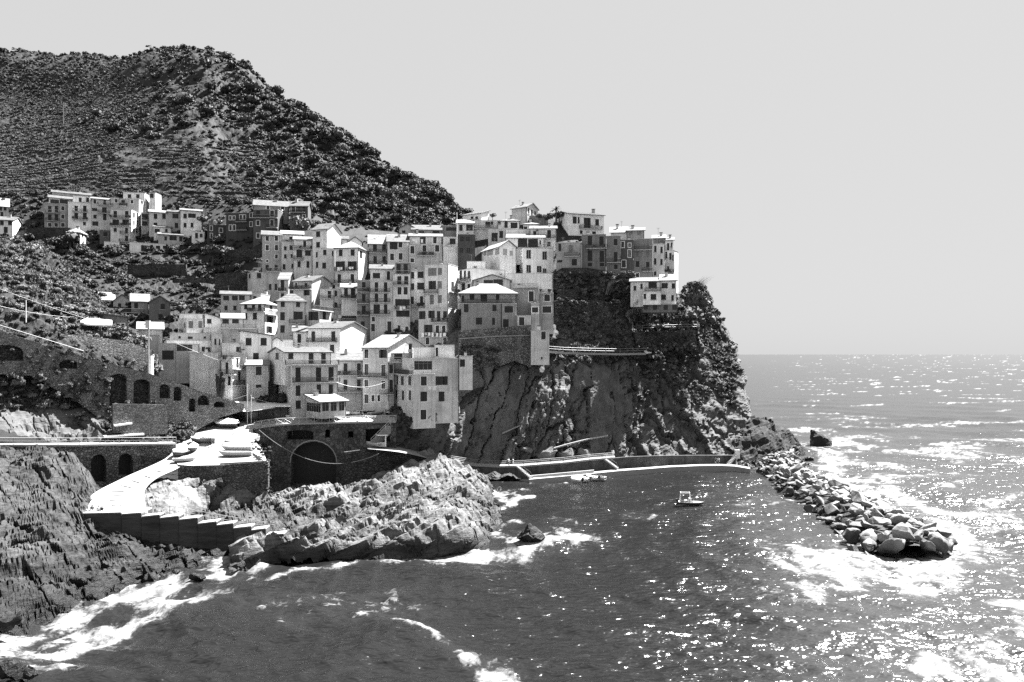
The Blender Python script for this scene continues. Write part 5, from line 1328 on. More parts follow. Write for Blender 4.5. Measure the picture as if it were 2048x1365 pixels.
house('B', 220, (1672, 1900), (397, 460), 'shed:365', .4, '420,30,70:w1730;418,30,50:w1860', '', 'low house with loggia below the grey gable')
house('B', 224, (1900, 2040), (362, 420), 'flat:4', .32, '388,26,80:w1985', '', 'dark flat roofed loggia on the skyline left of the pole')
house('B', 205, (410, 535), (730, 905), 'flat:6', .5, '755,40,30:s465;760,34,14:s390', '', 'grey terrace roofed house at the left end of the lower row', 14, ('L', 375), chim=2)
house('B', 206.5, (537, 640), (730, 900), 'flat:4', .5, '845,46,18:w552 598', '530,635,722', 'house with two arched doors beside the terrace roofed house')
house('B', 203, (622, 698), (783, 950), 'gx:736', .5, '830,80,24:s650;910,30,22:s650', '622,678,878', 'narrow house with bright pitched roof and one iron balcony', -20, ('R', 738))
house('B', 200, (735, 880), (800, 950), 'gx:765', .48, '826,30,14:f757;830,30,20:s835;890,40,40:o840', '720,880,862', 'house with a ridge roof, wide balcony and plain right gable', -36, ('R', 1035))
house('B', 194, (165, 400), (905, 1065), 'gx:884', .46, '932,34,38:o205 275;930,34,38:o330 372;1010,36,22:s205 275', '', 'long shuttered house with vine pergola at its left')
house('B', 195.5, (402, 480), (900, 980), 'flat:4', .44, '936,36,24:s432', '', 'small grey block right of the long shuttered house', -25, ('R', 560))
house('B', 188, (325, 512), (978, 1210), 'hip:935', .72, '998,40,22:s360 420;1000,56,22:s470;1075,50,28:s357 432;1000,40,20:s560;1100,46,40:o550;1180,50,40:o545', '380,515,1038;512,605,1062', 'white house with broad bright hip roof beside the big hip roofed house', -28, ('R', 608))
house('B', 184, (608, 832), (955, 1260), 'hip:905', .50, '978,46,28:s652 772;1075,60,32:s650;1070,60,62:o772;1176,56,30:s650;1160,40,34:s772', '700,830,1132', 'big grey house with stone weighted hip roof and flower balcony')
house('B', 185, (836, 942), (1035, 1190), 'flat:4', .5, '1072,64,66:o893;1070,60,24:s980', '860,1030,1028', 'annexe with a railed roof terrace right of the big hip roofed house', -28, ('R', 1040))
house('B', 196.5, (945, 1050), (862, 970), 'flat:6', .62, '905,56,24:s1020', '950,1045,935', 'pale house with curved terrace wall in the middle of the village')
house('B', 197.5, (1050, 1112), (862, 1110), 'flat:6', .55, '895,44,18:s1070;985,36,18:s1070', '1050,1108,1010', 'slim pale house with water pipe beside the curved terrace wall')
house('B', 194, (1115, 1232), (852, 950), 'shed:826', .68, '882,56,26:s1150;890,76,30:s1205', '1110,1235,935', 'small house with bright lean-to roof left of the dark balconied house')
house('B', 195.5, (1115, 1237), (945, 1130), 'flat:4', .40, '972,60,22:s1148;970,56,20:s1212;1060,70,24:s1215', '1120,1230,1090', 'shaded grey house below the bright lean-to roof', laundry='1050,1120,1068')
house('B', 191, (1238, 1340), (792, 1230), 'flat:4', .36, '835,54,24:s1290;930,56,24:s1290;1025,60,26:s1290;1140,46,26:s1282', '1237,1330,882;1237,1330,972;1237,1330,1065', 'dark narrow house with three stacked balconies, left of the light one')
house('B', 190, (1342, 1520), (800, 1240), 'flat:6', .60, '845,72,24:s1390 1462;935,72,24:s1390 1462;1020,72,44:s1392;1020,72,24:s1462;1098,34,22:f1366;1165,56,26:f1363;1160,84,28:f1492', '1342,1495,885;1342,1495,965;1342,1495,1058', 'tall light house with three stacked balconies and a tiled penthouse')
house('B', 193, (1342, 1522), (705, 810), 'shed:678', .62, '755,64,22:s1484;755,40,50:s1390', '', 'penthouse with bright tiled roof and terrace on the tall light house')
house('B', 190.2, (1522, 1655), (745, 1230), 'flat:4', .62, '792,62,28:s1570 1625;875,56,28:f1571 1620;965,46,100:o1595;1055,46,92:o1598;1170,44,20:f1568;1180,44,22:f1630', '1520,1640,828;1530,1650,1020', 'tall light house with washing under wide shuttered windows', laundry='1545,1620,1000')
house('B', 192.5, (1540, 1660), (655, 750), 'flat:3', .3, '698,66,28:s1565 1620', '1525,1650,745', 'dark rooftop pergola room over the tall house with washing')
house('B', 194, (1657, 1770), (720, 1220), 'flat:6', .66, '752,50,22:s1675;748,50,42:s1738;842,50,22:s1675;838,52,46:o1738;950,56,22:s1672;955,70,22:s1745', '1660,1770,1000', 'plain light house with small shutters between two tall houses')
house('B', 192, (1772, 1955), (668, 1040), 'flat:6', .6, '726,58,58:S1830;722,54,28:S1890;830,62,50:o1830;828,56,30:S1888;945,70,28:S1826;940,60,28:S1888;840,70,20:s1990', '1770,1878,892;1960,2028,888', 'broad light house with grey shutters and roof garden', -24, ('R', 2030))
house('B', 183, (1722, 1955), (1015, 1325), 'flat:5', .50, '1066,60,44:o1750;1060,54,42:o1823;1075,76,24:s1880;1065,56,26:s1930;1172,56,56:o1798;1180,60,24:f1870;1178,56,24:f1920;1270,50,24:f1792 1930', '1828,1955,1120;1755,1955,1235', 'house with a full width balcony of dark washing above the gable roof', -22, ('R', 2044), laundry='1755,1860,1205;1870,1950,1208')
house('B', 178, (735, 862), (1200, 1440), 'shed:1160', .78, '1250,66,26:s782', '', 'low white wing with bright lean-to roof left of the wide white gable house')
house('B', 176, (852, 1105), (1172, 1470), 'gx:1125', .76, '1236,80,26:s892;1234,76,28:s1050;1330,60,30:s1040', '852,1080,1278', 'wide white house with bright roof and big blank right gable', -36, ('R', 1310))
# headland, upper part --------------------------------------------------
house('C', 208, (1050, 1220), (435, 700), 'flat:4', .06, '480,40,30:w1090 1150;590,44,30:w1085 1155', '', 'black house wrapped in building net between two white blocks')
house('C', 222, (1045, 1205), (330, 440), 'shed:302', .58, '372,56,30:s1082;370,56,56:o1165', '', 'pale house with three dark windows beside the rooftop pole')
house('C', 228, (1100, 1280), (242, 320), 'shed:226', .74, '272,24,24:s1190 1235', '', 'white house with thin antenna wires on the left skyline', -36, ('R', 1355))
house('C', 225, (1207, 1445), (300, 420), 'flat:6', .58, '335,44,44:s1345;325,30,20:s1385', '1207,1440,378', 'pale house with curtained balcony under the skyline')
house('C', 232, (1577, 1725), (178, 300), 'gx:148', .48, '205,50,12:s1743;222,54,14:s1773;230,40,12:s1805', '', 'highest house of the village with pyramid chimney and right gable', -36, ('R', 1832))
house('C', 216, (1347, 1512), (385, 530), 'flat:8', .52, '462,80,52:s1410;436,66,32:s1474', '', 'grey house with parapet and a wide dark doorway')
house('C', 219.5, (1470, 1650), (305, 400), 'hip:288', .58, '340,60,28:s1522;348,54,60:f1600', '', 'small house with wide white framed window under a stony roof')
house('C', 217, (1515, 1760), (388, 450), 'flat:4', .64, '', '', 'low pale wall house with air conditioner below the stony roof', chim=1)
house('C', 224, (1690, 1845), (338, 400), 'hip:325', .53, '375,30,32:s1710', '', 'little house with shallow hip roof right of the stony roof')
house('C', 227, (1750, 1920), (255, 330), 'flat:6', .28, '', '', 'dark box wall in front of the highest house')
house('C', 213, (1760, 2012), (382, 620), 'shed:362', .6, '428,48,30:s1803;436,80,32:s1942;530,40,30:s1940', '1880,2000,472', 'light house with dark eave and one balcony left of the white pillar')
house('C', 207, (1530, 1895), (472, 590), 'shed:440', .7, '515,80,80:s1683;520,78,84:s1785;512,40,14:f1855', '1640,1990,565', 'white top storey with two wide shuttered doors and a dark eave')
house('C', 204, (1688, 1985), (572, 840), 'flat:0', .84, '630,80,38:F1742;642,76,38:F1898;772,72,38:F1742;775,60,40:F1845;790,40,30:F1898', '', 'tall bright white house with four dark framed windows', 12, ('L', 1635))
house('C', 202, (1462, 1622), (560, 880), 'gf:500', .80, '606,58,34:p1512;618,44,26:p1572;615,52,20:p1318;610,54,52:p1365;602,56,36:p1436', '', 'white gabled house with pale glazed windows in the centre of the headland', 26, ('L', 1285))
house('C', 196, (1182, 1515), (778, 1010), 'flat:12', .84, '830,90,22:s1080;830,70,22:s1160;830,80,18:s1120;950,70,30:s1105;950,60,26:s1160', '1052,1178,895', 'white block with roof terrace and dark balconies on its left side', 30, ('L', 1050))
house('C', 200, (1140, 1330), (700, 790), 'flat:8', .82, '', '', 'white rooftop hut with pale awning on the white block')
house('C', 188, (1205, 1565), (888, 1020), 'gf:832', .42, '915,64,80:w1350;912,72,80:w1445', '', 'grey gabled house with large arched glazing')
house('C', 178, (1085, 1610), (1002, 1112), 'hip:925', .38, '1045,86,56:s1305;1062,60,40:s1090;1045,60,40:s1190;1050,60,30:s1440', '1060,1620,1107', 'open terrace house with bright stone weighted hip roof', over=.8)
house('C', 176.5, (1085, 1480), (1112, 1410), 'flat:2', .34, '1155,76,38:s1133;1155,60,34:s1408;1282,66,52:s1258;1285,66,24:s1400', '', 'dark plastered house standing on the old rubble base wall')
house('C', 176.2, (1482, 1625), (1112, 1400), 'flat:2', .36, '1168,62,72:s1548;1310,90,48:s1520', '', 'dark narrow house part right of the plastered house, above the base wall')
house('C', 184, (1592, 1838), (948, 1140), 'flat:4', .36, '1040,96,42:f1768', '1592,1835,948', 'grey house with glass railed roof terrace above the pergola')
house('C', 186, (1842, 1985), (1008, 1250), 'flat:4', .40, '1055,60,48:f1922;1168,60,76:f1920', '1842,1983,1005', 'grey house with two framed windows at the right of the pergola')
house('C', 192, (1532, 1980), (818, 990), 'flat:4', .6, '', '', 'blank pale retaining house wall beneath the tall bright white house')
house('C', 180, (1767, 1845), (1108, 1260), 'flat:4', .38, '1172,50,54:f1805', '', 'low house under a vine pergola beside the tower-like house')
house('C', 175, (1627, 1765), (1228, 1440), 'flat:3', .48, '1282,74,46:f1675', '', 'small grey house with one large framed window under the pergola')
house('D', 171, (248, 396), (1132, 1396), 'flat:2', .52, '1170,58,30:s349;1352,18,12:s335', '', 'tall narrow house clinging to the top of the slab cliff', drop=0.3, chim=0)
# headland row on the right ------------------------------------------------
house('D', 222, (548, 835), (200, 375), 'gx:188', .74, '243,54,28:s600;245,50,14:s632;265,76,46:o700;262,50,26:s780;340,26,20:s652;346,20,26:s755;270,40,16:s488', '635,815,312', 'pale house with long top balcony on the skyline right of the palm', 22, ('L', 458))
house('D', 200, (452, 655), (425, 665), 'flat:2', .38, '463,58,20:s480;475,56,32:S570;575,20,36:s480;582,50,36:s597', '515,640,532', 'grey house with one white balcony slab, leftmost of the dark row')
house('D', 201, (657, 850), (360, 665), 'flat:4', .28, '408,72,30:s722;412,70,30:s815;530,82,32:s722;535,84,32:s818;602,30,30:s722 818', '690,862,468', 'dark grey house with wide balcony and awning in the headland row')
house('D', 200.2, (853, 968), (372, 670), 'flat:3', .28, '422,50,26:s928;540,76,26:s928;620,36,24:s930', '858,970,582', 'dark house with low balcony left of the black house')
house('D', 202, (970, 1070), (402, 715), 'flat:3', .085, '440,44,22:f984;445,30,18:F1040;512,56,20:F1040;595,54,28:f994;672,30,24:f990', '', 'black narrow house with white framed windows')
house('D', 204, (1072, 1225), (395, 730), 'flat:2', .32, '510,50,22:S1105 1185;598,46,24:s1104;600,40,24:s1186;690,40,22:f1104', '1075,1225,480;1142,1228,652', 'grey house with a bowed corner balcony right of the black house')
house('D', 214, (890, 1022), (345, 420), 'shed:308', .53, '', '', 'pale lean-to roofed house on the skyline behind the dark row')
house('D', 213, (1022, 1158), (330, 420), 'shed:312', .33, '350,30,28:S1050 1115', '', 'dark skyline house with shallow eave behind the bowed balcony house')
house('D', 208, (1228, 1320), (435, 715), 'flat:2', .60, '475,48,16:s1247;483,48,16:s1297;575,48,16:s1246;580,46,16:s1296;672,30,16:s1245', '', 'light house with six dark windows near the end of the headland row')
house('D', 212, (1228, 1325), (392, 445), 'shed:372', .3, '', '', 'dark roof storey above the light six window house')
house('D', 211, (1325, 1392), (408, 510), 'shed:390', .6, '460,60,16:s1350;450,50,10:s1378', '', 'slim white house with overhanging roof at the end of the row')
house('D', 209, (1322, 1400), (490, 715), 'flat:2', .55, '525,52,14:s1335;535,52,16:s1368;545,44,10:s1388;640,50,14:s1350', '1330,1398,668', 'house with washing on its balcony, last of the headland row', -20, ('R', 1432), laundry='1330,1380,570')
house('D', 190, (1290, 1415), (730, 935), 'shed:690', .7, '770,40,44:o1322;772,40,24:s1392;862,40,36:s1312;868,44,18:s1385', '', 'right part of the headland villa with bright sloping roof', drop=.3)
house('D', 188.5, (1147, 1290), (822, 920), 'flat:2', .82, '855,40,18:s1163;860,44,40:s1232', '', 'white bay of the headland villa carrying a slatted balcony', drop=.1)
house('D', 191, (1048, 1290), (738, 930), 'shed:712', .62, '790,36,18:s1083;775,40,16:s1136;765,50,60:s1225', '1165,1295,815', 'left part of the headland villa with recessed balcony', drop=.3)
house('D', 189.6, (1150, 1425), (922, 975), 'flat:2', .26, '945,36,30:w1170 1245 1330 1400', '', 'shaded undercroft storey with arches below the headland villa', drop=.3)
# harbour side ---------------------------------------------------------
house('E', 171, (472, 640), (295, 460), 'flat:8', .60, '352,66,40:S514;352,66,38:S612;360,54,16:S450', '', 'pale house with two arched grey shutters and a stepped parapet', 18, ('L', 385))
house('E', 173, (395, 640), (247, 320), 'flat:20', .62, '', '', 'roof terrace block with parapet behind the two arched shutters')
house('E', 175, (655, 825), (292, 400), 'mono:240:292', .70, '318,46,40:s700', '', 'white house with long slanting roof above the balustrade')
house('E', 176, (827, 1050), (295, 400), 'shed:250', .5, '318,46,60:s865;320,40,60:s965', '', 'shaded porch with thin bright roof beside the slanting roof')
bt = house('E', 171.5, (642, 1195), (388, 460), 'flat:4', .52, '', '820,1175,388', 'long pale terrace wall with white balustrade in front of the porch')
house('E', 168, (302, 718), (440, 540), 'flat:3', .48, '482,24,22:s400;485,24,44:s508;484,22,20:s655', '', 'grey house with a row of small windows above the garage roof')
house('E', 174, (-20, 230), (402, 540), 'shed:340', .58, '', '', 'low house with broad bright roof beside the white utility pole')
house('E', 169, (100, 192), (462, 720), 'flat:4', .60, '', '', 'plain pale house wall right of the white utility pole')
house('E', 161, (187, 362), (545, 920), 'flat:6', .48, '660,88,104:s282', '', 'grey garage house with one wide black opening')
house('E', 162.5, (364, 597), (550, 760), 'flat:6', .52, '588,60,148:g445', '', 'pale house with a wide glazed veranda beside the garage')
house('E', 164.5, (270, 715), (515, 640), 'flat:10', .72, '602,40,50:s690;600,48,30:f640', '', 'long white roof terrace above the glazed veranda')
house('E', 159, (502, 815), (640, 940), 'flat:12', .54, '', '', 'blank walled pale block beside the tall cactus')
house('E', 158, (822, 935), (690, 1110), 'flat:6', .78, '790,106,24:s878;920,90,26:s902;740,90,22:s985;880,100,22:s1005', '815,950,705;815,975,855;938,1078,800;938,1070,960', 'white stair house with stacked slab balconies above the canopy', -34, ('R', 1075))
house('E', 160.5, (937, 1072), (645, 790), 'flat:4', .40, '725,70,30:s990', '', 'grey house behind the slab balconies')
house('E', 165, (722, 830), (450, 650), 'flat:4', .50, '525,60,18:s762;530,60,12:s805', '', 'slim grey house left of the bright white house with two square windows')
house('E', 163.5, (830, 1042), (540, 660), 'flat:8', .55, '603,48,42:s996', '', 'low pale house with a terrace under the bright white house')
house('E', 166.5, (1012, 1338), (468, 745), 'mono:420:466', .86, '525,72,52:s1098;525,72,54:s1250;678,74,50:s1172', '', 'bright white house with slanting roofline and two square windows')
house('E', 160, (1075, 1295), (765, 1030), 'shed:722', .48, '820,80,50:s1200;975,30,50:s1200', '', 'grey house with bright lean-to roof left of the four storey house')
house('E', 154, (1538, 2000), (757, 1262), 'flat:0', .52, '858,136,46:s1598;855,132,46:s1805;850,130,44:s1932;1020,100,42:s1598;1008,98,40:s1808;1008,98,38:s1930;1162,80,46:s1600;835,90,30:s1384;1010,90,30:s1382', '1540,2015,935;1466,2005,758', 'large grey house on the piazza with two full width balconies', 14, ('L', 1299))
house('E', 155, (1470, 1930), (637, 770), 'gx:588', .56, '668,66,46:s1525;692,100,44:s1730;692,100,42:s1855;672,64,30:s1385', '', 'top storey with bright roof and left gable on the large piazza house', 14, ('L', 1292))
house('F', 149.5, (690, 905), (785, 895), 'shed:722', .48, '828,70,50:g730;826,70,44:g800;824,70,40:g868;832,70,110:g625', '', 'glazed bar pavilion with bright slanting roof on the piazza', 30, ('L', 566), cat='pavilion', name='pavilion', over=.5, drop=.7)
house('F', 166, (837, 1045), (435, 720), 'shed:368', .50, '505,90,28:s900 1015;640,84,28:s900 1015', '835,1050,560;835,1050,700', 'house with bright lean-to roof, chimney box and two long balconies', chim=1)
house('F', 161, (1048, 1262), (325, 830), 'gx:222', .50, '375,70,30:f1080;376,66,56:o1220;510,88,30:f1080;518,92,32:f1225;632,64,30:f1080;640,64,30:f1225;760,70,30:f1080;755,50,20:f1135;755,50,20:f1185;290,54,20:S1468', '1025,1255,578', 'tall grey house with white framed windows and speckled pitched roof', -42, ('R', 1600))
house('F', 159.5, (1266, 1312), (455, 810), 'flat:4', .48, '505,70,28:s1290;650,100,26:s1290', '1190,1310,720;1265,1400,445', 'slim house strip with iron balconies right of the speckled roof house')
house('F', 160.5, (1290, 1472), (372, 480), 'flat:2', .44, '398,50,60:s1350;350,24,34:s1458', '', 'terrace room with awning behind the shabby harbour house')
house('F', 152, (1480, 1668), (552, 950), 'flat:0', .58, '608,74,44:f1568;740,78,50:s1568;895,80,44:f1565;600,70,30:o1332;605,70,22:s1385 1448;725,76,16:s1332;730,80,18:s1390 1450;850,50,28:s1360', '1314,1478,548', 'shabby harbour house with peeling plaster at the cliff foot', 20, ('L', 1314), drop=1.5, laundry='1590,1662,655')
house('F', 154.3, (1482, 1868), (418, 930), 'flat:4', .60, '475,70,140:g1560;605,70,88:o1720;740,80,44:s1720', '', 'upper block with glazed terrace on the shabby harbour house', 20, drop=1.0)
house('F', 157, (1662, 1830), (302, 440), 'flat:3', .74, '360,70,18:s1680', '', 'white roof hut with air conditioner above the shabby harbour house')
house('F', 157.5, (1480, 1660), (322, 410), 'flat:3', .74, '', '', 'white parapet block left of the roof hut with air conditioner')
house('F', 155, (1872, 1985), (397, 520), 'flat:4', .64, '455,60,36:o1898', '', 'small white house tail tucked against the rubble base wall')
house('F', 174, (278, 350), (262, 330), 'gf:240', .68, '', '', 'tiny white gabled hut behind the large piazza house')
house('F', 174.5, (352, 452), (258, 330), 'flat:3', .74, '', '', 'low white wall block right of the tiny gabled hut')
# houses in the gully at the left ----------------------------------------
house('A', 196, (782, 905), (950, 1080), 'shed:897', .52, '1000,40,20:s828;1005,44,24:s890', '', 'low house with bright lean-to roof peeking over the bushy hillside')
house('A', 190, (1035, 1170), (958, 1150), 'gx:906', .40, '992,40,26:s1072;1085,50,26:s1070', '965,1135,1045', 'shaded middle house with balcony between two gables in the gully')
house('A', 193, (892, 1032), (958, 1080), 'gf:906', .52, '1000,50,22:s942', '', 'pale left gable of the twin house in the gully')
house('A', 188, (1174, 1342), (968, 1160), 'gf:918', .26, '1000,42,30:s1282;1082,44,30:s1265', '', 'dark gable facing the harbour in the gully below the terraces')
house('A', 150, (565, 1010), (1085, 1200), 'mono:1036:1082', .30, '1160,50,24:f930;1160,50,20:f968;1150,60,60:w850;1140,60,60:w740', '', 'hillside restaurant with long bright slanting roof', cat='restaurant', name='restaurant', over=.4)
# ------------------------------------------------------------------ breakwater boulders
import bmesh
M_BOULDER = rock_mat('boulder_rock', 0.19, (0.8, 0.8, 0.8), 0.9, 0.10, 0.6, 1.45)
def boulder_mesh(k, sharp=True):
    r = random.Random(100 + k); bm = bmesh.new()
    n = 12 if sharp else 20
    for i in range(n):
        v = Vector((r.gauss(0, 1), r.gauss(0, 1), r.gauss(0, 1))).normalized()
        v = Vector((v.x * r.uniform(.8, 1.25), v.y * r.uniform(.7, 1.1), v.z * r.uniform(.55, .8)))
        bm.verts.new(v)
    res = bmesh.ops.convex_hull(bm, input=bm.verts)
    bmesh.ops.delete(bm, geom=list({g for g in res['geom_unused'] + res['geom_interior'] if isinstance(g, bmesh.types.BMVert) and g.is_valid}), context='VERTS')
    bmesh.ops.dissolve_limit(bm, angle_limit=.3, verts=bm.verts, edges=bm.edges)
    bmesh.ops.bevel(bm, geom=bm.edges[:], offset=.045 if sharp else .14, segments=1 if sharp else 2, affect='EDGES', clamp_overlap=True)
    bmesh.ops.triangulate(bm, faces=bm.faces)
    if True:
        bmesh.ops.subdivide_edges(bm, edges=[e for e in bm.edges if e.calc_length() > .5], cuts=1, use_grid_fill=True)
        co = np.array([v.co for v in bm.verts]); nn = 0.11 * fbm(co * 2.6 + k * 9.1, 3, k)
        for v, q in zip(bm.verts, nn): v.co += v.co.normalized() * float(q)
    me = bpy.data.meshes.new('boulder'); bm.to_mesh(me); bm.free(); me.materials.append(M_BOULDER)
    me.shade_flat() if sharp else me.shade_smooth()
    return me
BM_ = [boulder_mesh(k) for k in range(14)] + [boulder_mesh(20 + k, False) for k in range(7)]
rr = random.Random(5); placed = []
tries = 0
while len(placed) < 298 and tries < 9000:
    tries += 1
    d = rr.uniform(100.5, 187)
    f = (187 - d) / 86.5
    cx = float(np.interp(d, [100, 105, 119, 150, 178, 188], [53.5, 54.8, 57.2, 58.8, 63.2, 69.5])); hw = float(np.interp(d, [100, 106, 115, 150, 187], [5.5, 7.6, 6.6, 5.4, 5.4]))
    o = rr.uniform(-1, 1)
    r_ = (0.78 + 0.72 * f) * rr.uniform(.55, 1.2)
    x = cx + o * hw
    if any((x - p[0]) ** 2 + (d - p[1]) ** 2 < (.64 * (r_ + p[2])) ** 2 for p in placed): continue
    placed.append((x, d, r_, o))
placed.sort(key=lambda p: -p[1])
for k, (x, d, r_, o) in enumerate(placed):
    rnd = d < 118 and rr.random() < .25
    me = BM_[14 + rr.randrange(7)] if rnd else BM_[rr.randrange(14)]
    endf = min(1, (d - 99) / 5)
    z = (2.9 * (1 - o * o) * (.35 + .65 * endf)) + rr.uniform(-.4, .7) - .3
    ob = link_mesh('boulder', me, None, (x, d, z)); ob.rotation_euler = (rr.uniform(-.7, .7), rr.uniform(-.7, .7), rr.uniform(0, 6.28))
    ob.scale = (r_ * rr.uniform(.95, 1.3), r_ * rr.uniform(.9, 1.15), r_ * rr.uniform(.85, 1.15))
    part_ = 'landward end' if d > 160 else 'middle' if d > 128 else 'seaward head'
    tag(ob, 'pale boulder among the others heaped on the %s of the breakwater' % part_, 'boulder', 'breakwater boulders at the ' + part_)
mb = MB(); ds = np.linspace(101.5, 188, 24)
sec = []
for d in ds:
    cx = float(np.interp(d, [100, 105, 119, 150, 178, 188], [53.5, 54.8, 57.2, 58.8, 63.2, 69.5])); hw = float(np.interp(d, [100, 106, 115, 150, 187], [4.5, 7.0, 6.2, 5.2, 5.2]))
    sec.append([(cx + hw * q, d, -1.0 + 2.2 * (1 - q * q)) for q in (-1, -.6, -.2, .2, .6, 1)])
for a, b in zip(sec[:-1], sec[1:]):
    for i in range(5): mb.poly([a[i], a[i + 1], b[i + 1], b[i]], M_ROCKD)
tag(mb.build('breakwater_core'), kind='structure')

def lone_rock(name, loc, r, label, seed, m=None, pts=16, squash=(1, 1, 1), rz=0):
    rq = random.Random(seed); bm = bmesh.new()
    for i in range(pts):
        v = Vector((rq.gauss(0, 1), rq.gauss(0, 1), rq.gauss(0, 1))).normalized() * rq.uniform(.8, 1.15); bm.verts.new((v.x * squash[0], v.y * squash[1], v.z * squash[2]))
    res = bmesh.ops.convex_hull(bm, input=bm.verts)
    bmesh.ops.delete(bm, geom=list({g for g in res['geom_unused'] + res['geom_interior'] if isinstance(g, bmesh.types.BMVert) and g.is_valid}), context='VERTS')
    bmesh.ops.triangulate(bm, faces=bm.faces)
    for _ in range(4): bmesh.ops.subdivide_edges(bm, edges=[e for e in bm.edges if e.calc_length() > .16], cuts=1, use_grid_fill=True)
    co = np.array([v.co for v in bm.verts]) * r + np.array(loc); q = layered(co[:, None, :] * 1.0, seed, .55, r * .4).reshape(-1, 3) - np.array(loc)
    for v, c in zip(bm.verts, q): v.co = Vector(c)
    me = bpy.data.meshes.new(name); bm.to_mesh(me); bm.free(); me.materials.append(m or M_ROCKD); me.shade_flat()
    return tag(link_mesh(name, me, None, loc, rz), label, 'rock')
# sea stack behind the breakwater: a wedge with an upright left face
mb = MB(); c = wpz(1641, 889, 0)
c = wpz(1641, 890, 0); W_ = 5.6
V_ = [(-.5, -.3, -.25), (.42, -.35, -.25), (.5, .3, -.25), (-.46, .4, -.25), (-.47, -.22, .42), (-.44, .3, .80), (-.38, 0, .84), (-.1, -.25, .50), (.1, .3, .66), (.34, -.2, .34), (.5, .1, .40), (.62, .05, .30), (.3, .35, .42)]
bm = bmesh.new()
for v in V_: bm.verts.new((v[0] * W_, v[1] * W_, v[2] * W_))
bmesh.ops.convex_hull(bm, input=bm.verts); bmesh.ops.triangulate(bm, faces=bm.faces)
for _ in range(4): bmesh.ops.subdivide_edges(bm, edges=[e for e in bm.edges if e.calc_length() > .5], cuts=1, use_grid_fill=True)
co = np.array([v.co for v in bm.verts]) + c; q = layered(co[:, None, :], 61, .35, 1.4).reshape(-1, 3) - c
for v, p in zip(bm.verts, q): v.co = Vector(p)
me = bpy.data.meshes.new('sea_stack'); bm.to_mesh(me); bm.free(); me.materials.append(M_ROCKD); me.shade_flat()
tag(link_mesh('sea_stack', me, None, c), 'dark wedge shaped rock standing in the foam beyond the breakwater', 'rock')
lone_rock('sea_rock', wpz(1060, 1076, .5), 2.0, 'low black rock with surf breaking over it in front of the rock spur', 5, squash=(1.15, .8, .75))
lone_rock('sea_rock', wpz(1112, 1068, .1), .8, 'small black rock awash right of the surf covered rock', 6, squash=(1.1, .8, .6))
lone_rock('sea_rock', wpz(392, 1151, .2), .75, 'rounded dark stone awash at the left shore', 7, squash=(1.3, .9, .8))
lone_rock('sea_rock', wpz(352, 1153, .1), .5, 'small dark stone left of the rounded stone awash', 8, squash=(1, .9, .8))
lone_rock('sea_rock', wpz(8, 1258, .4), 1.3, 'black rock in the surf at the left edge', 9, squash=(1.3, .9, .8))
for q, (x, y, r_) in enumerate([(20, 1350, 1.2), (48, 1345, .8), (8, 1325, .8), (60, 1362, .7)]):
    lone_rock('sea_rock', wpz(x, y, .1), r_, ['largest dark wet rock in the bottom left corner', 'small wet rock right of the largest one in the bottom corner', 'wet rock above the largest one in the bottom left corner', 'lowest small wet rock in the bottom left corner'][q], 70 + q, squash=(1.1, .9, .8))
lone_rock('sea_rock', wpz(1618, 915, .6), 1.4, 'dark rock between the breakwater and the headland point', 12, squash=(1.1, .9, .8))
lone_rock('sea_rock', wpz(990, 958, .3), 4.2, 'flat dark rock ledge in the water below the promenade', 13, squash=(1.5, .8, .28))
for q, (x, y, d, s) in enumerate([(1010, 888, 169, 2.2), (1050, 892, 170, 1.8), (1090, 900, 171, 2.4), (1130, 902, 172.2, 2.2), (1170, 900, 173.5, 2.4), (1205, 903, 175, 1.8), (1148, 885, 173.6, 1.6)]):
    lone_rock('rubble_rock', wp(x, y + 6, d + .6), s * .95, ['grey rock fallen below the slab cliff, first from the left', 'smaller grey rock second from the left under the slab cliff', 'grey rock in the rubble under the start of the sloping ledge', 'grey rock in the rubble under the middle of the sloping ledge',
              'grey rock in the rubble behind the middle stairs', 'last grey rock of the rubble right of the middle stairs', 'grey rock lying on the rubble close under the sloping ledge'][q], 40 + q, M_CLIFF, 14, (1.25, .9, .6))

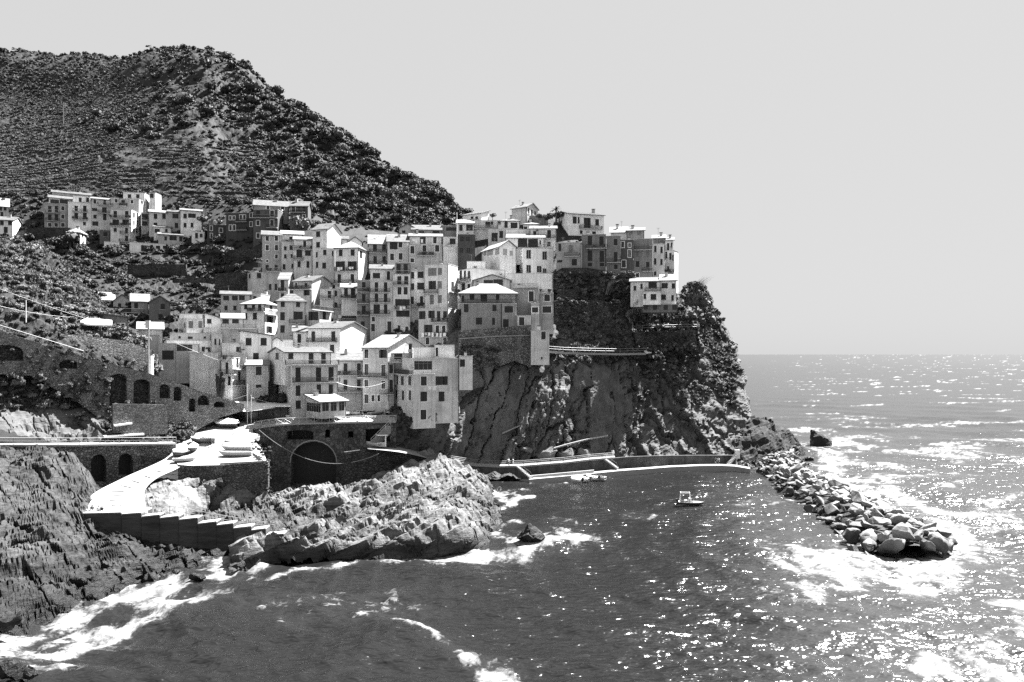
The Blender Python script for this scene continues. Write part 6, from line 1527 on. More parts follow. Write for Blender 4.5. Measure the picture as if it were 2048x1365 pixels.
# ------------------------------------------------------------------ boats
def hull_parts(L, B, H, t, mh, mi, name='hull', bluff=.0):
    ns, out, inn = 13, [], []
    for i in range(ns):
        f = i / (ns - 1); x = L * (f - .5)
        hb = B / 2 * ((.82 + .18 * math.sin(min(1, f / .55) * PI / 2)) if f < .55 else max(.03, math.cos((f - .55) / .45 * PI / 2) ** (.65 - bluff)))
        sh = H * (1 + .28 * max(0, f - .5) ** 2 * 4 * .6); kz = H * .75 * max(0, (f - .82) / .18) ** 2
        sec = lambda s, w_: [(x, s * hb * w_, sh), (x, s * hb * .95 * w_, kz + (sh - kz) * .55), (x, s * hb * .7 * w_, kz + (sh - kz) * .18)]
        out.append([(a, b, c) for a, b, c in sec(-1, 1)] + [(x, 0, kz)] + sec(1, 1)[::-1])
        iz = min(kz + .12, sh)
        inn.append([(x, -hb * .9, sh), (x, -hb * .8, iz + (sh - iz) * .4), (x, -hb * .45, iz), (x, 0, iz), (x, hb * .45, iz), (x, hb * .8, iz + (sh - iz) * .4), (x, hb * .9, sh)])
    mb = MB()
    for i in range(ns - 1):
        for j in range(6): mb.poly([out[i][j], out[i + 1][j], out[i + 1][j + 1], out[i][j + 1]], mh)
    mb.poly(out[0], mh); ho = mb.build(name, t, True)
    m2 = MB()
    for i in range(ns - 1):
        for j in range(6): m2.poly([inn[i][j + 1], inn[i + 1][j + 1], inn[i + 1][j], inn[i][j]], mi)
    m2.poly(inn[0][::-1], mi); m2.build('inner_lining', t, True)
    m3 = MB()
    for s in (0, 6):
        for i in range(ns - 1):
            a, b, c_, d_ = Vector(out[i][s]), Vector(out[i + 1][s]), Vector(inn[i + 1][s]), Vector(inn[i][s]); u_ = Vector((0, 0, .05))
            m3.hexa([a, b, c_, d_, a + u_, b + u_, c_ + u_, d_ + u_], M_WHITE)
    a = out[0]; m3.hexa([(a[0][0] - .04, a[0][1], a[0][2]), (a[0][0] + .06, a[0][1], a[0][2]), (a[6][0] + .06, a[6][1], a[6][2]), (a[6][0] - .04, a[6][1], a[6][2]),
                         (a[0][0] - .04, a[0][1], a[0][2] + .051), (a[0][0] + .06, a[0][1], a[0][2] + .051), (a[6][0] + .06, a[6][1], a[6][2] + .051), (a[6][0] - .04, a[6][1], a[6][2] + .051)], M_WHITE)
    m3.build('gunwale', t)
    return out
def motor(t, L, H):
    mb = MB(); x = -L / 2 - .22
    mb.box(x - .2, x + .2, -.16, .16, H + .02, H + .5, M_IRON); mb.box(x - .08, x + .08, -.07, .07, H - .7, H + .02, M_IRON); mb.box(x + .1, x + .25, -.1, .1, H - .2, H + .15, M_IRON)
    mb.build('outboard_motor', t)
def boat(kind, loc, rz, L, label, hullm=None, group=None, B=None, H=None, tilt=0, eng=False, inner=None):
    B = B or L * .36; H = H or L * .13
    t = empty('boat', loc, rz, label, 'boat', group); t.rotation_euler = (tilt, 0, rz)
    out = hull_parts(L, B, H, t, hullm or M_WHITE, inner or M_TRIM)
    if kind == 'open':
        for f in (.25, .5, .72):
            i = int(f * 12); w_ = abs(out[i][0][1]) * .86; x = out[i][0][0]; mb = MB(); mb.box(x - .12, x + .12, -w_, w_, H * .62, H * .62 + .05, M_WHITE); mb.build('seat', t)
    if kind in ('cover', 'fore'):
        mb = MB(); r = random.Random(int(L * 100 + loc[0] * 7)); rows = []
        rng = range(13) if kind == 'cover' else range(6, 13)
        for i in rng:
            o = out[i]; x = o[0][0]; zt = o[0][2] + (.52 * H / .5 if kind == 'cover' else .1) * (1 - abs(i / 12 - .45)) + r.uniform(-.05, .05)
            rows.append([(x, o[0][1] * 1.03, o[0][2] - .12), (x, o[0][1] * 1.02, o[0][2] + .07), (x, o[0][1] * .5, (zt + o[0][2]) / 2 + .09 + r.uniform(-.04, .04)), (x, 0, zt + .08), (x, -o[0][1] * .5, (zt + o[0][2]) / 2 + .09 + r.uniform(-.04, .04)), (x, -o[0][1] * 1.02, o[0][2] + .07), (x, -o[0][1] * 1.03, o[0][2] - .12)])
        for a, b in zip(rows[:-1], rows[1:]):
            for j in range(6): mb.poly([a[j], b[j], b[j + 1], a[j + 1]], M_CLOTH)
        mb.build('tarpaulin' if kind == 'cover' else 'foredeck', t)
    if eng: motor(t, L, H)
    return t
BD = lambda y: float(np.interp(y, [843, 851, 872, 905, 932], [151, 147.5, 141, 134.5, 128.3]))
def on_plat(x, y): return PLAT_HIT(x, y, wp(x, y, BD(y)))
M_HULLD = mat('dark_hull', 0.03, 0.45)
M_HULLG = mat('grey_hull', 0.3, 0.5)
rad = math.radians
boat('fore', on_plat(404, 886) , rad(178), 4.2, 'black hulled boat with pale deck on the upper part of the platform', M_HULLD, B=1.9, H=.95)
boat('cover', on_plat(386, 901), rad(-75), 4.2, 'white covered boat with its bow towards us at the left of the platform', M_HULLD, B=1.7, H=.7)
boat('cover', on_plat(361, 911), rad(-110), 3.6, 'rounded white boat cover over a dark hull at the top of the ramp', M_HULLD, B=1.8, H=.75)
boat('open', on_plat(368, 923), rad(12), 3.6, 'small dark rowing boat at the outer corner of the platform', M_HULLG, B=1.3, H=.5)
boat('cover', on_plat(453, 855), rad(180), 4.6, 'wide white decked boat standing before the boathouse', M_HULLD, B=2.1, H=.85)
boat('cover', on_plat(490, 882), rad(172), 5.2, 'upper long boat with white cover at the right side of the platform', M_HULLG, B=1.6, H=.75)
boat('cover', on_plat(478, 890), rad(182), 5.4, 'second long white covered boat from the top at the right of the platform', M_HULLD, B=1.6, H=.75)
boat('cover', on_plat(474, 901), rad(178), 5.6, 'third long white covered boat from the top at the right of the platform', M_HULLG, B=1.6, H=.75)
boat('open', on_plat(472, 912), rad(181), 5.8, 'lowest long grey boat nearest the platform edge', M_HULLG, B=1.7, H=.7)
boat('open', on_plat(477, 871), rad(160), 2.8, 'little grey tender by the curved parapet', M_HULLG)
PD = lambda y: float(np.interp(y, [820, 830, 841, 846], [171, 160, 150.6, 149]))
def on_piazza(x, y): return PIAZZA_HIT(x, y, wp(x, y, PD(y)))
for x, y, rz, L, k, lab, hm in [(594, 836, 8, 4.2, 'open', 'long white dinghy at the left end of the piazza', M_WHITE), (620, 834, 30, 2.8, 'cover', 'small tarpaulin covered boat right of the long white dinghy', M_WHITE),
                                (655, 834, -60, 3.6, 'cover', 'covered boat in front of the bar pavilion, left one', M_HULLD), (673, 834, -70, 3.8, 'cover', 'covered boat in front of the bar pavilion, middle one', M_HULLD),
                                (690, 832, -50, 4.0, 'cover', 'covered boat at the right of the bar pavilion', M_HULLD), (703, 830, -20, 4.2, 'open', 'white rowing boat behind the covered boats on the piazza', M_WHITE),
                                (735, 827, 20, 4.4, 'open', 'dark fishing boat laid up in the shade at the back of the piazza', M_HULLD), (752, 830, 60, 4.2, 'open', 'grey fishing boat laid up beside the dark one on the piazza', M_HULLG),
                                (742, 836, -30, 2.6, 'open', 'small tender lying near the right end of the piazza', M_WHITE)]:
    boat(k, on_piazza(x, y), rad(rz), L, lab, hm)
for x, y, rz, lab, k in [(1153, 964, 128, 'first white dinghy from the left, moored at the lower quay', 'cover'), (1168, 961, 130, 'second white dinghy from the left, moored at the lower quay', 'fore'),
                         (1185, 959, 132, 'third white dinghy from the left with a dark motor, moored at the lower quay', 'fore'), (1199, 959, 140, 'small white dinghy right of the first three at the quay', 'open'),
                         (1285, 946, 140, 'left dinghy of the three moored farther along the quay', 'open'), (1301, 944, 140, 'middle dinghy of the three moored farther along the quay', 'open')]:
    boat(k, wpz(x, y, -.12), rad(rz), 3.4 if k != 'open' else 3.0, lab, M_WHITE, 'dinghies moored at the quay', B=1.35, H=.6, eng=k != 'open', inner=M_MID if k == 'open' else M_WHITE)
def inflatable(loc, rz, L, label, tube_m, console=False):
    t = empty('inflatable_boat', loc, rz, label, 'boat'); B = L * .38
    pts = [(-L * .5, -B * .42, .28)] + [(L * f, -B * .42, .28) for f in (-.2, .1)] + [(L * .3, -B * .34, .3), (L * .44, -B * .16, .36), (L * .5, 0, .4), (L * .44, B * .16, .36), (L * .3, B * .34, .3)] + [(L * f, B * .42, .28) for f in (.1, -.2)] + [(-L * .5, B * .42, .28)]
    mb = MB(); mb.tube(pts, L * .05, tube_m, 8); mb.build('tube', t, True)
    mb = MB(); mb.poly([(-L * .42, -B * .38, .2), (L * .3, -B * .3, .22), (L * .46, 0, .28), (L * .3, B * .3, .22), (-L * .42, B * .38, .2)], M_WHITE); mb.box(-L * .44, -L * .4, -B * .4, B * .4, 0, .5, M_WHITE); mb.build('floor', t)
    motor(t, L * .9, .45)
    if console:
        mb = MB(); mb.hexa([(-.35, -.35, .2), (.45, -.35, .2), (.45, .35, .2), (-.35, .35, .2), (-.2, -.3, 1.15), (.3, -.3, .95), (.3, .3, .95), (-.2, .3, 1.15)], M_WHITE); mb.build('console', t)
        mb = MB(); mb.poly([(.3, -.28, .95), (.3, .28, .95), (.1, .26, 1.35), (.1, -.26, 1.35)], M_MID); mb.build('windscreen', t)
        mb = MB(); mb.box(-.95, -.5, -.35, .35, .2, .75, M_TRIM); mb.build('seat', t)
        mb = MB()
        for s in (-1, 1): mb.tube([(-L * .38, s * B * .36, .3), (-L * .36, s * B * .34, 2.1)], .05, M_WHITE, 5); mb.tube([(.1, s * B * .32, .3), (-.05, s * B * .3, 2.05)], .045, M_WHITE, 5); mb.tube([(-L * .36, s * B * .34, 2.1), (-.05, s * B * .3, 2.1)], .05, M_WHITE, 5)
        for x in (-L * .36, -.05): mb.tube([(x, -B * .34, 2.1), (x, B * .34, 2.1)], .05, M_WHITE, 5)
        mb.build('arch', t)
        mb = MB(); mb.box(.55, L * .44, -B * .22, B * .22, .3, .5, M_WHITE); mb.build('foredeck', t)
    return t
inflatable(wpz(1380, 1009, 0), rad(-8), 4.6, 'motor boat with steering console and light arch, alone in the harbour', M_HULLD, True)
inflatable(wpz(1319, 941, -.05), rad(140), 3.4, 'white inflatable tender with round tubes, last of the moored boats', M_WHITE)

# ------------------------------------------------------------------ small buildings and gear
# boathouse with glazed front beside the arched wall
t = empty('boathouse', wp(490, 852, 152), 0, 'dark glazed boathouse with thin white roof at the foot of the arched wall', 'boathouse'); L0 = np.array(t.location)
def at_(x, y, d): return wp(x, y, d) - L0
mb = MB(); a, b = at_(404, 815.5, 150.5), at_(584, 814, 152.5)
mb.hexa([a, b, b + (0, 6, .6), a + (0, 6, .6), a + (0, 0, .22), b + (0, 0, .22), b + (0, 6, .82), a + (0, 6, .82)], M_WHITE); mb.build('roof', t)
mb = MB(); a, b, c_ = at_(447, 817, 150.2), at_(494, 824, 147.6), at_(552, 815.5, 150.2)
mb.poly([a, b, c_, at_(500, 813, 153)], M_WHITE); mb.poly([a - (0, 0, .15), b - (0, 0, .15), b, a], M_IRON); mb.poly([b - (0, 0, .15), c_ - (0, 0, .15), c_, b], M_IRON); mb.build('awning', t)
mb = MB(); p, q = at_(430, 852, 153), at_(575, 848, 154.5); h = 4.0
mb.poly([p, q, q + (0, 0, h), p + (0, 0, h)], M_PANE); mb.build('glass_front', t)
mm = MB()
for k in range(11):
    c = p + (q - p) * k / 10; mm.box(c[0] - .06, c[0] + .06, c[1] - .12, c[1] - .01, c[2], c[2] + h, M_IRON)
mm.build('mullions', t)
mb = MB(); a, b = at_(407, 823, 150), at_(431, 823, 150); mb.hexa([a - (0, 0, 0), b, b + (0, .2, 0), a + (0, .2, 0), a + (0, 0, .95), b + (0, 0, .95), b + (0, .2, .95), a + (0, .2, .95)], mat('sign_grey', .12)); mb.build('fascia_board', t)
for x, y in ((404, 858), (431, 858), (494, 852), (552, 846)):
    mb = MB(); c = at_(x, y, 149.6); mb.tube([c, (c[0], c[1], at_(x, 822, 149.6)[2])], .09, M_IRON, 5); mb.build('post', t)
# white booth on the landing
t = empty('kiosk', wp(763, 893, 148.6), rad(20), 'small white ticket booth with flat roof on the landing', 'kiosk')
mb = MB(); mb.box(.55, .75, -1.0, 1.0, 0, 2.2, M_WHITE); mb.box(-.75, .55, .8, 1.0, 0, 2.2, M_WHITE); mb.box(-.75, .55, -1, -.9, 0, .9, M_TRIM); mb.build('wall', t)
mb = MB(); mb.box(-1.0, 1.0, -1.2, 1.2, 2.2, 2.32, M_WHITE); mb.build('roof', t)
mb = MB(); mb.box(-.7, .5, .7, .78, .9, 2.1, M_PANE); mb.build('window', t)
boat('open', wp(746, 893, 147.6), rad(150), 3.4, 'old wooden boat lying beside the ticket booth', M_HULLG, B=1.4, H=.7)
# poles and cables
def pole(name, x, y0, y1, d, r, label, m=None, arms=()):
    p = wp(x, y1, d); t = empty(name, p, 0, label, 'pole'); h = (y1 - y0) / FPX * d
    mb = MB(); mb.tube([(0, 0, -1), (0, 0, h)], [r, r * .8], m or M_TRIM, 7); mb.build('shaft', t)
    for (z, l) in arms:
        mb = MB(); mb.box(-l / 2, l / 2, -.06, .06, h * z - .06, h * z + .06, M_TRIM); mb.build('crossarm', t)
    return t
t = pole('utility_pole', 297, 645, 748, 141.5, .17, 'white utility pole above the arched road', M_CONC); mb = MB(); mb.box(-.4, .4, -.45, .0, 8.6, 10, M_TRIM); mb.build('transformer', t)
t = pole('utility_pole', 303, 712, 748, 141, .4, 'short white cabinet post right of the utility pole', M_WHITE)
pole('mast', 495, 768, 862, 148.2, .07, 'left of two thin masts on the piazza by the boathouse')
pole('mast', 502.5, 790, 862, 148, .07, 'right of two thin masts on the piazza by the boathouse')
pole('flag_pole', 914, 425, 480, 213, .10, 'thin pale pole on the rooftops at the skyline', M_WHITE)
pole('power_pole', 127, 205, 245, 455, .2, 'lower power pole on the terraced mountain', M_MID, ((.93, 2.5),))
pole('power_pole', 219, 153, 182, 545, .2, 'upper power pole on the terraced mountain', M_MID, ((.93, 2.5),))
pole('power_pole', 52, 600, 634, 131, .09, 'short lamp post by the wall at the left edge', M_TRIM)
def cable(name, pts, r, label, cat, m=None, sag=0, n=16):
    P_ = [wp(*q) for q in pts]
    if len(P_) == 2:
        a, b = P_; P_ = [a + (b - a) * k / n - np.array([0, 0, sag * 4 * (k / n) * (1 - k / n)]) for k in range(n + 1)]
    mb = MB(); mb.tube(P_, r, m or M_TRIM, 5); return tag(mb.build(name), label, cat)
cable('mooring_rope', [(518, 860, 146), (757, 908, 144.5)], .06, 'long rope hanging in a curve across the mouth of the vault', 'rope', M_CONC, 3.9)
cable('cable', [(-10, 574, 131), (180, 640, 143)], .025, 'taut pale cable rail above the wall at the left edge', 'cable', M_TRIM, .2)
cable('cable', [(355, 688, 160), (438, 721, 158)], .04, 'slanting white cable in front of the glazed veranda', 'cable', M_WHITE, .1)
cable('cable', [(-10, 610, 128), (140, 635, 141)], .03, 'thin wire under the bushy hillside', 'cable', M_TRIM, .3)
cable('cable', [(403, 813, 150), (495, 790, 148.2)], .03, 'wire from the boathouse to the masts', 'cable', M_TRIM, .2)
cable('cable', [(502, 795, 148), (585, 812, 158)], .03, 'wire from the masts to the large piazza house', 'cable', M_TRIM, .3)
cable('cable', [(673, 765, 152), (770, 765, 156)], .035, 'light string hanging between the piazza house and its neighbour', 'cable', M_WHITE, 1.0)
# folded parasol
t = empty('parasol', on_piazza(776, 832), 0, 'tall closed grey parasol at the right end of the piazza', 'parasol')
mb = MB(); mb.tube([(0, 0, 0), (0, 0, 1.0)], .05, M_IRON, 5); mb.build('pole', t)
mb = MB(); mb.tube([(0, 0, .7), (0.05, 0, 1.4), (0, 0, 2.4), (0, 0, 3.2)], [.5, .42, .28, .04], M_TRIM, 7); mb.build('canopy', t)
# garden umbrella and restaurant awning
t = empty('awning', wp(175, 645, 144), 0, 'long pale awning in front of the hillside restaurant', 'awning')
L0 = np.array(t.location); mb = MB(); a, b, c_, d_ = at_(122, 630, 144), at_(170, 640, 144), at_(224, 644, 144.5), at_(222, 650, 144.5)
mb.poly([at_(122, 630, 146.5), at_(224, 641, 147), at_(224, 650, 144), at_(170, 648, 143.5)], M_CLOTH); mb.poly([at_(170, 648, 143.5), at_(224, 650, 144), at_(224, 653, 144), at_(170, 651.5, 143.5)], M_CLOTH); mb.build('canvas', t)
for x in (175, 200, 222):
    mb = MB(); p = at_(x, 651, 144); mb.tube([p, p - (0, 0, 2.3)], .05, M_IRON, 4); mb.build('post', t)

# ------------------------------------------------------------------ people
def person(loc, rz, label, shirt, trousers, sit=False, k=0):
    t = empty('person', loc, rz, label, 'person')
    J = {'pel': (0, 0, .95), 'che': (0, .02, 1.25), 'nec': (0, 0, 1.47), 'hea': (0, -.02, 1.58), 'top': (0, -.01, 1.70)}
    r = {'pel': .14, 'che': .15, 'nec': .06, 'hea': .09, 'top': .075}
    E = [('pel', 'che'), ('che', 'nec'), ('nec', 'hea'), ('hea', 'top')]
    for s, n in ((-1, 'l'), (1, 'r')):
        sw = .1 * s * (1 if k % 2 else -1)
        if sit: leg = [(.1 * s, -.02, .90), (.14 * s, -.45, .92), (.13 * s, -.50, .48), (.13 * s, -.62, .44)]
        else: leg = [(.1 * s, 0, .88), (.11 * s, -sw, .50), (.11 * s, sw * .6, .09), (.12 * s, sw * .6 - .16, .04)]
        arm = [(.19 * s, .02, 1.40), (.25 * s, .03 + sw, 1.13), (.23 * s, -.12 + sw, .90), (.22 * s, -.18 + sw, .80)]
        for i, (p, rad_) in enumerate(zip(leg, (.10, .065, .042, .04))): J[n + 'L%d' % i] = p; r[n + 'L%d' % i] = rad_
        for i, (p, rad_) in enumerate(zip(arm, (.06, .045, .035, .035))): J[n + 'A%d' % i] = p; r[n + 'A%d' % i] = rad_
        E += [('pel', n + 'L0')] + [(n + 'L%d' % i, n + 'L%d' % (i + 1)) for i in range(3)] + [('che', n + 'A0')] + [(n + 'A%d' % i, n + 'A%d' % (i + 1)) for i in range(3)]
    dz = -.82 if sit else 0
    if sit: J = {a: (p[0], p[1], p[2] + dz) for a, p in J.items()}
    ks = list(J); me = bpy.data.meshes.new('body'); me.from_pydata([J[q] for q in ks], [(ks.index(a), ks.index(b)) for a, b in E], []); me.materials.append(M_SKIN)
    o = link_mesh('body', me, t); md = o.modifiers.new('skin', 'SKIN')
    for i, q in enumerate(ks):
        sv = me.skin_vertices[0].data[i]; sv.radius = (r[q], r[q]); sv.use_root = (q == 'pel')
    o.modifiers.new('smooth', 'SUBSURF').levels = 1; o.modifiers['smooth'].render_levels = 1
    V_ = lambda q, d_=(0, 0, 0): tuple(a + b for a, b in zip(J[q], d_))
    mb = MB(); mb.tube([V_('pel', (0, 0, .02)), V_('che'), V_('che', (0, 0, .15)), V_('nec', (0, 0, -.04))], [.20, .21, .19, .08], shirt, 10)
    for n in 'lr': mb.tube([V_(n + 'A0', (0, 0, .04)), V_(n + 'A1', (0, 0, .08))], [.09, .075], shirt, 7)
    mb.build('shirt', t, True)
    mb = MB(); mb.tube([V_('pel', (0, 0, .06)), V_('pel', (0, 0, -.1))], [.20, .19], trousers, 10)
    for n in 'lr': mb.tube([V_(n + 'L0', (0, 0, .05)), V_(n + 'L1')] + ([V_(n + 'L2', (0, 0, .1))] if k % 3 == 0 else []), [.125, .095] + ([.07] if k % 3 == 0 else []), trousers, 7)
    mb.build('trousers' if k % 3 == 0 else 'shorts', t, True)
    mb = MB(); mb.tube([V_('hea', (0, .03, .0)), V_('top', (0, .02, -.02)), V_('top', (0, .01, .05))], [.105, .10, .03], M_IRON, 8); mb.build('hair', t, True)
    return t
person(on_piazza(724, 841), .3, 'person in dark clothes standing by the piazza railing', M_IRON, M_MID, k=0)
person(on_plat(427.5, 893), .2, 'person in dark shorts walking on the boat platform', M_MID, M_IRON, k=1)
person(on_plat(424.5, 889), 2.2, 'person with a pale shirt beside the walker on the platform', M_WHITE, M_IRON, k=2)
person(RAMP_HIT(184, 1022, wp(181, 1025, 107.6)), -.4, 'person crouched at the left end of the broad steps', M_MID, M_TRIM, True, 1)
person(RAMP_HIT(197, 1024, wp(197, 1025, 107.4)), .5, 'seated person in pale shirt on the edge of the broad steps', M_WHITE, M_IRON, True, 2)
person(RAMP_HIT(204, 1024, wp(203, 1024.5, 107.4)), -.2, 'seated person in dark top beside the pale shirted one', M_IRON, M_TRIM, True, 4)
person(wp(1431, 930.5, 176.6), .2, 'left person of a pair standing on the lower quay', M_IRON, M_MID, k=0)
person(wp(1437, 930.5, 176.8), -.2, 'right person of a pair standing on the lower quay', M_TRIM, M_IRON, k=1)
person(wp(1017, 932, 164.2), 1.2, 'person in white walking on the promenade', M_WHITE, M_WHITE, k=0)
person(wp(1026, 932, 164.5), 1.4, 'person in pale top following the one in white on the promenade', M_TRIM, M_WHITE, k=1)
person(wp(1226, 914.5, 172.6), .4, 'person at the head of the middle stairs', M_WHITE, M_TRIM, k=2)
# ------------------------------------------------------------------ vegetation
R6 = np.random.default_rng(21)
def leaf_mat(name, v):
    m = mat(name, v, 0.7, 0.35, 1.2, spec=0.25)
    return m
LEAF = [leaf_mat('leaf_dark', 0.032), leaf_mat('leaf_mid', 0.052), leaf_mat('leaf_light', 0.09), leaf_mat('leaf_dry', 0.15)]
M_BARK = mat('bark', 0.06, 0.9, 0.3, 4)

def ico(sub=2):
    bm = bmesh.new(); bmesh.ops.create_icosphere(bm, subdivisions=sub, radius=1.0)
    V = np.array([v.co for v in bm.verts]); F = np.array([[v.index for v in f.verts] for f in bm.faces]); bm.free()
    return V, F
ICO1, ICO2 = ico(1), ico(2)

def crown_mesh(name, seed, lobes=8, leaves=320, leaf=.16, squash=.8, m=None, spread=.62, gap=.0):
    """unit crown: lumpy clumps covered in leaf-sized faces"""
    r = np.random.default_rng(seed)
    V, F = [], []; k = 0
    C, RR = [], []
    for i in range(lobes):
        d = r.normal(size=3); d /= np.linalg.norm(d); d[2] = abs(d[2]) * 1.0 - .25
        C.append(d * spread * r.uniform(.55, 1.0) * np.array([1, 1, squash])); RR.append(r.uniform(.30, .52))
    C.append(np.zeros(3)); RR.append(.55)
    for c, q in zip(C, RR):
        v = ICO1[0] * q * .86; v = v * (1 + .25 * vnoise(v * 3 + seed + c, 5))[:, None] * np.array([1, 1, squash]) + c
        V.append(v); F.append(ICO1[1] + k); k += len(v)
    w = np.array(RR) ** 2; w /= w.sum()
    idx = r.choice(len(C), leaves, p=w)
    n = r.normal(size=(leaves, 3)); n /= np.linalg.norm(n, axis=1, keepdims=True); n[:, 2] = np.where(r.random(leaves) < .6, np.abs(n[:, 2]), n[:, 2])
    c = np.array(C)[idx] + n * (np.array(RR)[idx] * r.uniform(.80, 1.15, leaves))[:, None] * np.array([1, 1, squash])
    nn = n + .75 * r.normal(size=n.shape); nn /= np.linalg.norm(nn, axis=1, keepdims=True)
    t = np.cross(nn, r.normal(size=n.shape)); t /= np.linalg.norm(t, axis=1, keepdims=True); b = np.cross(nn, t)
    s = (leaf * r.uniform(.6, 1.35, leaves))[:, None]
    a0, a1, a2, a3 = c - t * s, c + b * s * .5, c + t * s, c - b * s * .55 + nn * s * .15
    V.append(np.stack([a0, a1, a2, a3], 1).reshape(-1, 3)); q = k + np.arange(leaves)[:, None] * 4
    F.append(np.concatenate([q + [0, 1, 2], q + [0, 2, 3]], 0))
    V = np.concatenate(V); F = np.concatenate(F)
    return np_mesh(name, V, F, m or LEAF[1], False)

def tuft_mesh(name, seed, n=26, h=1.0, lean=.5, wdt=.05, m=None, dirx=None):
    r = np.random.default_rng(seed); V, F = [], []
    for i in range(n):
        a = r.uniform(0, 2 * PI); l = h * r.uniform(.6, 1.15); o = np.array([r.normal() * .22, r.normal() * .22, 0])
        d = np.array([math.cos(a), math.sin(a), 0]) * lean * r.uniform(.3, 1.2)
        if dirx is not None: d = np.array(dirx) * r.uniform(.5, 1.2) + d * .35
        p1 = o + d * .35 * l + (0, 0, .6 * l); p2 = o + d * l + (0, 0, (.95 - .3 * lean) * l)
        s = np.array([-math.sin(a), math.cos(a), 0]) * wdt
        k = len(V); V += [o - s, o + s, p1 - s * .8, p1 + s * .8, p2]; F += [(k, k + 1, k + 3), (k, k + 3, k + 2), (k + 2, k + 3, k + 4)]
    return np_mesh(name, np.array(V), np.array(F), m or LEAF[2], False)

BUSH = [crown_mesh('crown', 200 + k, 7 + k % 3, 260, .17, .78, LEAF[[0, 1, 1, 2, 0, 1][k]]) for k in range(6)]
FAR = [crown_mesh('far_bush', 300 + k, 5 + k % 3, 120, .24, .75, LEAF[[0, 1, 2, 1, 0, 2][k]]) for k in range(6)]
LIGHT = [crown_mesh('light_bush', 340 + k, 6, 240, .17, .7, LEAF[[2, 3, 2][k]]) for k in range(3)]
TUFT = [tuft_mesh('tuft', 400 + k, 22, 1.0, .6, .07, LEAF[[2, 3, 2][k]]) for k in range(3)]
AGAVE = [tuft_mesh('agave', 420 + k, 20, 1.0, 1.1, .10, LEAF[[1, 2][k]]) for k in range(2)]

def stuff_scatter(name, pts, rots, scales, idx, protos, label, cat):
    """uncountable vegetation: one object, its pieces instanced on points"""
    col = bpy.data.collections.new(name + '_kinds')
    for k, me in enumerate(protos):
        o = bpy.data.objects.new('%s_kind_%02d' % (name, k), me); col.objects.link(o)
    me = bpy.data.meshes.new(name); me.vertices.add(len(pts)); me.vertices.foreach_set('co', np.asarray(pts, np.float32).ravel())
    a = me.attributes.new('rot', 'FLOAT_VECTOR', 'POINT'); a.data.foreach_set('vector', np.asarray(rots, np.float32).ravel())
    a = me.attributes.new('size', 'FLOAT_VECTOR', 'POINT'); a.data.foreach_set('vector', np.asarray(scales, np.float32).ravel())
    a = me.attributes.new('kind_index', 'INT', 'POINT'); a.data.foreach_set('value', np.asarray(idx, np.int32))
    ng = bpy.data.node_groups.new(name + '_nodes', 'GeometryNodeTree')
    ng.interface.new_socket('Geometry', in_out='INPUT', socket_type='NodeSocketGeometry'); ng.interface.new_socket('Geometry', in_out='OUTPUT', socket_type='NodeSocketGeometry')
    N, L = ng.nodes, ng.links
    gi, go = N.new('NodeGroupInput'), N.new('NodeGroupOutput')
    ci = N.new('GeometryNodeCollectionInfo'); ci.inputs['Collection'].default_value = col; ci.inputs['Separate Children'].default_value = True; ci.inputs['Reset Children'].default_value = True
    ip = N.new('GeometryNodeInstanceOnPoints'); ip.inputs['Pick Instance'].default_value = True
    def na(t, n_):
        x = N.new('GeometryNodeInputNamedAttribute'); x.data_type = t; x.inputs['Name'].default_value = n_
        return next(o for o in x.outputs if o.enabled and o.name == 'Attribute')
    L.new(gi.outputs[0], ip.inputs['Points']); L.new(ci.outputs[0], ip.inputs['Instance'])
    L.new(na('INT', 'kind_index'), ip.inputs['Instance Index']); L.new(na('FLOAT_VECTOR', 'size'), ip.inputs['Scale'])
    e2r = N.new('FunctionNodeEulerToRotation'); L.new(na('FLOAT_VECTOR', 'rot'), e2r.inputs[0]); L.new(e2r.outputs[0], ip.inputs['Rotation'])
    L.new(ip.outputs[0], go.inputs[0])
    o = link_mesh(name, me); md = o.modifiers.new('scatter', 'NODES'); md.node_group = ng
    return tag(o, label, cat, None, 'stuff')

def pick(P, dens, n):
    w = np.clip(dens, 0, None).ravel(); w = w / w.sum()
    i = R6.choice(len(w), n, p=w)
    return P.reshape(-1, 3)[i], i

class Batch:
    def __init__(s): s.p, s.r, s.s, s.i = [], [], [], []
    def add(s, P, rpx, kinds, flat=(1, 1, 1), sink=.25):
        d = P[:, 1]; rad_ = rpx / FPX * d
        n = len(P)
        s.p.append(P + np.stack([0 * d, 0 * d, rad_ * (.5 - sink)], 1)); s.r.append(np.stack([R6.uniform(-.25, .25, n), R6.uniform(-.25, .25, n), R6.uniform(0, 6.28, n)], 1))
        s.s.append(rad_[:, None] * np.array(flat) * R6.uniform(.8, 1.2, (n, 3))); s.i.append(R6.choice(kinds, n))
    def cat(s): return [np.concatenate(q) for q in (s.p, s.r, s.s, s.i)]

